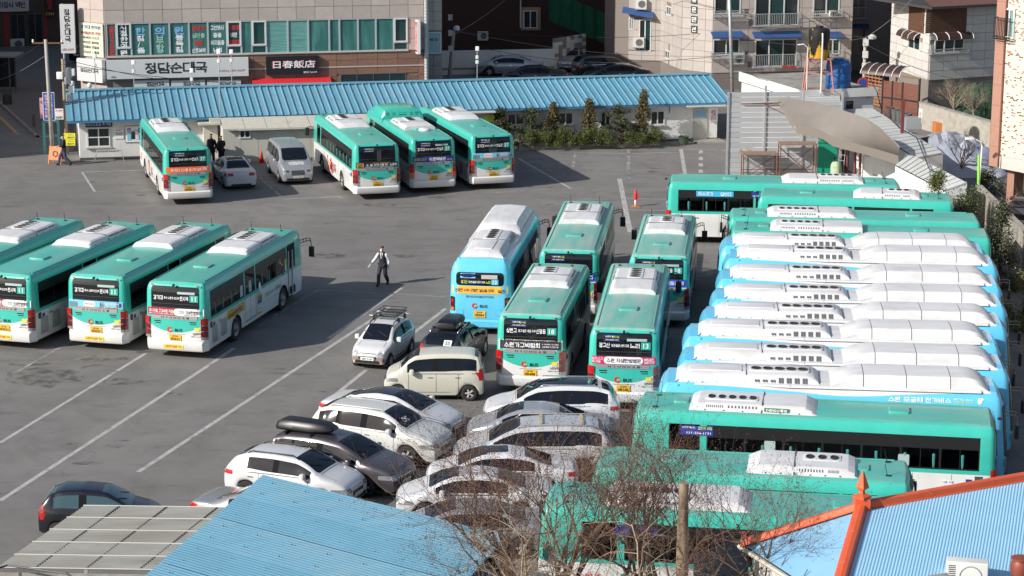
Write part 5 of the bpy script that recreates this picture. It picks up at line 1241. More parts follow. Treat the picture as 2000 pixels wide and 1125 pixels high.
def clad(parent, s0, z0, s1, z1, tw, th, mats, holes=(), y=0, thick=.04, gap=.012, name='stone_panel', stagger=False, rs=random.Random(5)):
    nz = max(1, round((z1 - z0) / th)); th = (z1 - z0) / nz
    for j in range(nz):
        a = s0 - (tw / 2 if stagger and j % 2 else 0)
        while a < s1 - .02:
            x0, x1 = max(a, s0) + gap, min(a + tw, s1) - gap; q0, q1 = z0 + j * th + gap, z0 + (j + 1) * th - gap; a += tw
            rects = [(x0, q0, x1, q1)]
            for hx0, hz0, hx1, hz1 in holes:
                nr = []
                for r in rects:
                    if r[0] >= hx1 or r[2] <= hx0 or r[1] >= hz1 or r[3] <= hz0: nr.append(r); continue
                    c = [(r[0], r[1], hx0, r[3]), (hx1, r[1], r[2], r[3]), (r[0], r[1], r[2], hz0), (r[0], hz1, r[2], r[3])]
                    c = [k for k in c if k[2] - k[0] > .06 and k[3] - k[1] > .05]
                    if c: nr.append(max(c, key=lambda k: (k[2] - k[0]) * (k[3] - k[1])))
                rects = nr
            for r in rects:
                if r[2] - r[0] > .05 and r[3] - r[1] > .04: put(name, rs.choice(mats), parent, r[0], y - thick - rs.uniform(0, .006), r[1], r[2], y + .001, r[3])
def window(parent, r, y=0, mull=1, trans=0, fm=None, gm=None, fw=.06, name='window', proud=.05, sill=False):
    """frame with panes; r = s0, z0, s1, z1"""
    fm = fm or frame_w; gm = gm or winglass; x0, z0, x1, z1 = r
    mb = MB(); mb.box(x0, y - proud, z0, x0 + fw, y + .02, z1).box(x1 - fw, y - proud, z0, x1, y + .02, z1).box(x0 + fw, y - proud, z0, x1 - fw, y + .02, z0 + fw).box(x0 + fw, y - proud, z1 - fw, x1 - fw, y + .02, z1)
    for k in range(1, mull + 1):
        xm = x0 + (x1 - x0) * k / (mull + 1); mb.box(xm - fw / 2, y - proud + .008, z0 + fw, xm + fw / 2, y + .02, z1 - fw)
    f = part(name, mb, fm, parent)
    for k in range(mull + 1):
        a = x0 + fw * .5 + (x1 - x0 - fw) * k / (mull + 1); b = x0 + fw * .5 + (x1 - x0 - fw) * (k + 1) / (mull + 1)
        part('pane', MB().quad([(a, y - .012, z0 + fw * .5), (b, y - .012, z0 + fw * .5), (b, y - .012, z1 - fw * .5), (a, y - .012, z1 - fw * .5)]), gm if not isinstance(gm, list) else gm[k % len(gm)], f)
    if sill: part('sill', MB().box(x0 - .08, y - .14, z0 - .07, x1 + .08, y, z0), sillm, f)
    return f
def board(name, label, cat, F, r, dep, thick, m, texts=(), group=None, edge=None):
    """a sign board standing off a facade, with its lettering"""
    b = F.thing(name, label, cat, group); x0, z0, x1, z1 = r
    part('panel', MB().box(x0, dep - thick, z0, x1, dep, z1), m, b)
    if edge: part('rim', MB().box(x0 - .03, dep - thick + .01, z0 - .03, x1 + .03, dep - .01, z1 + .03), edge, b)
    W, H = x1 - x0, z1 - z0
    for t in texts:
        s, fx, fz, fw, fh, tm = t[:6]
        flat(shift(text2d(s, W * fw, H * fh, bold=t[6] if len(t) > 6 else .02, brush=t[7] if len(t) > 7 else 0), x0 + W * fx, z0 + H * fz), dep - thick - .012, 'lettering', tm, b)
    return b
frame_w = mat('window_frame_white', (.62, .62, .60), .5); frame_g = mat('window_frame_grey', (.40, .41, .43), .5); frame_d = mat('window_frame_dark', (.10, .10, .10), .5)
winglass = mat('window_glass_dark', (.02, .028, .03), .08, spec=.6); greenglass = mat('window_glass_green', (.045, .15, .14), .12, spec=.6, var=.25, vs=1.5, dirt=(.10, .26, .24), ds=1.2, dstr=(1.5, 1, .3)); greenglass2 = mat('window_glass_green_dark', (.015, .05, .05), .1, spec=.6); curtain = mat('curtained_glass', (.16, .30, .28), .3, var=.2, vs=2, dstr=(6, 1, .4))
sillm = mat('stone_sill', (.45, .43, .40), .8)
stoneA = mat('beige_stone', (.42, .355, .32), .7, var=.07, vs=2, dirt=(.30, .25, .22), ds=1.0, dlo=.5, dhi=.9); stoneB = mat('beige_stone_light', (.46, .39, .35), .7, var=.07, vs=2); stoneC = mat('brown_stone', (.24, .125, .085), .65, var=.12, vs=2, dirt=(.16, .09, .07), ds=1.2); stoneD = mat('brown_stone_dark', (.20, .105, .075), .65, var=.12, vs=2)
mortar = mat('joint_mortar', (.20, .17, .15), .9); roofblue = mat('roof_sheet_blue', (.115, .30, .41), .45, var=.06, vs=1.5, dirt=(.17, .30, .36), ds=1.4, dlo=.5, dhi=.85); roofblue2 = mat('roof_sheet_blue_pale', (.13, .325, .44), .45, var=.06, vs=1.5, dirt=(.2, .32, .37), ds=1.1, dlo=.45, dhi=.8)
render_w = mat('white_plaster', (.66, .66, .64), .85, var=.06, vs=1.5, dirt=(.42, .40, .37), ds=.9, dstr=(1, 1, .5), dlo=.55, dhi=.9, bump=.3, bs=30); concrete = mat('weathered_concrete', (.30, .28, .25), .9, var=.15, vs=2, dirt=(.15, .14, .12), ds=1.3, dlo=.45, dhi=.75, bump=.4, bs=18)
beige = mat('beige_sandwich_panel', (.50, .49, .43), .6, var=.04, vs=1, dirt=(.38, .34, .27), ds=.9, dstr=(1, 1, .3), dlo=.58, dhi=.9); rust = mat('rusty_steel', (.17, .075, .05), .8, var=.25, vs=6); galv = mat('galvanised_steel', (.40, .41, .42), .5, metal=.3, var=.1, vs=4)
A_ = G(157, 313); B_ = G(1400, 273); OF = Frame(A_, B_)
# ---- the long white office with the blue roof
of = OF.thing('office_building', 'long low white office with a blue ribbed metal roof along the back of the yard', 'building'); LN = OF.len
wins = [OF.rect(170, 249, 215, 287), OF.rect(990, 221, 1024, 244), OF.rect(1090, 219, 1119, 244), OF.rect(1173, 217, 1192, 246), OF.rect(1270, 216, 1298, 244)]
part('wall', MB().box(0, 0, 0, LN, 8.3, 2.42).box(-.02, -.02, 0, LN + .02, 0, .14, 1), [render_w, mat('dark_plinth', (.08, .08, .08), .8)], of)
mb = MB().quad([(0, .1, 2.42), (0, 8.2, 2.42), (0, 4.2, 3.38)]).quad([(LN, 8.2, 2.42), (LN, .1, 2.42), (LN, 4.2, 3.38)]); part('gable', mb, render_w, of)
for i, r in enumerate(wins): window(of, r, 0, 1, fm=frame_w, gm=winglass, sill=True, fw=.07)
r = wins[0]; part('window_bar', MB().box(r[0] + .07, -.045, (r[1] + r[3]) / 2 - .03, r[2] - .07, 0, (r[1] + r[3]) / 2 + .03), frame_w, of)
npan = 96; x0r, x1r = -.7, LN + .75; pw_ = (x1r - x0r) / npan; ey, ez, ry, rz_ = -.55, 2.36, 4.2, 3.42
me = MB(); sl = (rz_ - ez) / (ry - ey); me.quad([(0, ey, ez), (pw_ * .78, ey, ez), (pw_ * .78, ry, rz_), (0, ry, rz_)])
me.quad([(pw_ * .78, ey, ez), (pw_ * .82, ey, ez + .07), (pw_ * .82, ry, rz_ + .07), (pw_ * .78, ry, rz_)]).quad([(pw_ * .82, ey, ez + .07), (pw_ * .94, ey, ez + .07), (pw_ * .94, ry, rz_ + .07), (pw_ * .82, ry, rz_ + .07)]).quad([(pw_ * .94, ey, ez + .07), (pw_, ey, ez), (pw_, ry, rz_), (pw_ * .94, ry, rz_ + .07)])
me.quad([(pw_ * .78, ey, ez), (pw_, ey, ez), (pw_ * .94, ey, ez + .07), (pw_ * .82, ey, ez + .07)])
m1 = me.mesh('roof_panel', [roofblue]); m2 = me.mesh('roof_panel', [roofblue2])
for k in range(npan): ob('roof_panel', m1 if random.random() < .5 else m2, of, (x0r + k * pw_, 0, 0))
part('back_roof', MB().quad([(x0r, 4.2, 3.42), (x1r, 4.2, 3.42), (x1r, 8.9, 2.3), (x0r, 8.9, 2.3)]), roofblue, of)
part('ridge_cap', MB().box(x0r - .02, 3.98, 3.44, x1r + .02, 4.42, 3.52), roofblue2, of)
part('fascia', MB().box(x0r, ey + .02, ez - .14, x1r, ey + .06, ez - .01), mat('fascia_blue', (.05, .18, .34), .5), of)
part('soffit', MB().quad([(x0r, ey + .05, ez - .13), (x1r, ey + .05, ez - .13), (x1r, 0, ez - .02), (x0r, 0, ez - .02)]), mat('soffit_grey', (.35, .34, .32), .7), of)
part('gable_flashing', MB().quad([(x1r + .02, ey, ez - .2), (x1r + .02, 1.0, ez - .2), (x1r + .02, 4.2, 3.46), (x1r + .02, ey, ez + .05)]), mat('fascia_blue', (0, 0, 0)), of)
r = OF.rect(1354, 212, 1381, 272); d = part('door', MB().box(r[0], -.05, .08, r[2], 0, r[3]), mat('door_grey_beige', (.42, .41, .38), .5, var=.05), of); part('handle', MB().box(r[0] + .08, -.12, 1.0, r[0] + .2, -.05, 1.04), chrome, d)
part('poster', MB().box(r[0] + .1, -.065, 1.35, r[2] - .1, -.052, 1.85), mat('poster_blue', (.20, .36, .48), .5), d); V, F = text2d('휴게실', .5, .14); flat(shift((V, F), (r[0] + r[2]) / 2, 2.02), -.062, 'lettering', mat('banner_cyan', (0, 0, 0)), d)
part('poster', MB().box(r[2] + .1, -.02, 1.1, r[2] + .65, -.006, 2.0), WHT, of); flat(shift(text2d('금연\n구역\n안내', .3, .6), r[2] + .38, 1.55), -.028, 'lettering', RED, of)
def awning(r0, r1, z, dep=.8, m=None, par=of): return part('awning', MB().box(r0, -dep, z - .06, r1, 0, z), m or mat('awning_cream', (.52, .50, .44), .6), par)
a = OF.px(1336, 210)[0]; b = OF.px(1411, 210)[0]; awning(a, b, 2.22)
a = OF.px(905, 214)[0]; b = OF.px(962, 214)[0]; awning(a, b, 2.26, 1.0)
a = OF.px(250, 233)[0]; b = OF.px(428, 228)[0]; awning(a, b, 2.30, .45); part('conduit', MB().tube([(OF.px(1308, 208)[0], -.03, 2.3), (OF.px(1307, 222)[0], -.03, 1.75)], .02, 5), black, of)
a = OF.px(397, 300)[0]; b = OF.px(424, 300)[0]; part('porch', MB().box(a, -.75, 0, b, 0, 1.98), beige, of); part('porch_roof', MB().box(a - .3, -1.1, 1.98, b + .15, 0, 2.08), beige, of); part('roof_vent', MB().box(a + .35, -.8, 2.08, a + .95, -.4, 2.32), beige, of)
r = OF.rect(167, 237, 219, 247.5); board('led_sign', 'narrow black LED sign with blue-white letters over the office window', 'sign', OF, r, -.01, .10, black, [('마스크,장갑 꼭 착용', .5, .5, .92, .68, mat('led_letters', (.45, .50, .80), .5), .02)])
board('notice', 'small printed notice with yellow heading beside the office window', 'notice', OF, OF.rect(223, 251, 241, 271), -.01, .03, WHT, [('안내문', .5, .85, .6, .14, REDP), ('버스 이용\n시간 안내', .5, .5, .7, .3, BLK)])
nb = board('notice_board', 'brown framed notice board behind the orange-bannered bus', 'notice board', OF, OF.rect(245, 246, 292, 277), -.01, .04, WHT, [('알림', .15, .85, .16, .14, REDP)], edge=rust)
rr_ = OF.rect(245, 246, 292, 277)
for k in range(7): x = rr_[0] + .1 + (k % 4) * .32; z = rr_[1] + .1 + (k // 4) * .42; part('pinned_paper', MB().box(x, -.058, z, x + .22, -.052, z + .3), (SKYB, WHT, DKB, LIM)[k % 4], nb)
# bench, barrel, step
x, z = OF.px(222, 305); bn = OF.thing('folding_table', 'grey folding table against the white office wall', 'table')
part('top', MB().box(x - 1.0, -.75, .60, x + .45, -.35, .64), galv, bn)
for xx in (x - .95, x + .4):
    for yy in (-.72, -.38): part('leg', MB().tube([(xx, yy, .6), (xx + (.15 if xx > x else -.15), yy, 0)], .02, 5), galv, bn)
p = G(1335, 282); o = part('barrel', MB().lathe([(.28, 0), (.30, .25), (.29, .45), (.31, .5), (.27, .5), (.26, .3)], n=18), mat('barrel_green', (.035, .055, .035), .6, var=.2), None, 'auto', tuple(p)); tag(o, 'small dark green barrel beside the office door', 'barrel')
r = OF.px(1350, 275)[0]; o = part('doorstep', MB().box(r, -1.3, 0, r + 1.8, -.05, .09), concrete, of)
# annex
AF = Frame(G(437, 318), G(437, 318) + (B_ - A_)); an = AF.thing('panel_annex', 'low beige panel annex with a small white window, in front of the office', 'building'); AL = AF.px(735, 300)[0]; at_ = 2.0
mb = MB().box(.0, 0, 0, AL, 1.75, at_); part('wall', mb, beige, an)
k = 0; x = 0
while x < AL: part('wall_panel', MB().box(x + .01, -.02, .12, min(x + 1.0, AL) - .01, 0, at_ - .12), beige, an); x += 1.0
x = 0
while x < AL: mb = MB().quad([(x + .01, -.25, at_ - .02), (min(x + 1.25, AL + .2) - .01, -.25, at_ - .02), (min(x + 1.25, AL + .2) - .01, 1.75, at_ + .32), (x + .01, 1.75, at_ + .32)]).quad([(x + .01, -.25, at_ - .12), (min(x + 1.25, AL + .2) - .01, -.25, at_ - .12), (min(x + 1.25, AL + .2) - .01, -.25, at_ - .02), (x + .01, -.25, at_ - .02)]); part('roof_panel', mb, mat('cream_roof_sheet', (.50, .48, .41), .6, var=.08, dirt=(.30, .22, .14), ds=.9, dlo=.6, dhi=.85), an); x += 1.25
part('gutter', MB().box(.9, -.36, at_ - .13, 6.6, -.255, at_ - .03), beige, an)
window(an, AF.rect(467, 253, 489, 270), -.02, 1, fw=.07)
# ---- planter with shrubs
PF = Frame(G(1014, 294), G(1289, 286)); pl = PF.thing('planter', 'long planter kerb of grey concrete blocks under the office windows', 'planter')
part('soil', MB().box(0, .2, 0, PF.len, 1.9, .26), mat('dry_soil', (.12, .085, .06), .95, var=.3, vs=8), pl)
for j in range(2):
    x = -.22 * j
    while x < PF.len: put('block', random.choice([concrete, mat('grey_block', (.27, .25, .23), .9, var=.15, vs=3, bump=.3)]), pl, max(0, x) + .006, 0, .0 + j * .2, min(PF.len, x + .62) - .006, .2, .2 + j * .2 - .008); x += .62
part('end_kerb', MB().box(PF.len - .2, .205, 0, PF.len, 1.9, .39), concrete, pl)
# ---- stone commercial building
sn = Vector((-OF.d.y, OF.d.x, 0)); c0 = A_ + sn * 10.8
q = Frame(c0, c0 + OF.d); sL = q.px(208, 140)[0]; sR = q.px(828, 140)[0]; SF = Frame(c0 + OF.d * sL, c0 + OF.d * sR); SL = SF.len; H_ = 12.3
st_ = SF.thing('stone_building', 'beige and brown stone-clad commercial block with a band of green windows', 'building')
part('core', MB().box(0, .0, 0, SL, 14, H_).box(0, 14.01, 0, SL - 1, 28, 25), mortar, st_)  # second box: unseen rear tower, added to shade the brick house
wr_ = SF.rect(208, 38, 797, 106); wb0, wb1 = SF.rect(300, 40, 700, 104)[1], SF.rect(300, 40, 700, 104)[3]
hole = (0.0, wb0, SF.px(797, 70)[0], wb1)
clad(st_, 0, wb1, SL, wb1 + 3.2, 1.18, .80, [stoneA, stoneB], ())
clad(st_, hole[2], wb0, SL, wb1, .9, .80, [stoneA, stoneB])
clad(st_, 0, wb0 - 2.6, SL, wb0 - .05, 1.3, .52, [stoneC, stoneD, stoneC], [SF.rect(665, 143, 793, 175), (0, 0, SF.px(484, 130)[0], wb0 - .1)])
part('stone_band', MB().box(SF.px(484, 120)[0], -.055, wb0 - 1.02, SL, -.002, wb0 - .94), stoneB, st_); part('stone_sill', MB().box(-.02, -.12, wb0 - .06, hole[2], -.002, wb0), sillm, st_)
bu = [208, 227, 256, 293, 331, 369, 406, 443, 471, 492, 520, 562, 602, 643, 663, 699, 734, 769, 796]; tall = {1: .72, 7: .72, 9: .72, 17: .7}
signs = {0: [('교통사고보험', 'REDP', 'v')], 1: [('지정한의원', 'WHT', 'v')], 2: [('한', 'BL'), ('침/뜸', 'WHT', 'v2')], 3: [('의', 'BL'), ('부항', 'PALE', 'v2')], 4: [('원', 'BL'), ('봉독침', 'WHT', 'v2')], 5: [('갱년기\n생리통\n불임\n산후보약', 'MIX')], 6: [('구안와사\n중풍\n어지럼증\n난청', 'WHT4')], 7: [('수험생\n비만\n알레르기', 'RED3')]}
for i in range(len(bu) - 1):
    a, b = SF.px(bu[i], 70)[0], SF.px(bu[i + 1], 70)[0]; gm = greenglass if i < 8 or i in (9, 11, 13, 15, 16, 18) else random.choice([greenglass, curtain])
    if i in (10, 11): gm = mat('venetian_blind', (.12, .30, .27), .5, var=.35, vs=9, dstr=(.1, 1, 3))
    if i == 17: gm = greenglass2
    if i in tall:
        zz = wb0 + (wb1 - wb0) * .24; window(st_, (a, zz, b, wb1), -.01, 0, fm=frame_w, gm=greenglass2, fw=.10, proud=.10); window(st_, (a, wb0, b, zz), -.01, 0, fm=frame_g, gm=greenglass2, fw=.06)
    else: window(st_, (a, wb0, b, wb1), -.01, 0, fm=frame_g, gm=gm, fw=.05, proud=.07)
    W = b - a; cx = (a + b) / 2
    def L_(s, x, z, w, h, m, k=.05): o = flat(shift(text2d(s, w, h, bold=.05), x, z), -.035 if i not in tall else -.03, 'window_lettering', m, st_)
    for sg in signs.get(i, []):
        t, kind = sg[0], sg[1]
        if len(sg) > 2 and sg[2] == 'v': L_('\n'.join(t), cx, (wb0 + wb1) / 2, W * .55, 2.0, REDP if kind == 'REDP' else white_ink)
        elif len(sg) > 2: L_('\n'.join(t), cx, wb0 + .72, W * .42, 1.1, WHT if kind == 'WHT' else mat('pale_green_letters', (.30, .48, .38), .5))
        elif kind == 'BL': L_(t, cx, wb1 - .52, W * .5, .48, mat('sign_light_blue', (.20, .42, .70), .5))
        else:
            ls = t.split('\n')
            for k, ln in enumerate(ls): L_(ln, cx, wb1 - .4 - k * .46, W * .72 * min(1, len(ln) / 3.2), .30, {'MIX': [REDP, MATS.get('pale_green_letters', WHT), REDP, WHT], 'WHT4': [WHT] * 4, 'RED3': [REDP, WHT, REDP]}[kind][k])
r = SF.rect(208, 114, 484, 150); board('shop_sign', 'long white signboard with brushed black letters and a red phone number', 'sign', SF, r, -.06, .35, mat('sign_board_white', (.58, .58, .58), .5), [('정담순대국', .485, .55, .44, .62, ink, .02, .02), ('T.031) 255-9277', .88, .30, .19, .13, mat('sign_dark_red', (.30, .02, .02), .5), .01), ('본점', .045, .12, .03, .09, ink)])
for k, (u0, u1) in enumerate(((262, 330), (334, 400), (404, 470))): board('shop_sign', '%s of the three small white boards under the long white signboard' % ['leftmost', 'middle', 'rightmost'][k], 'sign', SF, SF.rect(u0, 156, u1, 171), -.06, .15, mat('sign_board_white', (0, 0, 0)), [('정담순대국', .6, .5, .5, .62, ink, .02)], group='small boards of the soup restaurant')
r = SF.rect(519, 109, 621, 144); board('shop_sign', 'black restaurant signboard with white Chinese characters edged in red', 'sign', SF, r, -.06, .22, mat('sign_black', (.012, .012, .014), .4), [('日春飯店', .53, .56, .84, .46, REDP, .06), ('중화요리 T.241-9999', .84, .10, .26, .11, white_ink)])
flat(shift(text2d('日春飯店', (r[2] - r[0]) * .80, (r[3] - r[1]) * .42), r[0] + (r[2] - r[0]) * .53, r[1] + (r[3] - r[1]) * .56), -.315, 'lettering', white_ink, SF.thing('sign_characters', 'white Chinese characters on the black restaurant board', 'lettering'))
r = SF.rect(492, 151, 645, 168); aw = SF.thing('shop_awning', 'bright red shop awning under the black signboard', 'awning'); mb = MB().quad([(r[0], -1.1, r[1]), (r[2], -1.1, r[1]), (r[2], -.06, r[3]), (r[0], -.06, r[3])]).quad([(r[0], -1.1, r[1] - .22), (r[2], -1.1, r[1] - .22), (r[2], -1.1, r[1]), (r[0], -1.1, r[1])]).quad([(r[0], -.06, r[1] - .2), (r[0], -1.1, r[1] - .2), (r[0], -1.1, r[1]), (r[0], -.06, r[3])]); part('cloth', mb, mat('awning_red', (.55, .02, .03), .6), aw)
r = SF.rect(665, 143, 793, 175); part('shopfront_opening', MB().box(r[0], -.01, r[1] - .5, r[2], .0, r[3]), winglass, st_); window(st_, (r[0], r[1] - .4, r[2], r[3]), -.01, 3, fm=frame_d, gm=winglass, fw=.05)

r = SF.rect(811, 38, 823, 103); vs = SF.thing('projecting_sign', 'tall white and red vertical sign on the right end of the stone block', 'sign'); part('panel', MB().box(r[0], -.75, r[1], r[0] + .2, -.08, r[3]), WHT, vs); part('panel_face', MB().box(r[0] - .012, -.70, r[1] + .1, r[0] - .001, -.14, r[3] - .1), mat('sign_red', (.55, .04, .03), .5), vs)
mb = MB(); V, F = text2d('일\n춘\n반\n점', .36, 1.6); mb.v = [(r[0] - .016 - q_[2], -.42 - q_[0], (r[1] + r[3]) / 2 + q_[1]) for q_ in V]; mb.f = F; mb.m = [0] * len(F); part('lettering', mb, white_ink, vs)
dp = SF.thing('downpipe', 'ribbed metal duct running down the right corner of the stone block', 'pipe'); mb = MB(); x = SL + .12
for k in range(60): mb.lathe([(.13, k * .2), (.15, k * .2 + .1), (.13, k * .2 + .2)], (x, -.25, 0), n=10, caps=False)
part('duct', mb, galv, dp, True)
# recessed right bay
RF = Frame(SF.o + SF.d * (SL + .3) + SF.n * 1.5, SF.o + SF.d * (SL + 1.6) + SF.n * 1.5); rb = RF.thing('side_bay', 'narrow grey stone bay with a door sign at the right of the stone block', 'building'); part('core', MB().box(0, 0, 0, 1.15, 20, H_ - 1), mortar, rb); clad(rb, 0, 5.6, 1.15, 9.2, .58, .6, [stoneA, stoneB]); clad(rb, 0, 2.0, 1.15, 4.0, .58, .6, [mat('grey_stone', (.28, .25, .24), .7, var=.1)]); window(rb, (.1, 4.1, 1.1, 5.5), -.01, 0, gm=mat('door_pale_blue', (.30, .40, .46), .4)); flat(shift(text2d('박 미', .5, .2), .6, 5.0), -.05, 'lettering', ink, rb)
# chamfered corner with its sign panels
cl = SF.o; CHF = Frame(cl + Vector((-1.85, 1.25, 0)), cl); ch = CHF.thing('corner_bay', 'chamfered corner of the stone block, covered in sign panels', 'building'); part('core', MB().box(0, 0, 0, CHF.len, 2, H_), stoneA, ch)
clad(ch, 0, wb1, CHF.len, wb1 + 3.2, 1.1, .80, [stoneA, stoneB])
r0 = CHF.rect(158, 45, 207, 110); board('clinic_sign', 'cream clinic panel with red and black lines of text at the block corner', 'sign', CHF, (.15, r0[1], CHF.len - .08, r0[3]), -.05, .08, mat('sign_cream', (.62, .64, .50), .5), [('경기대 한의원', .5, .88, .86, .10, DKB), ('봉약침치료 전문', .5, .70, .84, .09, RED), ('목/허리 디스크', .5, .56, .7, .075, ink), ('척추관 협착증', .5, .42, .66, .075, ink), ('퇴행성 관절염', .5, .28, .66, .075, ink), ('오십견 / 통풍', .5, .13, .66, .075, ink)])
r0 = CHF.rect(153, 114, 207, 158); board('shop_sign', 'square white board with small brushed letters at the block corner', 'sign', CHF, (.05, r0[1], CHF.len - .03, r0[3]), -.05, .3, mat('sign_board_white', (0, 0, 0)), [('정담순대국', .5, .5, .72, .2, ink, .02, .02)])
POLESIGN = Frame(G(118, 250) * 1.0, G(150, 250)); zz = POLESIGN.rect(119, 8, 147, 103); board('pole_sign', 'tall white vertical sign with five brushed syllables left of the stone block', 'sign', POLESIGN, zz, 0, .25, mat('sign_board_white', (0, 0, 0)), [('정\n담\n순\n대\n국', .5, .57, .42, .68, ink, .02, .02), ('255-9277', .5, .075, .8, .045, mat('sign_dark_red', (0, 0, 0)))])
x_, z_ = POLESIGN.px(124, 103); part('sign_post', MB().tube([(x_, .2, 0), (x_, .2, zz[3])], .07, 8), galv, [o for o in bpy.data.objects if o.name.startswith('pole_sign')][0])
# ---- off to the left: the taller block whose shade covers the side street
bl = thing('corner_block', 'tall brick block left of the picture whose shadow covers the side street', 'building', (-47, 117.5, 0)); part('core', MB().box(-14, 0, 0, 0, 85, 15.2), mat('brick_red', (.22, .10, .07), .8, var=.1), bl)
for k in range(7):
    for j in range(3): window(bl, (-13 + 1.8 * k, 2 + 4 * j, -11.8 + 1.8 * k, 3.8 + 4 * j), 0, 1)
# ---- dark brick house, walls and alley behind
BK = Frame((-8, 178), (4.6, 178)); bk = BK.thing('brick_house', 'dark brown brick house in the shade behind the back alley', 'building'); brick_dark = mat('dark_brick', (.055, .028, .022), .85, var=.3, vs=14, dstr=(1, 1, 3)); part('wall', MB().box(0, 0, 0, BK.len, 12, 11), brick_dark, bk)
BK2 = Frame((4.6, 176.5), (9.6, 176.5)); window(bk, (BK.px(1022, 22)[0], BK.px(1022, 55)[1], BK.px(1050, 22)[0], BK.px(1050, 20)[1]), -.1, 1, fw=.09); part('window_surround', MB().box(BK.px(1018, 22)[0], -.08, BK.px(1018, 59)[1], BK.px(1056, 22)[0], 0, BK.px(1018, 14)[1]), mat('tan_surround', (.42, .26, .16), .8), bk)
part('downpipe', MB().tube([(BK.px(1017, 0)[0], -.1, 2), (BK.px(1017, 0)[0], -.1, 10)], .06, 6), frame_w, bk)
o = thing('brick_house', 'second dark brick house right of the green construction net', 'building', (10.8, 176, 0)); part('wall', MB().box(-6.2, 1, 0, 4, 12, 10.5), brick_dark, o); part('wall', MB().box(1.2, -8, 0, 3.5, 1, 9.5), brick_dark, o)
nt = thing('construction_net', 'dark green net hung across the gap between the brick houses', 'net'); mb = MB(); rows = []
for j in range(5):
    row = []
    for i in range(17): u = 1072 + 108 * i / 16; v = 0 + (85 - 0) * j / 4; p = G(u, 0, 0); fr = Frame((4, 172), (14, 172)); s_, z_ = fr.px(u, 0 - 20 + 45 * i / 16 + (60) * j / 4); row.append((4 + s_, 172 + .25 * math.sin(i * 1.9), z_))
    rows.append(row)
mb.grid(rows); part('net', mb, mat('net_green', (.01, .10, .05), .9, var=.3, vs=5, dstr=(4, 1, .4)), nt, True)
WF = Frame(G(885, 146), G(1083, 142)); wl_ = WF.thing('alley_wall', 'low white wall with a yellow stripe behind the parked silver saloon', 'wall'); part('wall', MB().box(-1.5, 0, 0, WF.len, .25, 1.75), render_w, wl_); part('stripe', MB().box(-1.4, -.01, .35, WF.len - .01, 0, .5), mat('stripe_ochre', (.35, .25, .06), .8), wl_)
W2 = Frame(G(1083, 142), G(1180, 125)); wl2 = W2.thing('alley_wall', 'higher patchy block wall closing the right of the back alley', 'wall')
for j in range(9):
    for k in range(8): put('block', random.choice([concrete, render_w]), wl2, k * .5 + .01, 0, j * .28, k * .5 + .49, .2, j * .28 + .27)
def acbox(label, F, u, v, w=.85, h=.65, dep=-.1, group='outdoor air conditioner units', brand=True):
    x, z = F.px(u, v, dep - .3); a = F.thing('outdoor_unit', label, 'air conditioner', group); part('casing', MB().box(x - w / 2, dep - .32, z - h / 2, x + w / 2, dep, z + h / 2), mat('unit_white', (.60, .60, .57), .5, var=.05), a)
    mb = MB().lathe([(h * .40, dep - .325), (h * .36, dep - .345), (h * .34, dep - .33)], (x + w * .08, 0, z), 'y', 20, caps=False); mb.v = [(p[0], p[1], p[2]) for p in mb.v]; part('fan_grille', mb, mat('grille_grey', (.3, .3, .3), .5), a)
    part('fan', MB().quad([(x + w * .08 + h * .34 * math.cos(t * .3142), dep - .328, z + h * .34 * math.sin(t * .3142)) for t in range(20)]), mat('fan_shadow', (.10, .10, .10), .8), a); mb = MB()
    for k in range(5): mb.box(x + w * .08 - h * .33, dep - .335, z - h * .3 + k * h * .15, x + w * .08 + h * .33, dep - .331, z - h * .285 + k * h * .15)
    part('grille_bar', mb, mat('grille_grey', (0, 0, 0)), a); part('bracket', MB().box(x - w / 2, dep - .3, z - h / 2 - .06, x + w / 2, dep, z - h / 2), galv, a); return a
acbox('white outdoor unit on the roof edge of the dark brick house', BK, 943, 70, dep=-.3)
# ---- apartment block
def P2(u, y): r_ = ray(u, 300); t = y / r_.y; return (r_.x * t, y)
tileA = mat('apartment_tile', (.43, .385, .355), .7, var=.05, vs=1.5, dirt=(.32, .28, .25), ds=.8, dlo=.55, dhi=.9); tileB = mat('apartment_tile_light', (.46, .41, .375), .7, var=.05, vs=1.5)
ap = thing('apartment_block', 'pinkish tiled apartment block with balconies and blue awnings', 'building')
pts = [P2(1178, 168), P2(1224, 164.5), P2(1287, 164), P2(1328, 159), P2(1387, 157.3), P2(1655, 159.5)]
mb = MB(); back = [P2(1655, 185), P2(1178, 190)]; pl_ = pts + back
b = len(mb.v); n = len(pl_); mb.v += [(x, y, 0) for x, y in pl_] + [(x, y, 16) for x, y in pl_]
for i in range(n): mb.f.append((i, (i + 1) % n, n + (i + 1) % n, n + i)); mb.m.append(0)
mb.f.append(tuple(range(n, 2 * n))); mb.m.append(0); part('core', mb, mortar, ap)
FA = [Frame(pts[i], pts[i + 1]) for i in range(len(pts) - 1)]
def sub(F, root): e = bpy.data.objects.new('facade', None); COL.objects.link(e); e.parent = root; e.location = tuple(F.o - Vector(root.location)); e.rotation_euler = (0, 0, F.rz); return e
FE = [sub(F, ap) for F in FA]
ws = {4: [(1395, -30, 1447, 27), (1474, -30, 1560, 50), (1588, -30, 1640, 28), (1392, 76, 1444, 108), (1474, 76, 1556, 130), (1612, 76, 1640, 106)], 1: [(1228, 34, 1238, 58), (1248, 38, 1272, 100)], 2: [(1303, 12, 1312, 30), (1300, 98, 1309, 115)], 3: []}
tops = 8.6
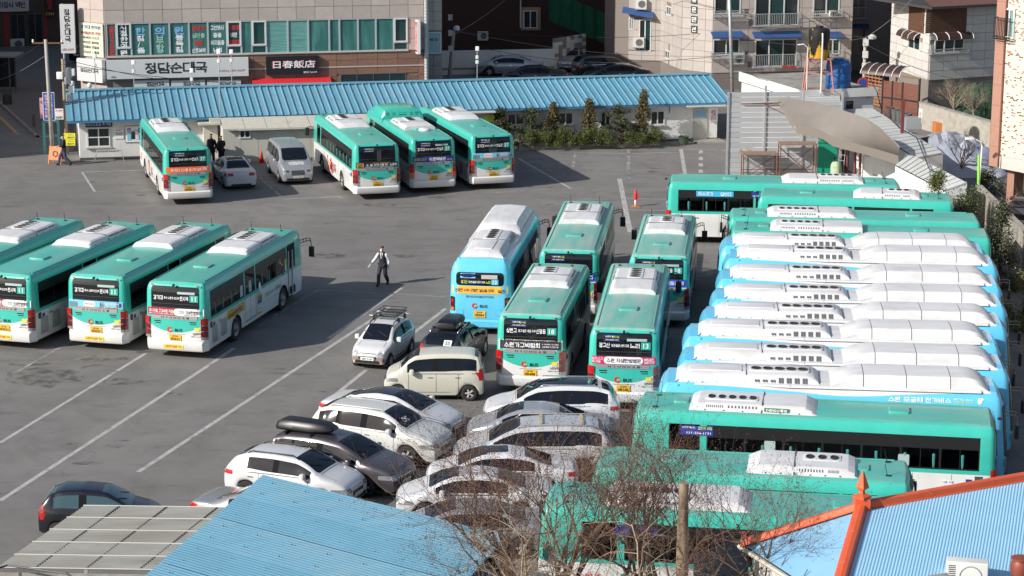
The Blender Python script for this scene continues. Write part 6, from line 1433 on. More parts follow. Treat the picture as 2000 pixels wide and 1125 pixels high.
for i in (1, 2, 3, 4):
    F = FA[i]; hs = [F.rect(*r) for r in ws[i]]
    clad(FE[i], 0, 1.2, F.len, tops, 1.3 if i == 4 else 1.0, .72, [tileA, tileB], hs)
    for r, h in zip(ws[i], hs): window(FE[i], h, -.0, 2 if r[2] - r[0] > 60 else 1, fm=frame_w, gm=[winglass, greenglass2, winglass], fw=.08, proud=.07)
F = FA[4]; E4 = FE[4]
def railing(F, E, u0, u1, vt, vb, dep=.55, m=galv):
    x0, zt = F.px(u0, vt, -dep); x1, _ = F.px(u1, vt, -dep); _, zb = F.px(u0, vb, -dep); mb = MB()
    for z in (zt, zb): mb.box(x0, -dep, z - .025, x1, -dep + .05, z + .025).box(x0, -dep, z - .025, x0 + .04, 0, z + .025).box(x1 - .04, -dep, z - .025, x1, 0, z + .025)
    n = int((x1 - x0) / .13)
    for k in range(n + 1): x = x0 + (x1 - x0) * k / n; mb.box(x - .012, -dep + .015, zb, x + .012, -dep + .035, zt)
    for k in range(4): mb.box(x0 + .01, -dep + dep * k / 4, zb, x0 + .03, -dep + dep * k / 4 + .02, zt); mb.box(x1 - .03, -dep + dep * k / 4, zb, x1 - .01, -dep + dep * k / 4 + .02, zt)
    nd = int((x1 - x0) / .2)
    for k in range(nd): mb.box(x0 + .2 * k + .05, -dep, zb - .01, x0 + .2 * k + .09, 0, zb + .01)
    for k in range(3): mb.box(x0, -dep + .1 + k * .16, zb - .008, x1, -dep + .13 + k * .16, zb + .012)
    r_ = part('balcony_railing', mb, m, E); r_['kind'] = 'stuff'; return r_
railing(F, E4, 1396, 1455, 22, 34); railing(F, E4, 1475, 1565, 28, 52, .7); railing(F, E4, 1590, 1648, 22, 34); railing(F, E4, 1392, 1455, 104, 116); railing(F, E4, 1473, 1563, 108, 133, .7); railing(F, E4, 1617, 1650, 100, 112)
for u0, u1, v in ((1391, 1452, 66), (1472, 1566, 66), (1620, 1645, 66)):
    x0, z = F.px(u0, v, -.5); x1, _ = F.px(u1, v, -.5); part('awning', MB().quad([(x0, -.7, z - .25), (x1, -.7, z - .25), (x1, -.05, z + .1), (x0, -.05, z + .1)]).quad([(x0, -.7, z - .33), (x1, -.7, z - .33), (x1, -.7, z - .25), (x0, -.7, z - .25)]), mat('awning_navy', (.03, .08, .22), .6), E4)
for k, u0 in enumerate((1529, 1543)): x, z = F.px(u0 + 4, 131, -.6); o = F.thing('flower_box', '%s red flower box on the lower balcony' % ['left', 'right'][k], 'planter', 'red flower boxes on the balcony'); part('box', MB().box(x - .22, -.72, z - .08, x + .22, -.5, z + .12), mat('planter_red', (.38, .05, .03), .6), o); part('soil', MB().box(x - .2, -.7, z + .121, x + .2, -.52, z + .125), mat('dry_soil', (0, 0, 0)), o)
acbox('white outdoor unit with round fan on the lower left balcony of the flats', F, 1441, 115, .95, .72, -.05)
acbox('small outdoor unit beside clutter on the upper right balcony of the flats', F, 1627, 27, .4, .45, -.1)
F1 = FA[1]; acbox('outdoor unit on the shaded left wing of the flats, lower', F1, 1247, 83, .8, .7, -.05); acbox('outdoor unit on the shaded left wing of the flats, upper', F1, 1252, 8, .8, .7, -.05)
x0, z = F1.px(1216, 20, -.3); x1, _ = F1.px(1276, 20, -.3); part('awning', MB().quad([(x0, -.6, z - .15), (x1, -.6, z - .5), (x1, -.05, z - .1), (x0, -.05, z + .25)]), mat('awning_navy', (0, 0, 0)), FE[1])
F3 = FA[3]
for k, c_ in enumerate('동문맨션'): x0, z0, x1, z1 = F3.rect(1351, -7 + 19 * k, 1363, 7 + 19 * k); part('name_tile', MB().box(x0, -.09, z0, x1, -.042, z1), mat('name_tile_dark', (.05, .05, .05), .5), FE[3]); flat(shift(text2d(c_, (x1 - x0) * .7, (z1 - z0) * .7), (x0 + x1) / 2, (z0 + z1) / 2), -.095, 'lettering', white_ink, FE[3])
# receding dark wing right of it
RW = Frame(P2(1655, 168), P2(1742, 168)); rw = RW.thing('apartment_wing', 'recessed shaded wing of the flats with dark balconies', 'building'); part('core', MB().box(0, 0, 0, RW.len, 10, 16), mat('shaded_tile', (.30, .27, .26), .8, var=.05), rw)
for r in ((1662, -10, 1690, 35), (1657, 55, 1690, 105)): window(rw, RW.rect(*r), 0, 1, fm=frame_g)
railing(RW, rw, 1660, 1700, 14, 36); x0, z = RW.px(1657, 50, -.4); x1, _ = RW.px(1698, 50, -.4); part('awning', MB().quad([(x0, -.6, z - .2), (x1, -.6, z - .2), (x1, 0, z + .1), (x0, 0, z + .1)]), mat('awning_navy', (0, 0, 0)), rw)
# ---- pale house with brown panels
hp = [P2(1731, 153), P2(1807, 146.5), P2(1945, 149)]; ZE = Frame(hp[1], hp[2]).px(1880, 13)[1]; hs = thing('pale_house', 'pale tiled house with brown wood panels and ribbed brown awnings', 'building')
mb = MB(); pl_ = hp + [P2(1960, 165), P2(1735, 168)]; n = len(pl_); mb.v += [(x, y, 0) for x, y in pl_] + [(x, y, ZE + .03) for x, y in pl_]
for i in range(n): mb.f.append((i, (i + 1) % n, n + (i + 1) % n, n + i)); mb.m.append(0)
mb.f.append(tuple(range(n, 2 * n))); mb.m.append(0); part('core', mb, mortar, hs)
HF = [Frame(hp[0], hp[1]), Frame(hp[1], hp[2])]; HE = [sub(f, hs) for f in HF]; ptile = mat('pale_tile', (.50, .485, .455), .7, var=.04, vs=1.5, dirt=(.38, .35, .31), ds=.8, dlo=.55, dhi=.9); wood_ = mat('brown_wood_panel', (.10, .045, .025), .7, var=.2, vs=3, dstr=(.3, 1, 8))
hw = [[HF[0].rect(1775, 70, 1798, 97)], [HF[1].rect(1825, 76, 1882, 102)]]; hb = [[HF[0].rect(1776, 10, 1807, 62)], [HF[1].rect(1808, 15, 1887, 63)]]
for i in (0, 1):
    clad(HE[i], 0, 2.2, HF[i].len, ZE - .02, 1.1, .62, [ptile, ptile, mat('pale_tile_light', (.54, .52, .49), .7, var=.04)], hw[i] + hb[i])
    for r in hw[i]: window(HE[i], r, 0, 1 if i == 0 else 2, gm=[winglass, greenglass2], fw=.07, proud=.06)
    for r in hb[i]:
        z = r[1]
        while z < r[3] - .02: put('wood_plank', wood_, HE[i], r[0], -.06, z + .006, r[2] if i else r[2] + .0, 0, min(z + .14, r[3]) - .006); z += .14
def ribbed(F, E, u0, u1, vt, dep, drop, n, name='awning'):
    x0, z = F.px(u0, vt); x1, _ = F.px(u1, vt); rows = []
    for k in range(7): a = math.pi / 2 * k / 6; rows.append([(x, -dep * math.sin(a), z - drop * (1 - math.cos(a))) for x in (x0, x1)])
    o = part(name, MB().grid(rows), mat('awning_brown', (.05, .025, .02), .4), E, True)
    for k in range(n + 1): x = x0 + (x1 - x0) * k / n; part('awning_rib', MB().tube([(x, -(dep + .02) * math.sin(math.pi / 2 * j / 6), z + .02 - drop * (1 - math.cos(math.pi / 2 * j / 6))) for j in range(7)], .03, 5), frame_w, o)
ribbed(HF[0], HE[0], 1764, 1800, 55, .5, .45, 3); ribbed(HF[1], HE[1], 1822, 1893, 65, .5, .42, 3); railing(HF[1], HE[1], 1820, 1892, 98, 107, .5)
part('eaves', MB().box(-.5, -.7, ZE, HF[1].len + 1, 6, ZE + .16), mat('eaves_dark', (.05, .045, .045), .6), HE[1]); part('roof_slope', MB().quad([(-.5, -.7, ZE + .17), (HF[1].len + 1, -.7, ZE + .17), (HF[1].len + 1, 5, ZE + 2.6), (-.5, 5, ZE + 2.6)]), mat('roof_tile_brown', (.14, .07, .055), .7, var=.15, vs=6), HE[1]); part('eaves', MB().box(0, -.5, ZE + .01, HF[0].len, 3, ZE + .15), mat('eaves_dark', (0, 0, 0)), HE[0])
# porch roof over the gate side
PR = Frame(P2(1695, 141), P2(1778, 139)); pr = PR.thing('porch_canopy', 'ribbed brown porch canopy with white ribs beside the gate', 'canopy'); x0, z = PR.px(1700, 122); x1 = PR.px(1776, 134)[0]; rows = []
for k in range(7): a = math.pi / 2 * k / 6; rows.append([(x, -1.1 * math.sin(a), z - .6 * (1 - math.cos(a))) for x in (x0, x1)])
part('sheet', MB().grid(rows), mat('awning_brown', (0, 0, 0)), pr, True)
for k in range(6): x = x0 + (x1 - x0) * k / 5; part('rib', MB().tube([(x, -1.12 * math.sin(math.pi / 2 * j / 6), z + .02 - .6 * (1 - math.cos(math.pi / 2 * j / 6))) for j in range(7)], .035, 5), frame_w, pr)
# ---- gate, lattice, garden wall
GF = Frame(G(1722, 226), G(1793, 236)); gt = GF.thing('yard_gate', 'tall black-framed gate filled with red-brown slats', 'gate'); gh = 2.35; gd = mat('gate_frame', (.015, .015, .015), .5); gs = mat('gate_slat_brown', (.16, .05, .03), .6, var=.15)
for fx in (0, .27, .55, 1): part('gate_post', MB().box(GF.len * fx - .05, -.05, 0, GF.len * fx + .05, .05, gh + (.35 if fx in (0, 1) else 0)), gd, gt)
part('gate_beam', MB().box(-.05, -.04, gh + .3, GF.len + .05, .04, gh + .42), mat('beam_olive', (.16, .12, .06), .6), gt); part('gate_rail', MB().box(0, -.045, 1.18, GF.len, -.0, 1.28), gd, gt)
for k in range(18):
    z = .08 + k * .125
    for a, b in ((.02, .25), (.29, .53), (.57, .98)): put('slat', gs, gt, GF.len * a, -.02, z, GF.len * b, .02, z + .105)
LF = Frame(G(1688, 205), G(1722, 212)); lt = LF.thing('lattice_fence', 'orange-brown wooden lattice fence left of the gate', 'fence'); lw = mat('lattice_wood', (.28, .12, .05), .7)
for k in range(6): part('upright', MB().box(LF.len * k / 5 - .035, -.02, 0, LF.len * k / 5 + .035, .02, 2.1), lw, lt)
for k in range(9): part('cross_slat', MB().box(0, -.045, .15 + k * .22, LF.len, -.021, .25 + k * .22), lw, lt)
YW = Frame(G(1793, 250), G(1932, 292)); yw = YW.thing('garden_wall', 'rough plastered garden wall below the pale house', 'wall'); part('wall', MB().box(0, 0, 0, YW.len, .3, 1.62), mat('rough_plaster', (.38, .35, .30), .9, var=.12, vs=3, dirt=(.25, .22, .18), ds=1.8, bump=.8, bs=9), yw); part('coping', MB().box(0, -.03, 1.62, YW.len, .33, 1.68), concrete, yw); o = part('wall_notice', MB().box(.05, -.03, .35, .5, -.01, 1.25), WHT, yw); flat(shift(text2d('주차\n금지', .3, .5), .27, .82), -.04, 'lettering', REDP, yw)
# ---- grey yard fence
FF = Frame(G(1419, 347), G(1640, 345)); ff = FF.thing('steel_fence', 'tall pale grey fence of horizontal steel boards behind the scaffold frames', 'fence'); fh = 4.75; nb_ = 17; fm_ = [mat('fence_board_grey', (.44, .46, .48), .45, metal=.2, var=.05, vs=1, dirt=(.33, .30, .26), ds=.8, dlo=.6, dhi=.9), mat('fence_board_pale', (.48, .50, .52), .45, metal=.2, var=.05, vs=1)]
xs_ = [0, FF.px(1492, 300)[0], FF.px(1566, 300)[0], FF.len]
for a, b in zip(xs_[:-1], xs_[1:]):
    for k in range(nb_): hh = fh if b < FF.len else fh - .55; z = hh * k / nb_; put('fence_board', random.choice(fm_), ff, a + .03, -.03 - .008 * (k % 2), z + .012, b - .03, .0, z + hh / nb_ - .006)
for x in xs_: part('fence_post', MB().box(x - .05, -.1, 0, x + .05, .06, fh + (.35 if x == xs_[1] else 0)), galv, ff)
mb = MB().tube([(FF.px(1447, 202)[0], -.15, FF.px(1447, 202)[1]), (FF.len * .62, -.12, FF.px(1447, 202)[1] - .02)], .03, 5); part('rusty_rail', mb, rust, ff)
part('rust_stain', MB().quad([(FF.px(1441, 300)[0], -.045, 1.5), (FF.px(1447, 300)[0], -.045, .9), (FF.px(1468, 300)[0], -.045, 1.55), (FF.px(1450, 300)[0], -.045, 1.75)]), mat('rust_wash', (.34, .25, .14), .8, dirt=(.44, .46, .48), ds=3, dlo=.35, dhi=.55), ff)
# scaffold frames
def scaffold(label, u0, u1, v, hgt, dpt=.9, z=0):
    F = Frame(G(u0, v), G(u1, v)); t = F.thing('scaffold_frame', label, 'scaffold', 'rusty scaffold frames'); w_ = F.len
    for x in (0, w_):
        for y in (0, dpt): part('upright', MB().tube([(x, y, 0), (x, y, hgt)], .03, 6), rust, t)
    for y in (0, dpt):
        for a, b in (((0, y, .15), (w_, y, hgt - .2)), ((w_, y, .15), (0, y, hgt - .2))): part('brace', MB().tube([a, b], .018, 5), rust, t)
        part('rail', MB().tube([(0, y, .5), (w_, y, .5)], .02, 5), rust, t)
    part('deck', MB().box(-.05, -.05, hgt, w_ + .05, dpt + .05, hgt + .06), mat('rusty_deck', (.24, .15, .11), .8, var=.2), t)
scaffold('lower rusty scaffold frame against the grey fence', 1451, 1517, 354, 1.45); scaffold('taller rusty scaffold frame next to the green door', 1523, 1592, 354, 2.0)
x = FF.px(1597, 300)[0]; gr = FF.thing('green_door', 'bright green metal door at the right end of the grey fence', 'door'); part('leaf', MB().box(x, -.12, .05, x + 1.05, -.05, 2.1), mat('door_green', (.01, .33, .20), .45, var=.04), gr); part('frame', MB().box(x - .05, -.1, 0, x, .0, 2.17).box(x + 1.05, -.1, 0, x + 1.1, 0, 2.17).box(x - .05, -.1, 2.1, x + 1.1, 0, 2.17), galv, gr); part('handle', MB().box(x + .9, -.16, 1.0, x + .94, -.12, 1.15), black, gr)
# workshop bay under the fabric canopy
KF = Frame(G(1636, 352), G(1760, 372)); ks = KF.thing('workshop_shed', 'open workshop shed with red-brown posts under the fabric canopy', 'shed'); kl = KF.len
part('back_wall', MB().box(0, 2.2, 0, kl, 2.3, 2.6), mat('shed_wall_grey', (.30, .31, .32), .7, var=.08), ks); part('side_wall', MB().box(kl * .74, 0, 0, kl, 2.2, 2.35), mat('shed_panel_grey', (.38, .40, .41), .6, var=.08), ks)
for fx in (.14, .26, .34, .58, .72): part('post', MB().box(kl * fx - .05, -.02, 0, kl * fx + .05, .08, 2.3), mat('post_maroon', (.15, .035, .03), .6), ks)
part('beam', MB().box(kl * .5, -.04, 2.1, kl * .76, .1, 2.25), mat('post_maroon', (0, 0, 0)), ks); part('cabinet', MB().box(kl * .36, .2, 0, kl * .50, .8, 1.5), frame_w, ks); part('roof', MB().box(-.1, 0, 2.6, kl, 2.4, 2.68), concrete, ks)
o = KF.thing('stepladder', 'grey aluminium stepladder leaning beside the green door', 'ladder'); x = .12
for xx in (x, x + .38): part('rail', MB().tube([(xx, -.25, 0), (xx, .0, 2.3)], .02, 5), galv, o)
for k in range(7): part('rung', MB().tube([(x, -.22 + .033 * k, .3 * k + .25), (x + .38, -.22 + .033 * k, .3 * k + .25)], .015, 5), galv, o)
o = part('sack', MB().rbox(.02, -.85, 0, .62, -.35, 1.15, .2, .3), mat('sack_pale_green', (.34, .42, .28), .9, var=.2, vs=6), None, 'auto'); o.matrix_world = Matrix.Translation(KF.o) @ Matrix.Rotation(KF.rz, 4, 'Z'); tag(o, 'pale green upright sack beside the green door', 'sack')
o = part('crumpled_tarpaulin', MB().rbox(kl * .60, -1.1, 0, kl * .82, -.2, .75, .25, .4, n=4), mat('tarp_white', (.50, .50, .46), .8, var=.3, vs=7, bump=1, bs=6), None, 'auto'); o.matrix_world = Matrix.Translation(KF.o) @ Matrix.Rotation(KF.rz, 4, 'Z'); tag(o, 'crumpled white tarpaulin heap in front of the workshop shed', 'tarpaulin')
# fabric canopy
cn = thing('fabric_canopy', 'large sagging taupe fabric canopy over the workshop', 'canopy'); outer = [(1522, 190, 4.6), (1585, 198, 4.7), (1640, 213, 4.7), (1690, 230, 4.55), (1722, 251, 4.3), (1757, 285, 3.6)]; inner = [(1553, 243, 3.75), (1570, 246, 3.75), (1603, 254, 3.6), (1625, 267, 3.35), (1690, 286, 3.05), (1754, 303, 2.75)]
rows = []
for k in range(7):
    t = k / 6; rows.append([G(*a).lerp(G(*b), t) - Vector((0, 0, .03 * math.sin(math.pi * t))) for i, (a, b) in enumerate(zip(outer, inner))])
fab = mat('taupe_fabric', (.185, .168, .152), .85, var=.06, vs=1.5, dirt=(.18, .16, .14), ds=.7, bump=.5, bs=3)
mb = MB().grid(rows); part('sheet', mb, fab, cn, True); b0 = rows[-1]; mb = MB().grid([b0, [p - Vector((-.05, .08, .42 + .08 * (i % 2))) for i, p in enumerate(b0)]]); part('valance', mb, mat('taupe_valance', (.17, .152, .13), .85, bump=.8, bs=5), cn, 'auto')
mb = MB().grid([rows[0], [p - Vector((0, 0, .1)) for p in rows[0]]]); part('hem', mb, fab, cn); e0 = [r[0] for r in rows]; part('hem', MB().grid([e0, [p - Vector((.1, .0, .22)) for p in e0]]), mat('taupe_valance', (0, 0, 0)), cn)
part('post', MB().box(-.08, -.08, 0, .08, .08, 4.9), mat('post_maroon', (0, 0, 0)), cn, loc=tuple(G(1757, 372)))
for a, b in (((1449, 203, 4.4), (1525, 200, 4.5)), ((1495, 205, 4.3), (1560, 235, 3.7)), ((1495, 206, 4.2), (1540, 226, 3.8))): part('strut', MB().tube([G(*a), G(*b)], .025, 5), rust, cn)
# sheds with white ribbed roofs
def ribroof(label, cs, zs, wallh, n, m, name='shed', cat='shed'):
    P = [G(u, v, z) for (u, v), z in zip(cs, zs)]; t = thing(name, label, cat); a, b, c, d = P
    for k in range(n):
        p0 = a.lerp(d, k / n); p1 = a.lerp(d, (k + .97) / n); q0 = b.lerp(c, k / n); q1 = b.lerp(c, (k + .97) / n); up = Vector((0, 0, .04)); pm = a.lerp(d, (k + .88) / n); qm = b.lerp(c, (k + .88) / n)
        part('roof_sheet', MB().quad([p0, q0, qm, pm]).quad([pm, qm, q1 + up, p1 + up]).quad([p1 + up, q1 + up, q1 - up, p1 - up]), m, t)
    lo = Vector((0, 0, 1)); mb = MB(); P2_ = [a, b, c, d]
    for i in range(4): x, y = P2_[i], P2_[(i + 1) % 4]; mb.quad([(x.x, x.y, 0), (y.x, y.y, 0), y - lo * .06, x - lo * .06])
    part('wall', mb, render_w, t); return t
rib_w = mat('ribbed_sheet_white', (.50, .52, .51), .5, var=.06, vs=2, dirt=(.38, .38, .35), ds=1.4, dlo=.5, dhi=.85)
ribroof('long shed with a white ribbed roof running down beside the canopy', [(1642, 214), (1703, 211), (1842, 299), (1790, 309)], [3.1, 3.2, 3.1, 2.95], 0, 17, rib_w)
ribroof('lower shed with a white ribbed roof in front of the bushes', [(1749, 322), (1779, 300), (1889, 357), (1846, 372)], [2.7, 3.0, 2.9, 2.55], 0, 12, rib_w)
ribroof('small flat grey roof behind the canopy top', [(1570, 186), (1640, 184), (1642, 205), (1572, 207)], [3.9, 3.9, 3.7, 3.7], 0, 5, rib_w)
# flat roofed outbuilding carrying the tanks
u0, u1 = P2(1560, 127), P2(1702, 128.5); TF = Frame(u0, u1); tb = TF.thing('flat_outbuilding', 'flat-roofed white outbuilding that carries the water tanks', 'building'); part('walls', MB().box(0, 0, 0, TF.len, 8, 4.0), render_w, tb); part('roof_slab', MB().box(-.15, -.15, 4.0, TF.len + .15, 8, 4.1), concrete, tb); part('parapet', MB().box(-.15, -.2, 3.75, TF.len + .15, -.151, 4.25), render_w, tb); part('window', MB().box(TF.len * .62, -.02, 2.9, TF.len * .72, 0, 3.5), winglass, tb)
part('parapet', MB().box(-.2, -.15, 3.75, -.151, 8, 4.3), render_w, tb)
zb = 4.1
def onroof(u, v): return G(u, v, zb)
p = onroof(1597, 178); tw_ = thing('tank_stand', 'pink-red steel lattice stand under the black tank', 'stand', tuple(p)); pk = mat('faded_red_steel', (.45, .19, .15), .6, var=.1)
hh = 1.85; cs = [(-.85, -.5), (.85, -.5), (.75, .9), (-.75, .9)]; ct = [(-.62, -.45), (.62, -.45), (.6, .65), (-.6, .65)]
for a, b in zip(cs, ct): part('leg', MB().tube([(a[0], a[1], 0), (b[0], b[1], hh)], .045, 6), pk, tw_)
for z_, f in ((hh, 1), (hh * .55, .55), (.1, .05)):
    q_ = [(cs[i][0] + (ct[i][0] - cs[i][0]) * f, cs[i][1] + (ct[i][1] - cs[i][1]) * f, z_) for i in range(4)]
    for i in range(4): part('crossbar', MB().tube([q_[i], q_[(i + 1) % 4]], .03, 5), pk, tw_)
for i in range(4): j = (i + 1) % 4; part('brace', MB().tube([(ct[i][0], ct[i][1], hh), ((cs[j][0] + ct[j][0]) / 2, (cs[j][1] + ct[j][1]) / 2, hh * .55)], .025, 5), pk, tw_)
part('platform', MB().box(-.66, -.5, hh + .03, .66, .7, hh + .08), pk, tw_)
o = part('water_tank', MB().lathe([(.60, 0), (.62, .1), (.60, .5), (.62, .55), (.60, 1.0), (.62, 1.05), (.60, 1.55), (.5, 1.66), (.22, 1.7), (.22, 1.78), (.02, 1.8)], n=24), mat('tank_black_yellow', (.015, .015, .015), .5, dirt=(.60, .34, .02), ds=1.6, dstr=(1, 1, .5), dlo=.53, dhi=.56), None, 'auto', (p.x, p.y + .1, p.z + hh + .08)); tag(o, 'black water tank with peeling yellow paint on the red stand', 'water tank')
part('standpipe', MB().tube([(.1, -.62, 0), (.1, -.62, hh + 1.35), (.1, -.5, hh + 1.5)], .05, 6).tube([(-.7, -.55, .1), (-.72, -.6, hh + .7), (-.95, -.6, hh + .9), (-1.3, -.5, hh + .85)], .035, 6), frame_w, tw_)
p = onroof(1638, 176); o = part('water_tank', MB().lathe([(.72, 0), (.74, .1), (.70, .5), (.74, .55), (.70, 1.0), (.74, 1.05), (.70, 1.5), (.55, 1.66), (.3, 1.7), (.3, 1.78), (.02, 1.8)], n=24), mat('tank_blue', (.02, .10, .32), .4, var=.1), None, 'auto', (p.x, p.y + .3, p.z)); tag(o, 'rounded blue water tank right of the red stand', 'water tank')
# ---- mosaic tower at the right edge
tp = G(1936, 300, 3.2); TD = Vector((.56, -.83, 0)); TW = Frame(tp, tp + TD * 9); tw = TW.thing('mosaic_tower', 'tall building with cream, brown and black mosaic brick at the right edge', 'building')
def mosaic():
    m = bpy.data.materials.new('mosaic_brick'); m.use_nodes = True; n = m.node_tree.nodes; l = m.node_tree.links; p = n['Principled BSDF']; p.inputs['Roughness'].default_value = .8
    tc = n.new('ShaderNodeTexCoord'); br = n.new('ShaderNodeTexBrick'); sp = n.new('ShaderNodeSeparateXYZ'); cb = n.new('ShaderNodeCombineXYZ'); l.new(tc.outputs['Object'], sp.inputs[0]); l.new(sp.outputs[0], cb.inputs[0]); l.new(sp.outputs[2], cb.inputs[1]); l.new(cb.outputs[0], br.inputs['Vector'])
    br.inputs['Scale'].default_value = 1; br.inputs['Brick Width'].default_value = .15; br.inputs['Row Height'].default_value = .07; br.inputs['Mortar Size'].default_value = .006; br.inputs['Bias'].default_value = 0; br.inputs['Color1'].default_value = (0, 0, 0, 1); br.inputs['Color2'].default_value = (1, 1, 1, 1); br.inputs['Mortar'].default_value = (.3, .3, .3, 1)
    cr = n.new('ShaderNodeValToRGB'); cr.color_ramp.interpolation = 'CONSTANT'; e = cr.color_ramp.elements; e[0].position = 0; e[0].color = (.03, .028, .028, 1); e[1].position = .07; e[1].color = (.25, .13, .08, 1)
    for q_, c_ in ((.16, (.52, .43, .36)), (.24, (.60, .52, .44)), (.62, (.64, .56, .49))): x = e.new(q_); x.color = (*c_, 1)
    l.new(br.outputs['Color'], cr.inputs[0]); l.new(cr.outputs[0], p.inputs['Base Color']); return m
mos = mosaic(); part('wall', MB().box(.62, 0, 3.2, 12, 8, 16), mos, tw); part('corner_pilaster', MB().box(0, -.12, 2.6, .6, 8, 16), mat('pilaster_brown', (.34, .18, .13), .7, var=.05), tw)
clad(tw, .0, 2.6, .6, 16, .6, 1.0, [mat('pilaster_tile', (.36, .19, .14), .7, var=.06)], (), -.12, .02, .008, 'pilaster_tile'); clad(tw, .62, 2.55, 10, 3.2, 2.0, .65, [mat('fascia_stone', (.50, .47, .43), .7, var=.05)], (), 0, .05, .01)
for x in (.75, 4.4): part('column', MB().box(x, .4, 0, x + .5, 1.1, 2.6), mat('pilaster_brown', (0, 0, 0)), tw)
r = TW.rect(1962, 16, 1983, 75); window(tw, r, 0, 1, gm=[winglass, curtain], fw=.09, proud=.08); mb = MB(); xa, xb = r[0] - .35, r[2] + .05; zt, zb_ = r[1] + 1.0, r[1] - .05
for z in (zt, zb_, zb_ + .12): mb.box(xa, -.4, z - .02, xb, -.36, z + .02).box(xa, -.4, z - .02, xa + .03, 0, z + .02)
for k in range(12): x = xa + (xb - xa) * k / 11; mb.box(x - .012, -.39, zb_, x + .012, -.37, zt)
o = part('window_railing', mb, black, tw); part('drain_pipe', MB().tube([(4.6, -.12, 2.5), (4.6, -.12, 15)], .06, 6), frame_g, tw)
# ---- boundary wall on the right
a, b = G(1911, 366, 2.2), G(2000, 452, 2.2); d = (b - a).normalized(); BF = Frame(a - d * .5, b + d * 22); bw = BF.thing('boundary_wall', 'stained concrete boundary wall down the right side of the yard', 'wall'); part('wall', MB().box(0, 0, 0, BF.len, .22, 2.15), mat('stained_concrete', (.36, .33, .28), .9, var=.15, vs=2, dirt=(.12, .11, .095), ds=1.1, dstr=(2.5, 1, .35), dlo=.42, dhi=.68, bump=.4, bs=14), bw); part('coping', MB().box(0, -.05, 2.15, BF.len, .27, 2.23), concrete, bw)
# ---- foreground roofs
def sheetroof(root, a, b, c, n, waves, amp, m, th=.0, seg=8):
    """corrugations run along a->b and repeat from a to c, in n sheets"""
    ab = b - a; ac = c - a; nr = ab.cross(ac).normalized(); nr = nr if nr.z > 0 else -nr; w = waves // n
    for s in range(n):
        rows = []
        for k in range(w * seg + 1):
            t = (s * w + k / seg) / (n * w); p = a + ac * t + nr * (amp * math.cos(2 * math.pi * k / seg) + (.012 if s % 2 else 0)); rows.append([p, p + ab])
        o = part('roof_sheet', MB().grid(rows), m[s % len(m)] if isinstance(m, list) else m, root, True)
a, b, c = G(513, 928, 3.8), G(988, 1047, 3.8), G(288, 1120, 3.2); c = a + (c - a) * 1.8
fb = thing('garage_roof', 'sky blue corrugated garage roof at the bottom centre', 'garage'); fbm = [mat('corrugated_blue', (.088, .225, .325), .45, var=.08, vs=1.2, dirt=(.15, .24, .29), ds=1.1, dstr=(.5, 2, 1), dlo=.45, dhi=.8), mat('corrugated_blue_b', (.083, .215, .31), .45, var=.06, vs=1.2)]
sheetroof(fb, a, b, c, 8, 96, .018, fbm)
mb = MB(); lo = Vector((0, 0, .05)); off_ = lambda p: Vector((p.x, p.y, 0)); bc = b + (c - a); ins = lambda p, q, t: p.lerp(q, t)
cen = (a + b + c + bc) / 4; W4 = [p.lerp(cen, .04) for p in (a, b, bc, c)]
for i in range(4): x, y = W4[i], W4[(i + 1) % 4]; mb.quad([off_(x), off_(y), y - Vector((0, 0, .08)), x - Vector((0, 0, .08))])
part('wall', mb, mat('wall_blue', (.05, .16, .30), .6, var=.1, vs=2, dstr=(4, 4, .5)), fb)
mb = MB()
for i in range(7):
    for j in range(16): p = a + (b - a) * ((i + .5) / 7) + (c - a) * ((j + .5) / 16); mb.box(p.x - .012, p.y - .012, p.z + .01, p.x + .012, p.y + .012, p.z + .045)
s_ = part('roof_screws', mb, mat('screw_dark', (.05, .05, .05), .5), fb); s_['kind'] = 'stuff'
a, b, c = G(163, 989, 2.7), G(452, 993, 2.7), G(-8, 1110, 2.4); gr_ = thing('carport_roof', 'dull grey translucent corrugated carport roof at the bottom left', 'carport'); gm_ = mat('grey_fibre_sheet', (.25, .255, .24), .4, var=.12, vs=1.2, dirt=(.18, .165, .14), ds=.9, dstr=(.4, 1.5, 1), dlo=.4, dhi=.75)
sheetroof(gr_, a, b, c, 5, 40, .016, gm_); mb = MB()
for k in range(6): p = a + (c - a) * (k / 5) + Vector((0, 0, .03)); q_ = p + (b - a); part('lap_strip', MB().tube([p, q_], .018, 5), mat('strip_pale', (.5, .5, .46), .4), gr_)
for f in (.24, .56, .9): p = a + (b - a) * f - Vector((0, 0, .06)); part('purlin', MB().tube([p + Vector((0, 0, .08)), p + (c - a) + Vector((0, 0, .065))], .018, 5), mat('purlin_brown', (.20, .18, .15), .8), gr_)
e_ = c + (b - a); mb = MB().quad([c - Vector((0, 0, .1)), e_ - Vector((0, 0, .1)), Vector((e_.x, e_.y, 0)), Vector((c.x, c.y, 0))]); part('wall', mb, concrete, gr_)
for p in (a, b): part('post', MB().box(p.x - .05, p.y - .05, 0, p.x + .05, p.y + .05, p.z - .03), galv, gr_)
o = part('cable', MB().tube([G(-10, 1112, 2.5), G(15, 1104, 2.55), G(70, 1112, 2.52), G(130, 1120, 2.5), G(145, 1130, 2.4)], .025, 6), black, None); tag(o, 'thick black cable draped along the wall at the bottom left', 'cable')
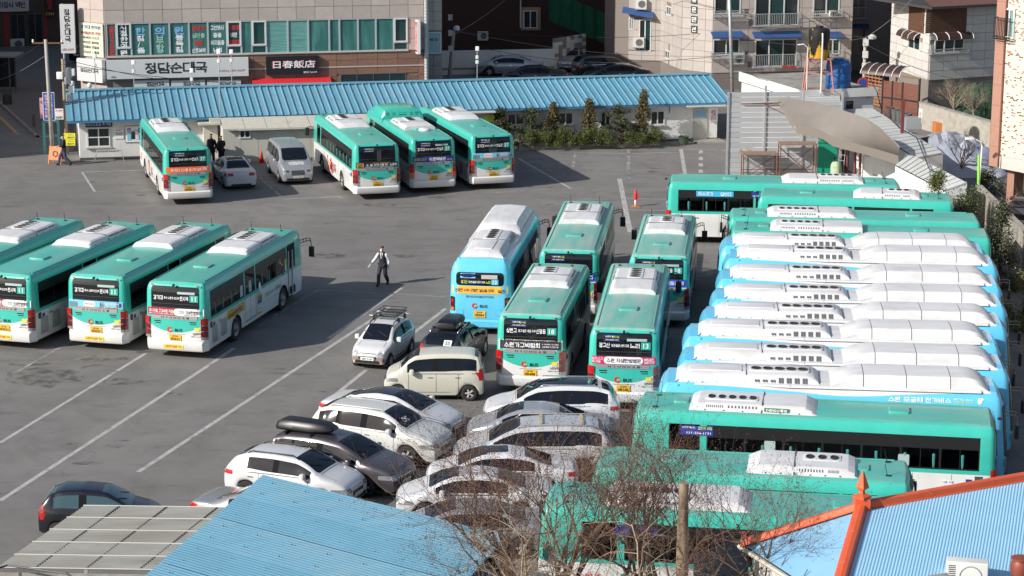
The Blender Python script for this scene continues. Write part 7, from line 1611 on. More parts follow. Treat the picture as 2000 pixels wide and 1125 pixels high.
# orange-edged hip roof
ap_ = G(1683, 990, 5.6); rg = G(2060, 923, 5.6); l1 = G(1452, 1063, 4.2); l2 = G(1600, 1160, 4.2); f1 = G(1640, 1140, 5.05); f1 = ap_ + (f1 - ap_) * 1.6; fR = rg + (f1 - ap_)
hr = thing('hip_roof_house', 'house roof of pale blue ribbed sheets edged with orange ridge caps', 'house'); lb = mat('pale_blue_sheet', (.19, .38, .56), .4, var=.04, vs=1.2, dirt=(.24, .38, .50), ds=.7, dlo=.5, dhi=.9); og = mat('orange_ridge', (.62, .10, .035), .5, var=.06)
mb = MB().quad([ap_, l1, l2 + (l2 - l1) * .3, f1]); part('roof_face', mb, lb, hr)
n_ = 60; rows = []; nr = (rg - ap_).cross(f1 - ap_).normalized(); nr = nr if nr.z > 0 else -nr
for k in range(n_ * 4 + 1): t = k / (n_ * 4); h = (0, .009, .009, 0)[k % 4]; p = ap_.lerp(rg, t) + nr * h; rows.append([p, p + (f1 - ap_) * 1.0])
o = part('ribbed_face', MB().grid(rows), mat('ribbed_sheet_sunlit_blue', (.30, .55, .75), .4, var=.04, vs=1.2), hr); o['kind'] = 'stuff'  # pale ribbed sheet, lightened further so this face looks sunlit
bk1 = Vector((ap_.x + .5, ap_.y + 5, 3.2)); bk2 = Vector((rg.x + .5, rg.y + 5, 3.2)); part('back_face', MB().quad([ap_, rg, bk2, bk1]).quad([ap_, bk1, l1]), lb, hr)
def cap(a, b, w=.13, h=.12): d = (b - a).normalized(); s = d.cross(Vector((0, 0, 1))).normalized(); u = s.cross(d); pr_ = [s * w * 1.3 - u * .02, s * w, s * w * .7 + u * h, u * h * 1.15, -s * w * .7 + u * h, -s * w, -s * w * 1.3 - u * .02]; return MB().grid([[a + q for q in pr_], [b + q for q in pr_]])
for a, b in ((ap_, rg), (ap_, l1), (ap_, f1)): n = 6 if b is rg else 4; [part('ridge_cap', cap(a.lerp(b, k / n), a.lerp(b, (k + .995) / n)), og, hr) for k in range(n)]
z = ap_.z; part('finial', MB().box(ap_.x - .17, ap_.y - .17, z - .1, ap_.x + .17, ap_.y + .17, z + .22).lathe([(.22, .22), (.22, .28), (.07, .32), (.06, .40), (.15, .45), (.15, .48), (.02, .85)], (ap_.x, ap_.y, z), n=4), og, hr); part('finial', MB().box(l1.x - .05, l1.y - .07, l1.z - .05, l1.x + .05, l1.y + .07, l1.z + .3), og, hr)
part('gutter', MB().tube([l1 - Vector((.1, 0, .05)), l2 + (l2 - l1) * .3 - Vector((.1, 0, .05))], .06, 6), mat('gutter_cream', (.5, .47, .40), .5), hr)
c1 = l1 + Vector((.25, -.1, 0)); c2 = l2 + (l2 - l1) * .3; mb = MB()
for x, y in ((c1, c2), (c2, f1), (f1, fR), (bk1, c1)): mb.quad([(x.x, x.y, 0), (y.x, y.y, 0), (y.x, y.y, y.z - .12), (x.x, x.y, x.z - .12)])
part('wall', mb, render_w, hr)
for k in range(4): p = l1.lerp(l2, .2 + .27 * k) + (ap_ - l1) * .03; part('snow_hook', MB().tube([p, p + Vector((.12, .05, .22))], .012, 4), black, hr)
# dark panel left of the hip roof, unit, pot, parapet
a, b = G(1355, 1080, 3.4), G(1462, 1045, 3.4); PFm = Frame(a, b); o = PFm.thing('metal_screen', 'dark blue-grey metal screen left of the hip roof', 'screen')
for k in range(3): put('screen_panel', mat('screen_blue_grey', (.075, .095, .12), .5, var=.1), o, 0, -.03, .6 + k * .93, PFm.len, .0, 1.52 + k * .93)
part('screen_post', MB().box(PFm.len - .03, .01, 0, PFm.len + .03, .07, 3.35), galv, o)
o = thing('roof_parapet', 'grey concrete parapet ledge at the bottom right corner', 'wall'); a, b, c = G(1812, 1124, 5.2), G(1850, 1118, 5.2), G(2080, 1110, 5.2); part('ledge', MB().quad([a, b, b - Vector((0, 4, 0)), a - Vector((.6, 3, 0))]).quad([b - Vector((0, 0, .6)), c - Vector((0, 0, .6)), c - Vector((0, 5, .6)), b - Vector((0, 5, .6))]), concrete, o)
p = G(1887, 1152, 4.7); o = thing('outdoor_unit', 'white outdoor unit with round fan at the bottom right corner', 'air conditioner', tuple(p), R(-12), 'outdoor air conditioner units'); part('casing', MB().rbox(-.45, 0, 0, .45, .34, .62, .03, .02), mat('unit_white', (0, 0, 0)), o, 'auto')
part('fan_ring', MB().lathe([(.25, -.005), (.235, -.02), (.22, -.005)], (.08, 0, .3), 'y', 24, caps=False), mat('grille_grey', (0, 0, 0)), o)
for k in range(6): part('casing_vent', MB().box(-.40, -.012, .3 + k * .045, -.25, -.002, .32 + k * .045), mat('fan_shadow', (0, 0, 0)), o)
p = G(1992, 1128, 4.9); o = part('clay_pot', MB().lathe([(.16, 0), (.22, .15), (.22, .32), (.18, .40), (.21, .42), (.21, .46), (.05, .5)], n=20), mat('clay_red', (.22, .05, .03), .5, var=.1), None, 'auto', tuple(p)); tag(o, 'lidded red-brown clay jar with a stone on top at the bottom right', 'jar')
# ---- shaded street at the upper left
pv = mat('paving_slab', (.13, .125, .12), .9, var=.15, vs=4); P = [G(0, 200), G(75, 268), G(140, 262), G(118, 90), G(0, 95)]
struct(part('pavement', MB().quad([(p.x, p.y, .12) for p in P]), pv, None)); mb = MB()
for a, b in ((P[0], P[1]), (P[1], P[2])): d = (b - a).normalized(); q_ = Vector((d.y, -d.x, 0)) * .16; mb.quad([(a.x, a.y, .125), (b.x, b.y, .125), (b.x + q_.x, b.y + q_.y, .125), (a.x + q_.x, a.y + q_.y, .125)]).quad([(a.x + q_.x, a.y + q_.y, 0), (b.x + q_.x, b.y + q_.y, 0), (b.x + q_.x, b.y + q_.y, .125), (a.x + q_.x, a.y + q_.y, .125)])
struct(part('kerb', mb, concrete, None)); line([(0, 228), (35, 262)], .2, yellowp, 'painted_yellow_line'); line([(-5, 312), (60, 309)], .1, paint2)
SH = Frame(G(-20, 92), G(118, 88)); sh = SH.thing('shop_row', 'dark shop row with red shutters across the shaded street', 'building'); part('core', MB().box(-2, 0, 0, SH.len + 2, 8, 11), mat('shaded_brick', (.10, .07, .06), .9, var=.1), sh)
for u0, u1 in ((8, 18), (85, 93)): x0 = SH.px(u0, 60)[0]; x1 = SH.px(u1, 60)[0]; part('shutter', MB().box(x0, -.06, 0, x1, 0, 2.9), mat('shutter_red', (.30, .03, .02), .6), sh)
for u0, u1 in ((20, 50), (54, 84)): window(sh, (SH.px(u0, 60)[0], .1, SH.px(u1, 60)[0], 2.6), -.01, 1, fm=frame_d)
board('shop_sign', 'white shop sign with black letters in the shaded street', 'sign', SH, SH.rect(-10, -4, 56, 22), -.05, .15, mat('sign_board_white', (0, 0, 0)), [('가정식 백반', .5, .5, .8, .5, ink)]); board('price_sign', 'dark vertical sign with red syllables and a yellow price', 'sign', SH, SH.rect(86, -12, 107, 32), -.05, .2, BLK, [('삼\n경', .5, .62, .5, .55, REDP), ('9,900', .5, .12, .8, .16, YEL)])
acbox('outdoor unit on the pavement in the shaded street', SH, 34, 86, 1.1, .8, -.5)
o = thing('bus_shelter', 'grey flat-roofed shelter at the left edge in the shade', 'shelter', tuple(G(12, 182))); part('roof', MB().box(-3, -1.2, 2.6, 1.1, 1.2, 2.72), mat('shelter_grey', (.20, .21, .22), .5), o)
for x in (-.9, .5):
    for y in (-.9, .9): part('post', MB().box(x - .04, y - .04, 0, x + .04, y + .04, 2.6), frame_d, o)
part('glass', MB().box(-2, .95, .3, .5, .97, 2.4), winglass, o)
o = part('rubbish_bin', MB().rbox(-.28, -.25, 0, .28, .25, .85, .12, .18), mat('bin_dark', (.03, .03, .03), .6, dirt=(.35, .22, .03), ds=4, dlo=.62, dhi=.66), None, 'auto', tuple(G(15, 207))); tag(o, 'squat black bin with yellow marks on the shaded pavement', 'bin')
o = part('bollard', MB().lathe([(.09, 0), (.09, .8), (.095, .8), (.095, .9), (.02, .95)], n=12), frame_d, None, 'auto', tuple(G(66, 251))); tag(o, 'dark round bollard standing alone on the shaded pavement', 'bollard')
# ---------------------------------------------------------------- vegetation
barkA = mat('bark_dark', (.075, .055, .042), .9, var=.25, vs=8); barkB = mat('bark_pale', (.30, .235, .17), .9, var=.2, vs=8); budm = mat('dry_bud', (.12, .05, .03), .8, var=.3, vs=20); twigm = mat('twig_reddish', (.135, .085, .06), .9, var=.2, vs=9)
def bare_tree(label, base, height, seed, spread=.9, mats=(barkA, twigm), nmain=4, depth=5, r0=.14, buds=True, lean=(0, 0), low=.25, droop=0, first=.22):
    rs = random.Random(seed); t = thing('bare_tree', label, 'tree', base, 0, 'bare winter trees'); tr, cr = MB(), MB(); bd = MB()
    def grow(p, d, L, r, lv):
        n = 4 if lv < depth - 1 else 3; pts = [p.copy()]; q = p.copy(); dd = d.copy()
        for k in range(n):
            dd = (dd + Vector((rs.gauss(0, .16), rs.gauss(0, .16), rs.gauss(.05 - droop * lv * .12, .12)))).normalized(); q = q + dd * L / n; pts.append(q.copy())
        rr = [r * (1 - .45 * k / n) for k in range(n + 1)]; mb = tr if lv < 2 else cr
        mb.tube(pts, rr, 6 if lv < 2 else (4 if lv < 4 else 3), cap=False)
        if lv >= depth:
            if buds:
                for k in range(1, n + 1):
                    for _ in range(2):
                        c = pts[k] + Vector((rs.gauss(0, .03), rs.gauss(0, .03), rs.gauss(0, .03))); a = Vector((rs.gauss(0, 1), rs.gauss(0, 1), rs.gauss(0, 1))).normalized() * .017; b_ = a.orthogonal().normalized() * .011; bd.quad([c - a, c + b_, c + a, c - b_])
            return
        nb = rs.randint(3, 4) if lv < depth - 1 else rs.randint(5, 6)
        for k in range(nb):
            f = .35 + .65 * (k + rs.random()) / nb; i = min(n - 1, int(f * n)); o = pts[i].lerp(pts[i + 1], f * n - i)
            ax = Vector((rs.gauss(0, 1), rs.gauss(0, 1), rs.gauss(0, .6))); s = (ax - ax.dot(dd) * dd).normalized(); ang = R(rs.uniform(22, 58)); nd = (dd * math.cos(ang) + s * math.sin(ang) * spread + Vector((0, 0, .12))).normalized()
            grow(o, nd, L * rs.uniform(.58, .80), rr[i] * .58, lv + 1)
    h0 = height * first; top = Vector((lean[0] * h0, lean[1] * h0, h0)); tr.tube([Vector((0, 0, 0)), top * .5 + Vector((.04, 0, 0)), top], [r0, r0 * .9, r0 * .8], 8)
    for k in range(nmain):
        a = 2 * math.pi * (k + rs.random() * .5) / nmain; e = R(rs.uniform(48, 76)); grow(top - Vector((0, 0, .1)), Vector((math.cos(a) * math.cos(e) + lean[0], math.sin(a) * math.cos(e) + lean[1], math.sin(e))).normalized(), height * .34, r0 * .6, 1)
    part('trunk', tr, mats[0], t, True); o = part('crown', cr, mats[1], t); o['kind'] = 'stuff'
    if bd.v: o = part('buds', bd, budm, t); o['kind'] = 'stuff'
    return t
def gp(u, y): r_ = ray(u, 900); return (r_.x * y / r_.y, y, 0)
bare_tree('dark bare tree with brown buds rising over the white cars, left of the three', gp(1070, 50.5), 8.6, 11, nmain=6, lean=(-.05, .02), r0=.13)
bare_tree('dark bare tree whose forked trunk stands just left of the cut pale trunk', gp(1305, 50.6), 8.0, 23, nmain=5, r0=.12)
bare_tree('thin bare tree reaching up before the roof fans of the nearest green bus', gp(1235, 51.5), 7.6, 37, nmain=3, r0=.10, spread=.7)
bare_tree('pale-barked bare tree with long arching twigs beside the blue garage roof', gp(1150, 46.8), 7.9, 52, mats=(barkB, barkB), nmain=6, r0=.12, buds=False, spread=1.1, droop=.5, lean=(-.08, 0))
bare_tree('slender bare tree at the left, its twigs crossing the silvery people carrier', gp(985, 50.2), 7.4, 64, nmain=4, r0=.08, mats=(barkA, twigm))
bare_tree('low bare bush with dry brown leaves in front of the half hidden bus', gp(1490, 49.8), 5.6, 71, nmain=5, depth=4, r0=.05, spread=1.0, first=.55)
bare_tree('small bare tree growing through the plastic sheeting by the ribbed sheds', tuple(G(1876, 345)), 3.4, 81, nmain=5, depth=4, r0=.07, mats=(barkA, barkA), buds=False)
bare_tree('tangled pale bare shrub behind the garden wall', tuple(G(1862, 232)), 3.2, 91, nmain=6, depth=4, r0=.07, mats=(barkB, barkB), buds=False)
bare_tree('another pale bare shrub behind the garden wall, right of the first', tuple(G(1900, 236)), 2.8, 95, nmain=6, depth=4, r0=.06, mats=(barkB, barkB), buds=False)
bare_tree('reddish bare tree in front of the tower base at the right edge', gp(2030, 103), 5.2, 99, nmain=5, depth=4, r0=.07, mats=(twigm, twigm), buds=False)
o = thing('cut_trunk', 'tall pale cut-off trunk standing bare among the branches', 'tree trunk', gp(1338, 49)); rs = random.Random(2); mb = MB(); rows = []
for k in range(13):
    z = 6.15 * k / 12; rr = .17 - .05 * k / 12 + rs.uniform(-.008, .008); rows.append([(rr * math.cos(a * .5236) * (1 + .06 * math.sin(a * 2 + k)) - .02 * k / 12, rr * math.sin(a * .5236), z) for a in range(12)])
mb.grid(rows, close=True); mb.quad(rows[-1]); part('trunk', mb, mat('peeling_bark', (.27, .205, .14), .9, var=.3, vs=5, dirt=(.12, .08, .055), ds=4, dstr=(1, 1, .3), dlo=.45, dhi=.6, bump=.6, bs=12), o, True)
def leafy(name, label, cat, base, shape, n, leaf, mats, seed, group=None, stem=None):
    rs = random.Random(seed); t = thing(name, label, cat, base, 0, group); mb = MB()
    for k in range(n):
        c = shape(rs); a = Vector((rs.gauss(0, 1), rs.gauss(0, 1), rs.gauss(0, 1))).normalized(); b_ = a.orthogonal().normalized(); s = leaf * rs.uniform(.6, 1.3); c = Vector(c)
        mb.quad([c - a * s, c + b_ * s * .6, c + a * s, c - b_ * s * .6], rs.randrange(len(mats)))
    o = part('foliage', mb, mats, t); o['kind'] = 'stuff'
    if stem: part('stem', MB().tube([(0, 0, 0), (0, 0, stem)], [.06, .02], 6), barkA, t)
    return t
def cone(h, r, z0=.1, clump=9):
    C = []
    def f(rs):
        if not C:
            for _ in range(int(h * clump * 2)): z = rs.random() ** 1.2; a = rs.random() * 6.283; q = r * (1 - z) * rs.uniform(.45, 1.0) + .03; C.append((q * math.cos(a), q * math.sin(a), z0 + (h - z0) * z))
        c = rs.choice(C); return (c[0] + rs.gauss(0, r * .13), c[1] + rs.gauss(0, r * .13), max(.02, c[2] + rs.gauss(0, h * .045)))
    return f
def blob(rx, rz, z0=0):
    C = []
    def f(rs):
        if not C:
            for _ in range(16): a = rs.random() * 6.283; e = math.asin(rs.random()); q = rs.uniform(.6, 1); C.append((rx * q * math.cos(a) * math.cos(e), rx * q * math.sin(a) * math.cos(e), z0 + rz * q * math.sin(e)))
        c = rs.choice(C); return (c[0] + rs.gauss(0, rx * .16), c[1] + rs.gauss(0, rx * .16), max(.02, c[2] + rs.gauss(0, rz * .13)))
    return f
def branches(h, r, nb=9):
    C = []
    def f(rs):
        if not C:
            for k in range(nb):
                z = h * (.25 + .7 * k / nb); a = rs.random() * 6.283; L = r * (1.15 - .75 * k / nb) * rs.uniform(.7, 1.2)
                for j in range(7): q = L * (j + 1) / 7; C.append((q * math.cos(a), q * math.sin(a), z + .28 * q))
            for j in range(6): C.append((0, 0, h * (.6 + .4 * j / 5)))
        c = rs.choice(C); return (c[0] + rs.gauss(0, .07), c[1] + rs.gauss(0, .07), c[2] + rs.gauss(0, .06))
    return f
lv = lambda n, c: mat(n, c, .7, var=.25, vs=6)
bronze = [lv('leaf_bronze', (.14, .10, .03)), lv('leaf_olive', (.075, .085, .025)), lv('leaf_olive_dark', (.05, .06, .02)), lv('leaf_rust', (.14, .07, .022))]; pine = [lv('needle_green', (.035, .055, .025)), lv('needle_light', (.06, .085, .035)), lv('needle_brown', (.07, .055, .03))]; boxw = [lv('box_green', (.075, .095, .015)), lv('box_light', (.11, .13, .02)), lv('box_dark', (.035, .05, .012))]; dryl = [lv('dry_stem', (.13, .09, .075)), lv('dry_stem_b', (.09, .06, .055))]
def pp(u, v, z=.26): p = G(u, v, z); return (p.x, p.y, z)
for k, (u, v, h, r, m, wd) in enumerate(((977, 272, 2.1, .62, boxw, 'dark green conifer with a brown tip nearest the bus'), (1080, 270, 2.35, .42, bronze, 'bronze conifer between the first two office windows'), (1151, 268, 2.5, .46, bronze, 'bronze conifer in the middle of the planter'), (1256, 267, 2.9, .50, bronze, 'tallest bronze conifer, left of the last office window'))): leafy('conifer', wd, 'conifer', pp(u, v + 9), cone(h, r * 1.6), 4200, .055, m if k else [boxw[2], boxw[2], bronze[0], pine[0]], 100 + k, 'conifers in the office planter', h * .8)
for k, (u, v, h, r, wd) in enumerate(((1037, 271, 2.15, .95, 'open-branched young pine at the left of the planter'), (1212, 269, 2.2, 1.05, 'open-branched young pine near the right of the planter'))): leafy('young_pine', wd, 'pine', pp(u, v + 9), branches(h, r * 1.1, 15), 4200, .045, pine, 120 + k, 'young pines in the office planter', h)
SB = [(1027, 277), (1061, 276), (1079, 278), (1103, 276), (1124, 275), (1136, 275), (1165, 275), (1187, 274), (1231, 273), (1252, 272), (1275, 272)]; OR = ['first', 'second', 'third', 'fourth', 'fifth', 'sixth', 'seventh', 'eighth', 'ninth', 'tenth', 'last']
for k, (u, v) in enumerate(SB): leafy('clipped_shrub', '%s small yellow-green shrub from the left along the planter kerb' % OR[k], 'shrub', pp(u, v + 7), blob(.66, .88 if k % 3 else 1.02), 2700, .035, boxw, 140 + k, 'small shrubs along the planter kerb')
for k, u in enumerate((1010, 1060, 1110, 1160, 1215)): leafy('dry_shrub', ['leftmost', 'second', 'middle', 'fourth', 'rightmost'][k] + ' of the dry purplish shrubs behind the clipped ones', 'shrub', pp(u, 278), blob(1.0, 1.0), 1100, .035, dryl, 170 + k, 'dry shrubs in the office planter')
leafy('conifer', 'rounded olive conifer in front of the lower ribbed shed', 'conifer', tuple(G(1824, 490)), cone(3.75, 1.15), 6500, .05, [boxw[0], boxw[1], bronze[1]], 201, 'bushes behind the crosswise buses', 2)
leafy('conifer', 'broad dark green yew right of the rounded conifer', 'conifer', tuple(G(1876, 490)), blob(1.35, 2.75), 12000, .05, [pine[0], pine[1], boxw[0]], 202, 'bushes behind the crosswise buses', 2.5)
leafy('conifer', 'tall thin dark conifer against the boundary wall', 'conifer', tuple(G(1950, 560)), cone(3.6, 1.1), 6000, .05, pine, 203, 'bushes behind the crosswise buses', 3)
leafy('shrub', 'golden green shrub at the right edge by the electric buses', 'shrub', tuple(G(1990, 640)), blob(.75, 2.0), 4000, .045, [boxw[0], boxw[1], bronze[0]], 204)
leafy('shrub', 'dark shrub under the tower at the right edge', 'shrub', tuple(G(1937, 378)), blob(.8, 1.5), 2500, .05, [boxw[2], pine[0]], 205)
# ---------------------------------------------------------------- people
def skinmesh(name, pts, edges, rad, m, parent, sub=1):
    me = bpy.data.meshes.new(name); me.from_pydata([tuple(p) for p in pts], edges, []); me.materials.append(m); o = bpy.data.objects.new(name, me); COL.objects.link(o)
    sk = o.modifiers.new('s', 'SKIN'); su = o.modifiers.new('u', 'SUBSURF'); su.levels = sub; su.render_levels = sub
    for i, r in enumerate(rad): v = me.skin_vertices[0].data[i]; v.radius = (r, r) if not isinstance(r, tuple) else r; v.use_root = (i == 0)
    dg = bpy.context.evaluated_depsgraph_get(); nm = bpy.data.meshes.new_from_object(o.evaluated_get(dg)); bpy.data.objects.remove(o); bpy.data.meshes.remove(me)
    nm.polygons.foreach_set('use_smooth', [True] * len(nm.polygons)); nm.name = name
    if not nm.materials: nm.materials.append(m)
    else: nm.materials[0] = m
    return ob(name, nm, parent)
skin = mat('skin', (.42, .22, .14), .55); hair = mat('black_hair', (.012, .009, .008), .6)
def person(label, loc, head, top, legs, vest=None, larm=None, rarm=None, stride=.3, cap=False, mask=True, hold=None, s=1.0, sleeve=None, tilt=0):
    """local axes: +y is where the person faces, +x their right"""
    t = thing('person', label, 'person', loc, R(head - 90)); t.scale = (s,) * 3
    hip, ne, hd = Vector((0, 0, .93)), Vector((0, .02 + tilt, 1.46)), Vector((0, .04 + tilt, 1.62))
    J = dict(rh=(.10, 0, .90), lh=(-.10, 0, .90), rk=(.10, stride * .75, .50), lk=(-.10, -stride * .15, .49), ra=(.10, stride * .9, .09), la=(-.10, -stride * 1.15, .15), rf=(.11, stride * .9 + .16, .05), lf=(-.11, -stride * 1.1 + .14, .04))
    rs_, ls_ = Vector((.19, .0 + tilt, 1.40)), Vector((-.19, .0 + tilt, 1.40))
    rarm = rarm or [(.25, -.05, 1.13), (.27, .02, .90)]; larm = larm or [(-.25, -.05, 1.13), (-.27, .05, .90)]
    P = [hip, Vector((0, .0, 1.15)), Vector((0, tilt * .8, 1.36)), ne, hd, hd + Vector((0, .0, .09)), rs_, Vector(rarm[0]), Vector(rarm[1]), ls_, Vector(larm[0]), Vector(larm[1])] + [Vector(J[k]) for k in ('rh', 'rk', 'ra', 'rf', 'lh', 'lk', 'la', 'lf')]
    E = [(0, 1), (1, 2), (2, 3), (3, 4), (4, 5), (2, 6), (6, 7), (7, 8), (2, 9), (9, 10), (10, 11), (0, 12), (12, 13), (13, 14), (14, 15), (0, 16), (16, 17), (17, 18), (18, 19)]
    skinmesh('body', P, E, [.08, .08, .08, .055, .085, .075, .055, .042, .032, .055, .042, .032, .085, .055, .04, .035, .085, .055, .04, .035], skin, t)
    fx = 1.0
    TR = [(.86, .175, .135), (.95, .172, .132), (1.12, .165, .125), (1.28, .185, .13), (1.38, .19, .125), (1.44, .15, .11), (1.48, .085, .08)]; rows = [[(a_ * math.cos(k * .5236), tilt * (z - .9) + b_ * math.sin(k * .5236), z) for k in range(12)] for z, a_, b_ in TR]; part('waistcoat' if vest else 'jacket_front', MB().grid(rows, close=True), vest or top, t, True)
    for a_, b_, c_ in ((6, 7, 8), (9, 10, 11)): skinmesh('sleeve', [P[a_].lerp(P[2], .25), P[a_] - Vector((0, 0, .01)), P[b_], P[b_].lerp(P[c_], .92)], [(0, 1), (1, 2), (2, 3)], [.085, .09, .08, .058], top, t)
    if vest: part('shirt_front', MB().quad([(-.02, .15, 1.22), (.02, .15, 1.22), (.075, .125, 1.46), (-.075, .125, 1.46)]), top, t); part('neck_tie', MB().quad([(-.018, .158, 1.26), (.018, .158, 1.26), (.014, .135, 1.45), (-.014, .135, 1.45)]), ink, t)
    skinmesh('trousers', [P[0] + Vector((0, 0, .05)), P[12], P[13], P[14] - Vector((0, 0, .04)), P[16], P[17], P[18] - Vector((0, 0, .04))], [(0, 1), (1, 2), (2, 3), (0, 4), (4, 5), (5, 6)], [.13, .12, .095, .08, .12, .095, .08], legs, t)
    for a, b in ((14, 15), (18, 19)): skinmesh('shoe', [P[a] - Vector((0, .05, .03)), P[b] + Vector((0, .03, 0))], [(0, 1)], [.07, .06], black, t)
    skinmesh('cap' if cap else 'hair', [hd + Vector((0, -.03, .04)), hd + Vector((0, -.015, .13))], [(0, 1)], [.115, .10], hair, t)
    for sx in (-1, 1): skinmesh('ear', [hd + Vector((sx * .085, .0, .0)), hd + Vector((sx * .09, 0, .03))], [(0, 1)], [.016, .018], skin, t, 1); part('eye', MB().box(sx * .03 - .012, hd.y + .083, hd.z + .035, sx * .03 + .012, hd.y + .09, hd.z + .045), ink, t)
    if mask: part('face_mask', MB().rbox(-.05, hd.y + .04, hd.z - .075, .05, hd.y + .10, hd.z + .005, .03, .02), WHT, t, 'auto')
    for h_, sd_ in ((P[8], 1), (P[11], -1)):
        el = P[7] if sd_ > 0 else P[10]; d = (h_ - el).normalized(); sdv = d.cross(Vector((1, 0, 0))).normalized()
        skinmesh('hand', [h_, h_ + d * .06, h_ + d * .10] + [h_ + d * (.09) + sdv * (k - 1.5) * .02 for k in range(4)] + [h_ + d * (.155 + (.01 if k in (1, 2) else 0)) + sdv * (k - 1.5) * .023 + Vector((-sd_ * .015, 0, 0)) for k in range(4)] + [h_ + d * .06 + sdv * .05 + Vector((-sd_ * .02, 0, 0))], [(0, 1), (1, 2), (2, 3), (2, 4), (2, 5), (2, 6), (3, 7), (4, 8), (5, 9), (6, 10), (1, 11)], [.026, .034, .028] + [.011] * 4 + [.009] * 4 + [.012], skin, t)
    return t, t.matrix_basis
def wloc(u, v): return tuple(G(u, v))
navyw = mat('dark_navy_cloth', (.012, .013, .02), .85, var=.2, vs=5); jeans = mat('blue_jeans', (.035, .06, .12), .85, var=.2, vs=6); trs = mat('charcoal_trousers', (.022, .026, .034), .85, var=.2, vs=4); shw = mat('white_shirt', (.62, .63, .66), .8)
t, _ = person('man in black waistcoat, white shirt and mask striding across the yard with a flat object', wloc(748, 557), 245, shw, trs, vest=mat('black_waistcoat', (.012, .012, .016), .8), rarm=[(.30, .10, 1.17), (.42, .26, .99)], larm=[(-.26, -.10, 1.12), (-.25, -.06, .88)], stride=.26, tilt=.03)
t.location = G(748, 557)
hd_ = Matrix.Rotation(R(245 - 90), 4, 'Z') @ Vector((.47, .35, .88)); o = part('hand_sanitiser', MB().rbox(-.035, -.02, -.09, .035, .02, .10, .015, .02).box(-.012, -.01, .10, .012, .01, .135), mat('pale_bottle', (.45, .58, .56), .3), None, 'auto', tuple(G(748, 557) + hd_)); o.rotation_euler = (R(28), R(35), 0); tag(o, 'pale flat bottle held in the striding man\'s hand', 'bottle')
person('man in black jacket and blue jeans walking past the office corner with papers', wloc(126, 323), 190, navyw, jeans, rarm=[(.24, .05, 1.14), (.12, .28, 1.10)], larm=[(-.24, .05, 1.14), (-.12, .28, 1.10)], stride=.34)
p = G(126, 323); o = part('paper_sheet', MB().box(-.12, -.09, 0, .12, .09, .008), WHT, None, loc=(p.x - .36, p.y - .08, 1.10)); tag(o, 'white papers held by the man in blue jeans', 'papers')
person('man in dark jacket and cap standing left in the pair by the panel annex', wloc(414, 322), 250, navyw, navyw, stride=.04, cap=True, mask=False, s=1.02)
person('man in dark suit seen from behind, right in the pair by the panel annex', wloc(433, 324), 130, mat('dark_suit_cloth', (.02, .017, .018), .85), navyw, stride=.04, rarm=[(.25, .05, 1.14), (.15, .26, 1.08)], mask=False, s=.99)
# ---------------------------------------------------------------- poles, wires, signs, small things
def pole(name, label, u, vb, ut, vt, r, m, cat='pole', z1=None, group=None):
    b = G(u, vb); F = Frame((b.x - 5, b.y), (b.x + 5, b.y)); s, z = F.px(ut, vt); t = thing(name, label, cat, tuple(b), 0, group); top = Vector((s - 5, 0, z1 or z)); part('shaft', MB().tube([(0, 0, 0), top], [r, r * .8], 10), m, t, True); t['top'] = [*(b + top)]; return t, b + top
conc = mat('concrete_pole', (.36, .34, .31), .9, var=.1, vs=3, dirt=(.22, .20, .18), ds=2); drk = mat('cable_dark', (.03, .03, .032), .7)
t1, p1 = pole('utility_pole', 'concrete utility pole carrying the blue and white notice sign at the left', 103, 305, 89, 77, .12, conc, 'utility pole')
part('crossarm', MB().box(-.9, -.05, p1.z - .25, .9, .05, p1.z - .17), rust, t1)
for x in (-.85, .8): part('insulator', MB().lathe([(.04, 0), (.07, .05), (.04, .1), (.06, .14), (.02, .18)], (x, 0, p1.z - .17), n=8), WHT, t1)
t2, p2 = pole('utility_pole', 'second pole hung with meter boxes and cables left of the office corner', 131, 300, 122, 115, .10, mat('pole_tan', (.33, .26, .18), .9, var=.1), 'utility pole')
part('transformer', MB().lathe([(.0, 0), (.2, .05), (.2, .5), (.15, .6), (0.01, .62)], (.35, -.1, p2.z - 1.1), n=12), galv, t2)
for k, (x, z) in enumerate(((.45, 3.6), (.25, 4.1), (-.2, 4.4), (.5, 4.6), (.3, 3.1))): part('meter_box', MB().rbox(x - .18, -.25, z, x + .18, -.05, z + .4, .03, .03), (frame_w, galv, WHT)[k % 3], t2, 'auto')
part('cable_coil', MB().tube([(.35 + .22 * math.cos(k * .5), -.3, 2.4 + .3 * math.sin(k * .5)) for k in range(27)], .015, 4), drk, t2)
t3, p3 = pole('steel_pole', 'tall thick galvanised pole in front of the flats', 1431, 200, 1423, -60, .13, galv, 'utility pole')
t4, p4 = pole('utility_pole', 'rough concrete pole with a round lamp behind the blue office roof', 876, 172, 886, 60, .15, conc, 'utility pole'); part('lamp', MB().lathe([(.02, .0), (.22, .05), (.22, .25), (.12, .35), (.02, .36)], (p4.x - t4.location.x + .2, 0, p4.z + .0), n=12), WHT, t4)
for k in range(3): part('junction_box', MB().box(-.0, -.3, 2.6 + k * 1.1, .3, -.12, 3.0 + k * 1.1), frame_w, t4)
t5, p5 = pole('utility_pole', 'utility pole with a lamp and meter boxes before the pale house', 1686, 205, 1690, 74, .13, conc, 'utility pole'); part('lamp', MB().lathe([(.02, .0), (.25, .05), (.3, .2), (.1, .35), (.02, .36)], (p5.x - t5.location.x + .45, -.1, p5.z - .1), n=12), mat('lamp_glass', (.5, .5, .5), .2), t5)
for k in range(3): part('meter_box', MB().box(-.2, -.3, 2.4 + k * .8, .15, -.1, 2.85 + k * .8), frame_w, t5)
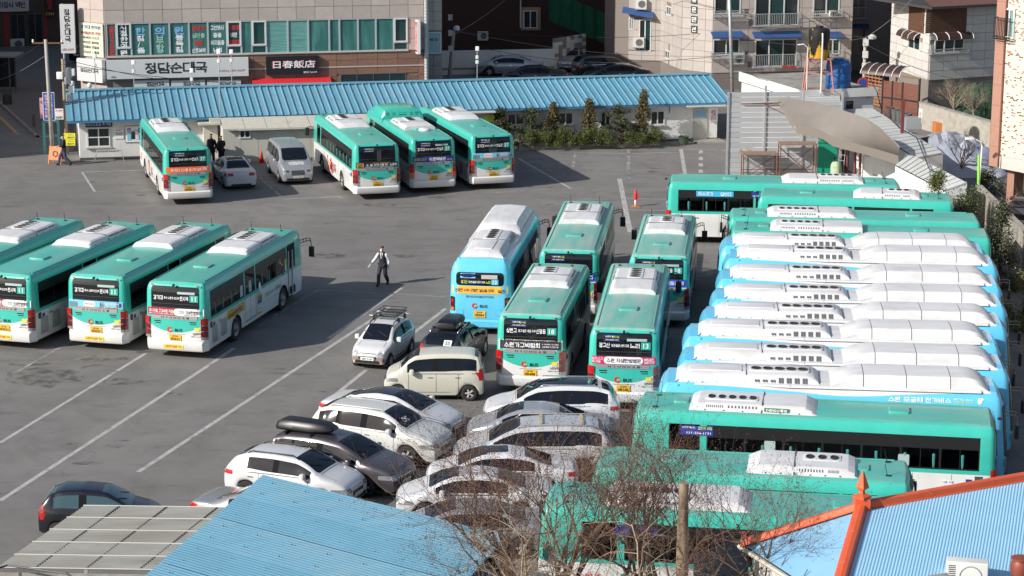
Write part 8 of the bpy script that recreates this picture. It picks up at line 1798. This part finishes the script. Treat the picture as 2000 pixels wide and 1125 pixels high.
for i, (u, v0, v1) in enumerate(((187, 174, 112), (262, 172, 124), (375, 170, 140), (430, 222, 103), (453, 166, 103), (932, 157, 97))):
    p = G(u, v0, 3.3); F = Frame((p.x - 1, p.y), (p.x + 1, p.y)); z = F.px(u, v1)[1]; o = thing('antenna_mast', 'thin mast with small boxes on the blue office roof, %s' % ['leftmost of six', 'second from the left', 'third from the left', 'fourth, reaching below the eave', 'fifth from the left', 'standing alone further right'][i], 'mast', (p.x, p.y, 0), 0, 'masts on the office roof')
    part('mast', MB().tube([(0, 0, 2.3), (0, 0, z)], .025, 6), galv, o); part('device', MB().rbox(-.1, -.1, z - .05, .12, .08, z + .2, .03, .03), WHT, o, 'auto'); part('device', MB().rbox(-.09, -.1, z - .55, .09, .06, z - .35, .03, .03), frame_w, o, 'auto')
    if i == 5: part('device', MB().rbox(-.1, -.1, z - .85, .1, .06, z - .65, .03, .03), frame_w, o, 'auto')
for u, v in ((141, 168), (175, 172)): p = G(u, v, 3.5); o = part('ball_lamp', MB().lathe([(.02, 0), (.12, .04), (.16, .16), (.12, .28), (.02, .32)], n=12), WHT, None, True, tuple(p)); tag(o, '%s round white ball on the left end of the blue roof' % ('first' if u < 150 else 'second'), 'camera', 'round cameras on the office roof')
l_, pl2 = pole('street_lamp', 'slim white street lamp on the boundary wall, its head bent left', 1907, 432, 1918, 285, .045, frame_w, 'street lamp'); q_ = pl2 - l_.location; part('arm', MB().tube([q_, q_ + Vector((-.1, 0, .22)), q_ + Vector((-.45, 0, .38))], .035, 6), frame_w, l_); part('lamp_head', MB().rbox(q_.x - .85, -.09, q_.z + .32, q_.x - .4, .09, q_.z + .42, .04, .03), frame_w, l_, 'auto')
o = part('marker_pole', MB().tube([G(1911, 360, 2.2), G(1912, 303, 3.6)], .07, 8), mat('lime_pole', (.22, .55, .05), .5), None); tag(o, 'lime green striped post next to the slim street lamp', 'post')
def wire(a, b, sag, m=drk, r=.014, n=12): return [a.lerp(b, k / n) - Vector((0, 0, sag * math.sin(math.pi * k / n))) for k in range(n + 1)]
WL = [(p4, (1440, 110, 150), .6, 'from the lamp pole to the flats'), (p4, (1600, 40, 158), .8, 'upper one from the lamp pole'), (p4 - Vector((0, 0, .8)), (1423, 108, 140), .9, 'lower one from the lamp pole'), (p5, (1423, 70, 140), .5, 'between the steel pole and the pole by the pale house'), (p5, (1270, -20, 160), .3, 'rising left from the pole by the pale house'), (p5 - Vector((0, 0, .4)), (1935, 165, 135), .5, 'to the tower over the garden'), (p5, (1790, -10, 145), .2, 'rising steeply right from that pole'), (p2, (492, 162, 150), .5, 'over the white signboard'), (p1, (-40, 130, 150), .5, 'crossing the shaded street'), (p1 - Vector((0, 0, .9)), (-40, 165, 150), .3, 'lower one crossing the shaded street'), (p2 - Vector((0, 0, .3)), (870, 140, 145), 1.0, 'long one along the stone block'), (p4, (870, -30, 150), .1, 'climbing from the lamp pole'), (p4 - Vector((0, 0, .3)), (1010, -20, 170), .2, 'climbing right from the lamp pole'), ((1423, 150, 140), (1700, 190, 128), .5, 'low over the flat outbuilding'), ((1500, 158, 128), (1423, 98, 140), .4, 'drooping beside the steel pole')]
def wp(a): return a if isinstance(a, Vector) else (lambda r_: Vector((r_.x * a[2] / r_.y, a[2], CAM_H + r_.z * a[2] / r_.y)))(ray(a[0], a[1]))
for i, (a, b, sg, w) in enumerate(WL): o = part('overhead_wire', MB().tube(wire(wp(a), wp(b), sg), .016, 4), drk if i % 3 else mat('cable_grey', (.25, .25, .25), .6), None); tag(o, 'overhead wire ' + w, 'wire', 'overhead wires')
o = part('drooping_cable', MB().tube([G(1700, 155, 5.2), G(1713, 180, 4.6), G(1722, 215, 3.5), G(1757, 250, 3.2), G(1790, 268, 3.3), G(1815, 330, 3.0), G(1890, 365, 2.6)], .03, 5), drk, None); tag(o, 'thick black cable drooping across the ribbed shed roofs', 'cable')
# signs by the left pole
def upright(label, u0, v0, u1, v1, ug, vg, m, texts, edge=None, name='notice_sign', th=.05): g = G(ug, vg); F = Frame((g.x - 5, g.y), (g.x + 5, g.y)); return board(name, label, 'sign', F, F.rect(u0, v0, u1, v1), 0, th, m, texts, edge=edge)
upright('tall blue sign with red and white vertical slogans on the left pole', 85, 181, 106, 234, 103, 303, mat('sign_royal_blue', (.03, .08, .36), .5), [('신\n호\n는\n생\n명\n처\n럼', .72, .52, .28, .86, white_ink), ('승\n객\n은\n가\n족\n처\n럼', .26, .52, .28, .86, mat('sign_pink_white', (.7, .45, .45), .5)), ('수원여객', .5, .03, .7, .04, BLK)], edge=WHT)
upright('small white notice with a black car drawing hanging beside the blue sign', 107, 212, 124, 233, 128, 298, WHT, [('버스전용', .5, .82, .7, .16, REDP), ('진입금지', .5, .2, .8, .22, ink)])
upright('faded pink banner strip behind the blue sign', 78, 191, 86, 231, 98, 298, mat('banner_pale_pink', (.50, .30, .34), .7), [('모집', .5, .8, .7, .14, RED)])
for k, (v0, v1) in enumerate(((260, 271), (272, 284))): upright('%s of the two yellow no-entry notices by the office corner' % ('upper', 'lower')[k], 125, v0, 147, v1, 138, 306, mat('notice_yellow', (.62, .62, .04), .5), [('관계자 외', .62, .72, .5, .18, REDP), ('출입금지', .62, .3, .6, .22, ink)], name='yellow_notice')
o = upright('yellow no-smoking notice on a thin post beside the planter', 945, 225, 966, 237, 955, 290, mat('notice_yellow', (0, 0, 0)), [('금연구역', .64, .7, .5, .2, REDP), ('과태료 십만원', .64, .3, .6, .16, REDP)], name='yellow_notice'); g = G(955, 290); part('post', MB().tube([(5, .02, 0), (5, .02, 2.2)], .025, 6), frame_w, o)
F = Frame(G(94, 320), G(119, 322)); o = F.thing('a_board', 'orange folding no-parking board at the yard entrance', 'sign'); w = F.len; orr = mat('board_orange', (.72, .16, .02), .5)
for sg in (-1, 1):
    M = Matrix.Rotation(R(14) * sg, 4, 'X'); part('leg_frame', MB().box(-.0, -.02, 0, .05, .02, 1.05, M=Matrix.Translation((0, sg * .28 + .28, 0)) @ M).box(w - .05, -.02, 0, w, .02, 1.05, M=Matrix.Translation((0, sg * .28 + .28, 0)) @ M).box(.05, -.02, .25, w - .05, .02, 1.0, M=Matrix.Translation((0, sg * .28 + .28, 0)) @ M), orr, o)
V, F_ = disc(w / 2, 0, .17, .17, 16); mb = MB()
for k in range(16): a, b = 2 * math.pi * k / 16, 2 * math.pi * (k + 1) / 16; mb.quad([(w / 2 + rr * math.cos(t_), .12 - .05 + (zz := .6 + rr * math.sin(t_)) * .0 + (.6 + rr * math.sin(t_)) * .25 - .14, .6 + rr * math.sin(t_)) for rr, t_ in ((.12, a), (.17, a), (.17, b), (.12, b))])
part('no_entry_ring', mb, ink, o)
GFm = Frame(G(88, 300), G(116, 298)); o = GFm.thing('turquoise_frame', 'turquoise painted metal door frame behind the left pole', 'frame'); tq = mat('turquoise_paint', (.10, .42, .42), .5)
for x in (0, GFm.len * .55, GFm.len): part('post', MB().box(x - .07, 0, 0, x + .07, .1, 1.9), tq, o)
for z in (.95, 1.8): part('rail', MB().box(0, .01, z, GFm.len, .09, z + .1), tq, o)
p = G(511, 318); o = thing('traffic_cone', 'red traffic cone between the white sedan and silver van', 'cone', tuple(p)); part('base', MB().box(-.2, -.2, 0, .2, .2, .03), mat('cone_red', (.60, .03, .02), .5), o); part('cone', MB().lathe([(.15, .03), (.03, .68), (.02, .70)], n=14), mat('cone_red', (0, 0, 0)), o, True)
p = G(1241, 403.5); o = thing('bollard_post', 'red and white warning post with an orange foot in the open yard', 'post', tuple(p)); part('base', MB().box(-.22, -.2, 0, .22, .2, .03).lathe([(.16, .03), (.12, .05), (.01, .06)], n=10), mat('foot_orange', (.50, .15, .04), .7), o); part('shaft', MB().lathe([(.05, .03), (.05, .40), (.01, .41)], n=10), WHT, o, True); part('red_sleeve', MB().lathe([(.07, .36), (.10, .45), (.09, .62), (.05, .85), (.01, .88)], n=10).box(.05, -.06, .45, .17, .06, .62), mat('cone_red', (0, 0, 0)), o, 'auto')
# rack on the small hatchback
hb = [o for o in bpy.data.objects if o.name.startswith('parked_car') and 'roof rack' in o['label']][0]; rk = thing('roof_rack', 'black wire basket rack on silver bars above the small white hatchback', 'roof rack'); rk.matrix_world = Matrix.Translation(hb.location) @ Matrix.Rotation(hb.rotation_euler.z, 4, 'Z')
for y in (.75, 1.45): part('bar', MB().tube([(-.68, y, 1.60), (.68, y, 1.60)], .025, 6), galv, rk)
for x in (-.5, .5):
    for y in (.75, 1.45): part('foot', MB().box(x - .04, y - .04, 1.42, x + .04, y + .04, 1.6), black, rk)
mb = MB()
for z in (1.64, 1.76): mb.tube([(-.46, .45, z), (.46, .45, z), (.46, 1.65, z), (-.46, 1.65, z), (-.46, .45, z)], .014, 5)
part('basket_rim', mb, black, rk)
for k in range(9): x = -.4 + .1 * k; part('basket_slat', MB().box(x - .012, .45, 1.625, x + .012, 1.65, 1.645), black, rk)
for y in (.45, .85, 1.25, 1.65): part('basket_slat', MB().box(-.46, y - .02, 1.646, .46, y + .02, 1.66), black, rk)
for x in (-.46, .46):
    for y in (.45, .85, 1.25, 1.65): part('basket_stay', MB().tube([(x, y, 1.64), (x, y, 1.76)], .01, 4), black, rk)
# yard behind the sheds: sheeting, tubs, pots, net house
def heap(name, label, cat, c, rx, ry, h, m, seed, n=14, rough=.16):
    rs = random.Random(seed); rows = []
    for i in range(n + 1):
        row = []
        for j in range(n + 1): a, b = -1 + 2 * i / n, -1 + 2 * j / n; q = max(0, 1 - a * a) * max(0, 1 - b * b); row.append((rx * b, ry * a, h * q ** .5 * (1 + rs.uniform(-rough, rough)) + .01))
        rows.append(row)
    o = part(name, MB().grid(rows), m, None, 'auto', tuple(c)); tag(o, label, cat); return o
heap('plastic_sheeting', 'heap covered in bluish-white plastic sheeting beyond the ribbed sheds', 'sheeting', G(1862, 318), 2.3, 5.0, 1.5, mat('plastic_sheet', (.36, .38, .44), .3, var=.12, vs=1.5, bump=.8, bs=2), 5)
heap('net_house', 'dark green netting over a low garden frame behind the wall', 'garden frame', G(1915, 222), 1.8, 2.5, 1.9, mat('net_dark_green', (.02, .05, .025), .9, var=.4, vs=4), 6)
o = part('tub', MB().rbox(-.75, -.4, 0, .75, .4, .75, .08, .02), mat('tub_orange', (.48, .16, .04), .6), None, 'auto', tuple(G(1846, 262))); tag(o, 'orange plastic tub against the garden wall', 'tub')
o = part('tub', MB().rbox(-.85, -.45, 0, .85, .45, .7, .08, .02), mat('tub_grey', (.24, .26, .28), .6), None, 'auto', tuple(G(1791, 250))); tag(o, 'grey rectangular planter tub right of the dark pots', 'tub')
for k, u in enumerate((1737, 1748, 1757, 1765, 1772)): o = part('plant_pot', MB().lathe([(.20, 0), (.27, .7), (.29, .72), (.29, .78), (.25, .78), (.24, .6), (.01, .6)], n=14), mat('pot_' + ['brown', 'grey'][k > 0], ((.09, .06, .05), (.10, .10, .105))[k > 0], .7), None, 'auto', tuple(G(u, 233 + 3.2 * k))); tag(o, ['brownish pot, leftmost of five along the gate', 'second dark pot from the left along the gate', 'middle dark pot of the five along the gate', 'fourth dark pot from the left along the gate', 'rightmost dark pot of the five along the gate'][k], 'pot', 'plant pots along the gate')
o = part('no_parking_disc', MB().lathe([(.01, -.03), (.36, -.03), (.36, 0), (.01, 0)], axis='y', n=20), mat('disc_red', (.40, .03, .04), .5), None, 'auto', (p5.x - .1, p5.y - .3, G(1690, 160, 0).z + 1.55)); tag(o, 'round no-parking disc on the pole before the pale house', 'sign'); part('disc_face', MB().lathe([(.01, -.04), (.27, -.04), (.27, -.031), (.01, -.031)], axis='y', n=20), mat('disc_blue', (.02, .05, .25), .5), o, 'auto')
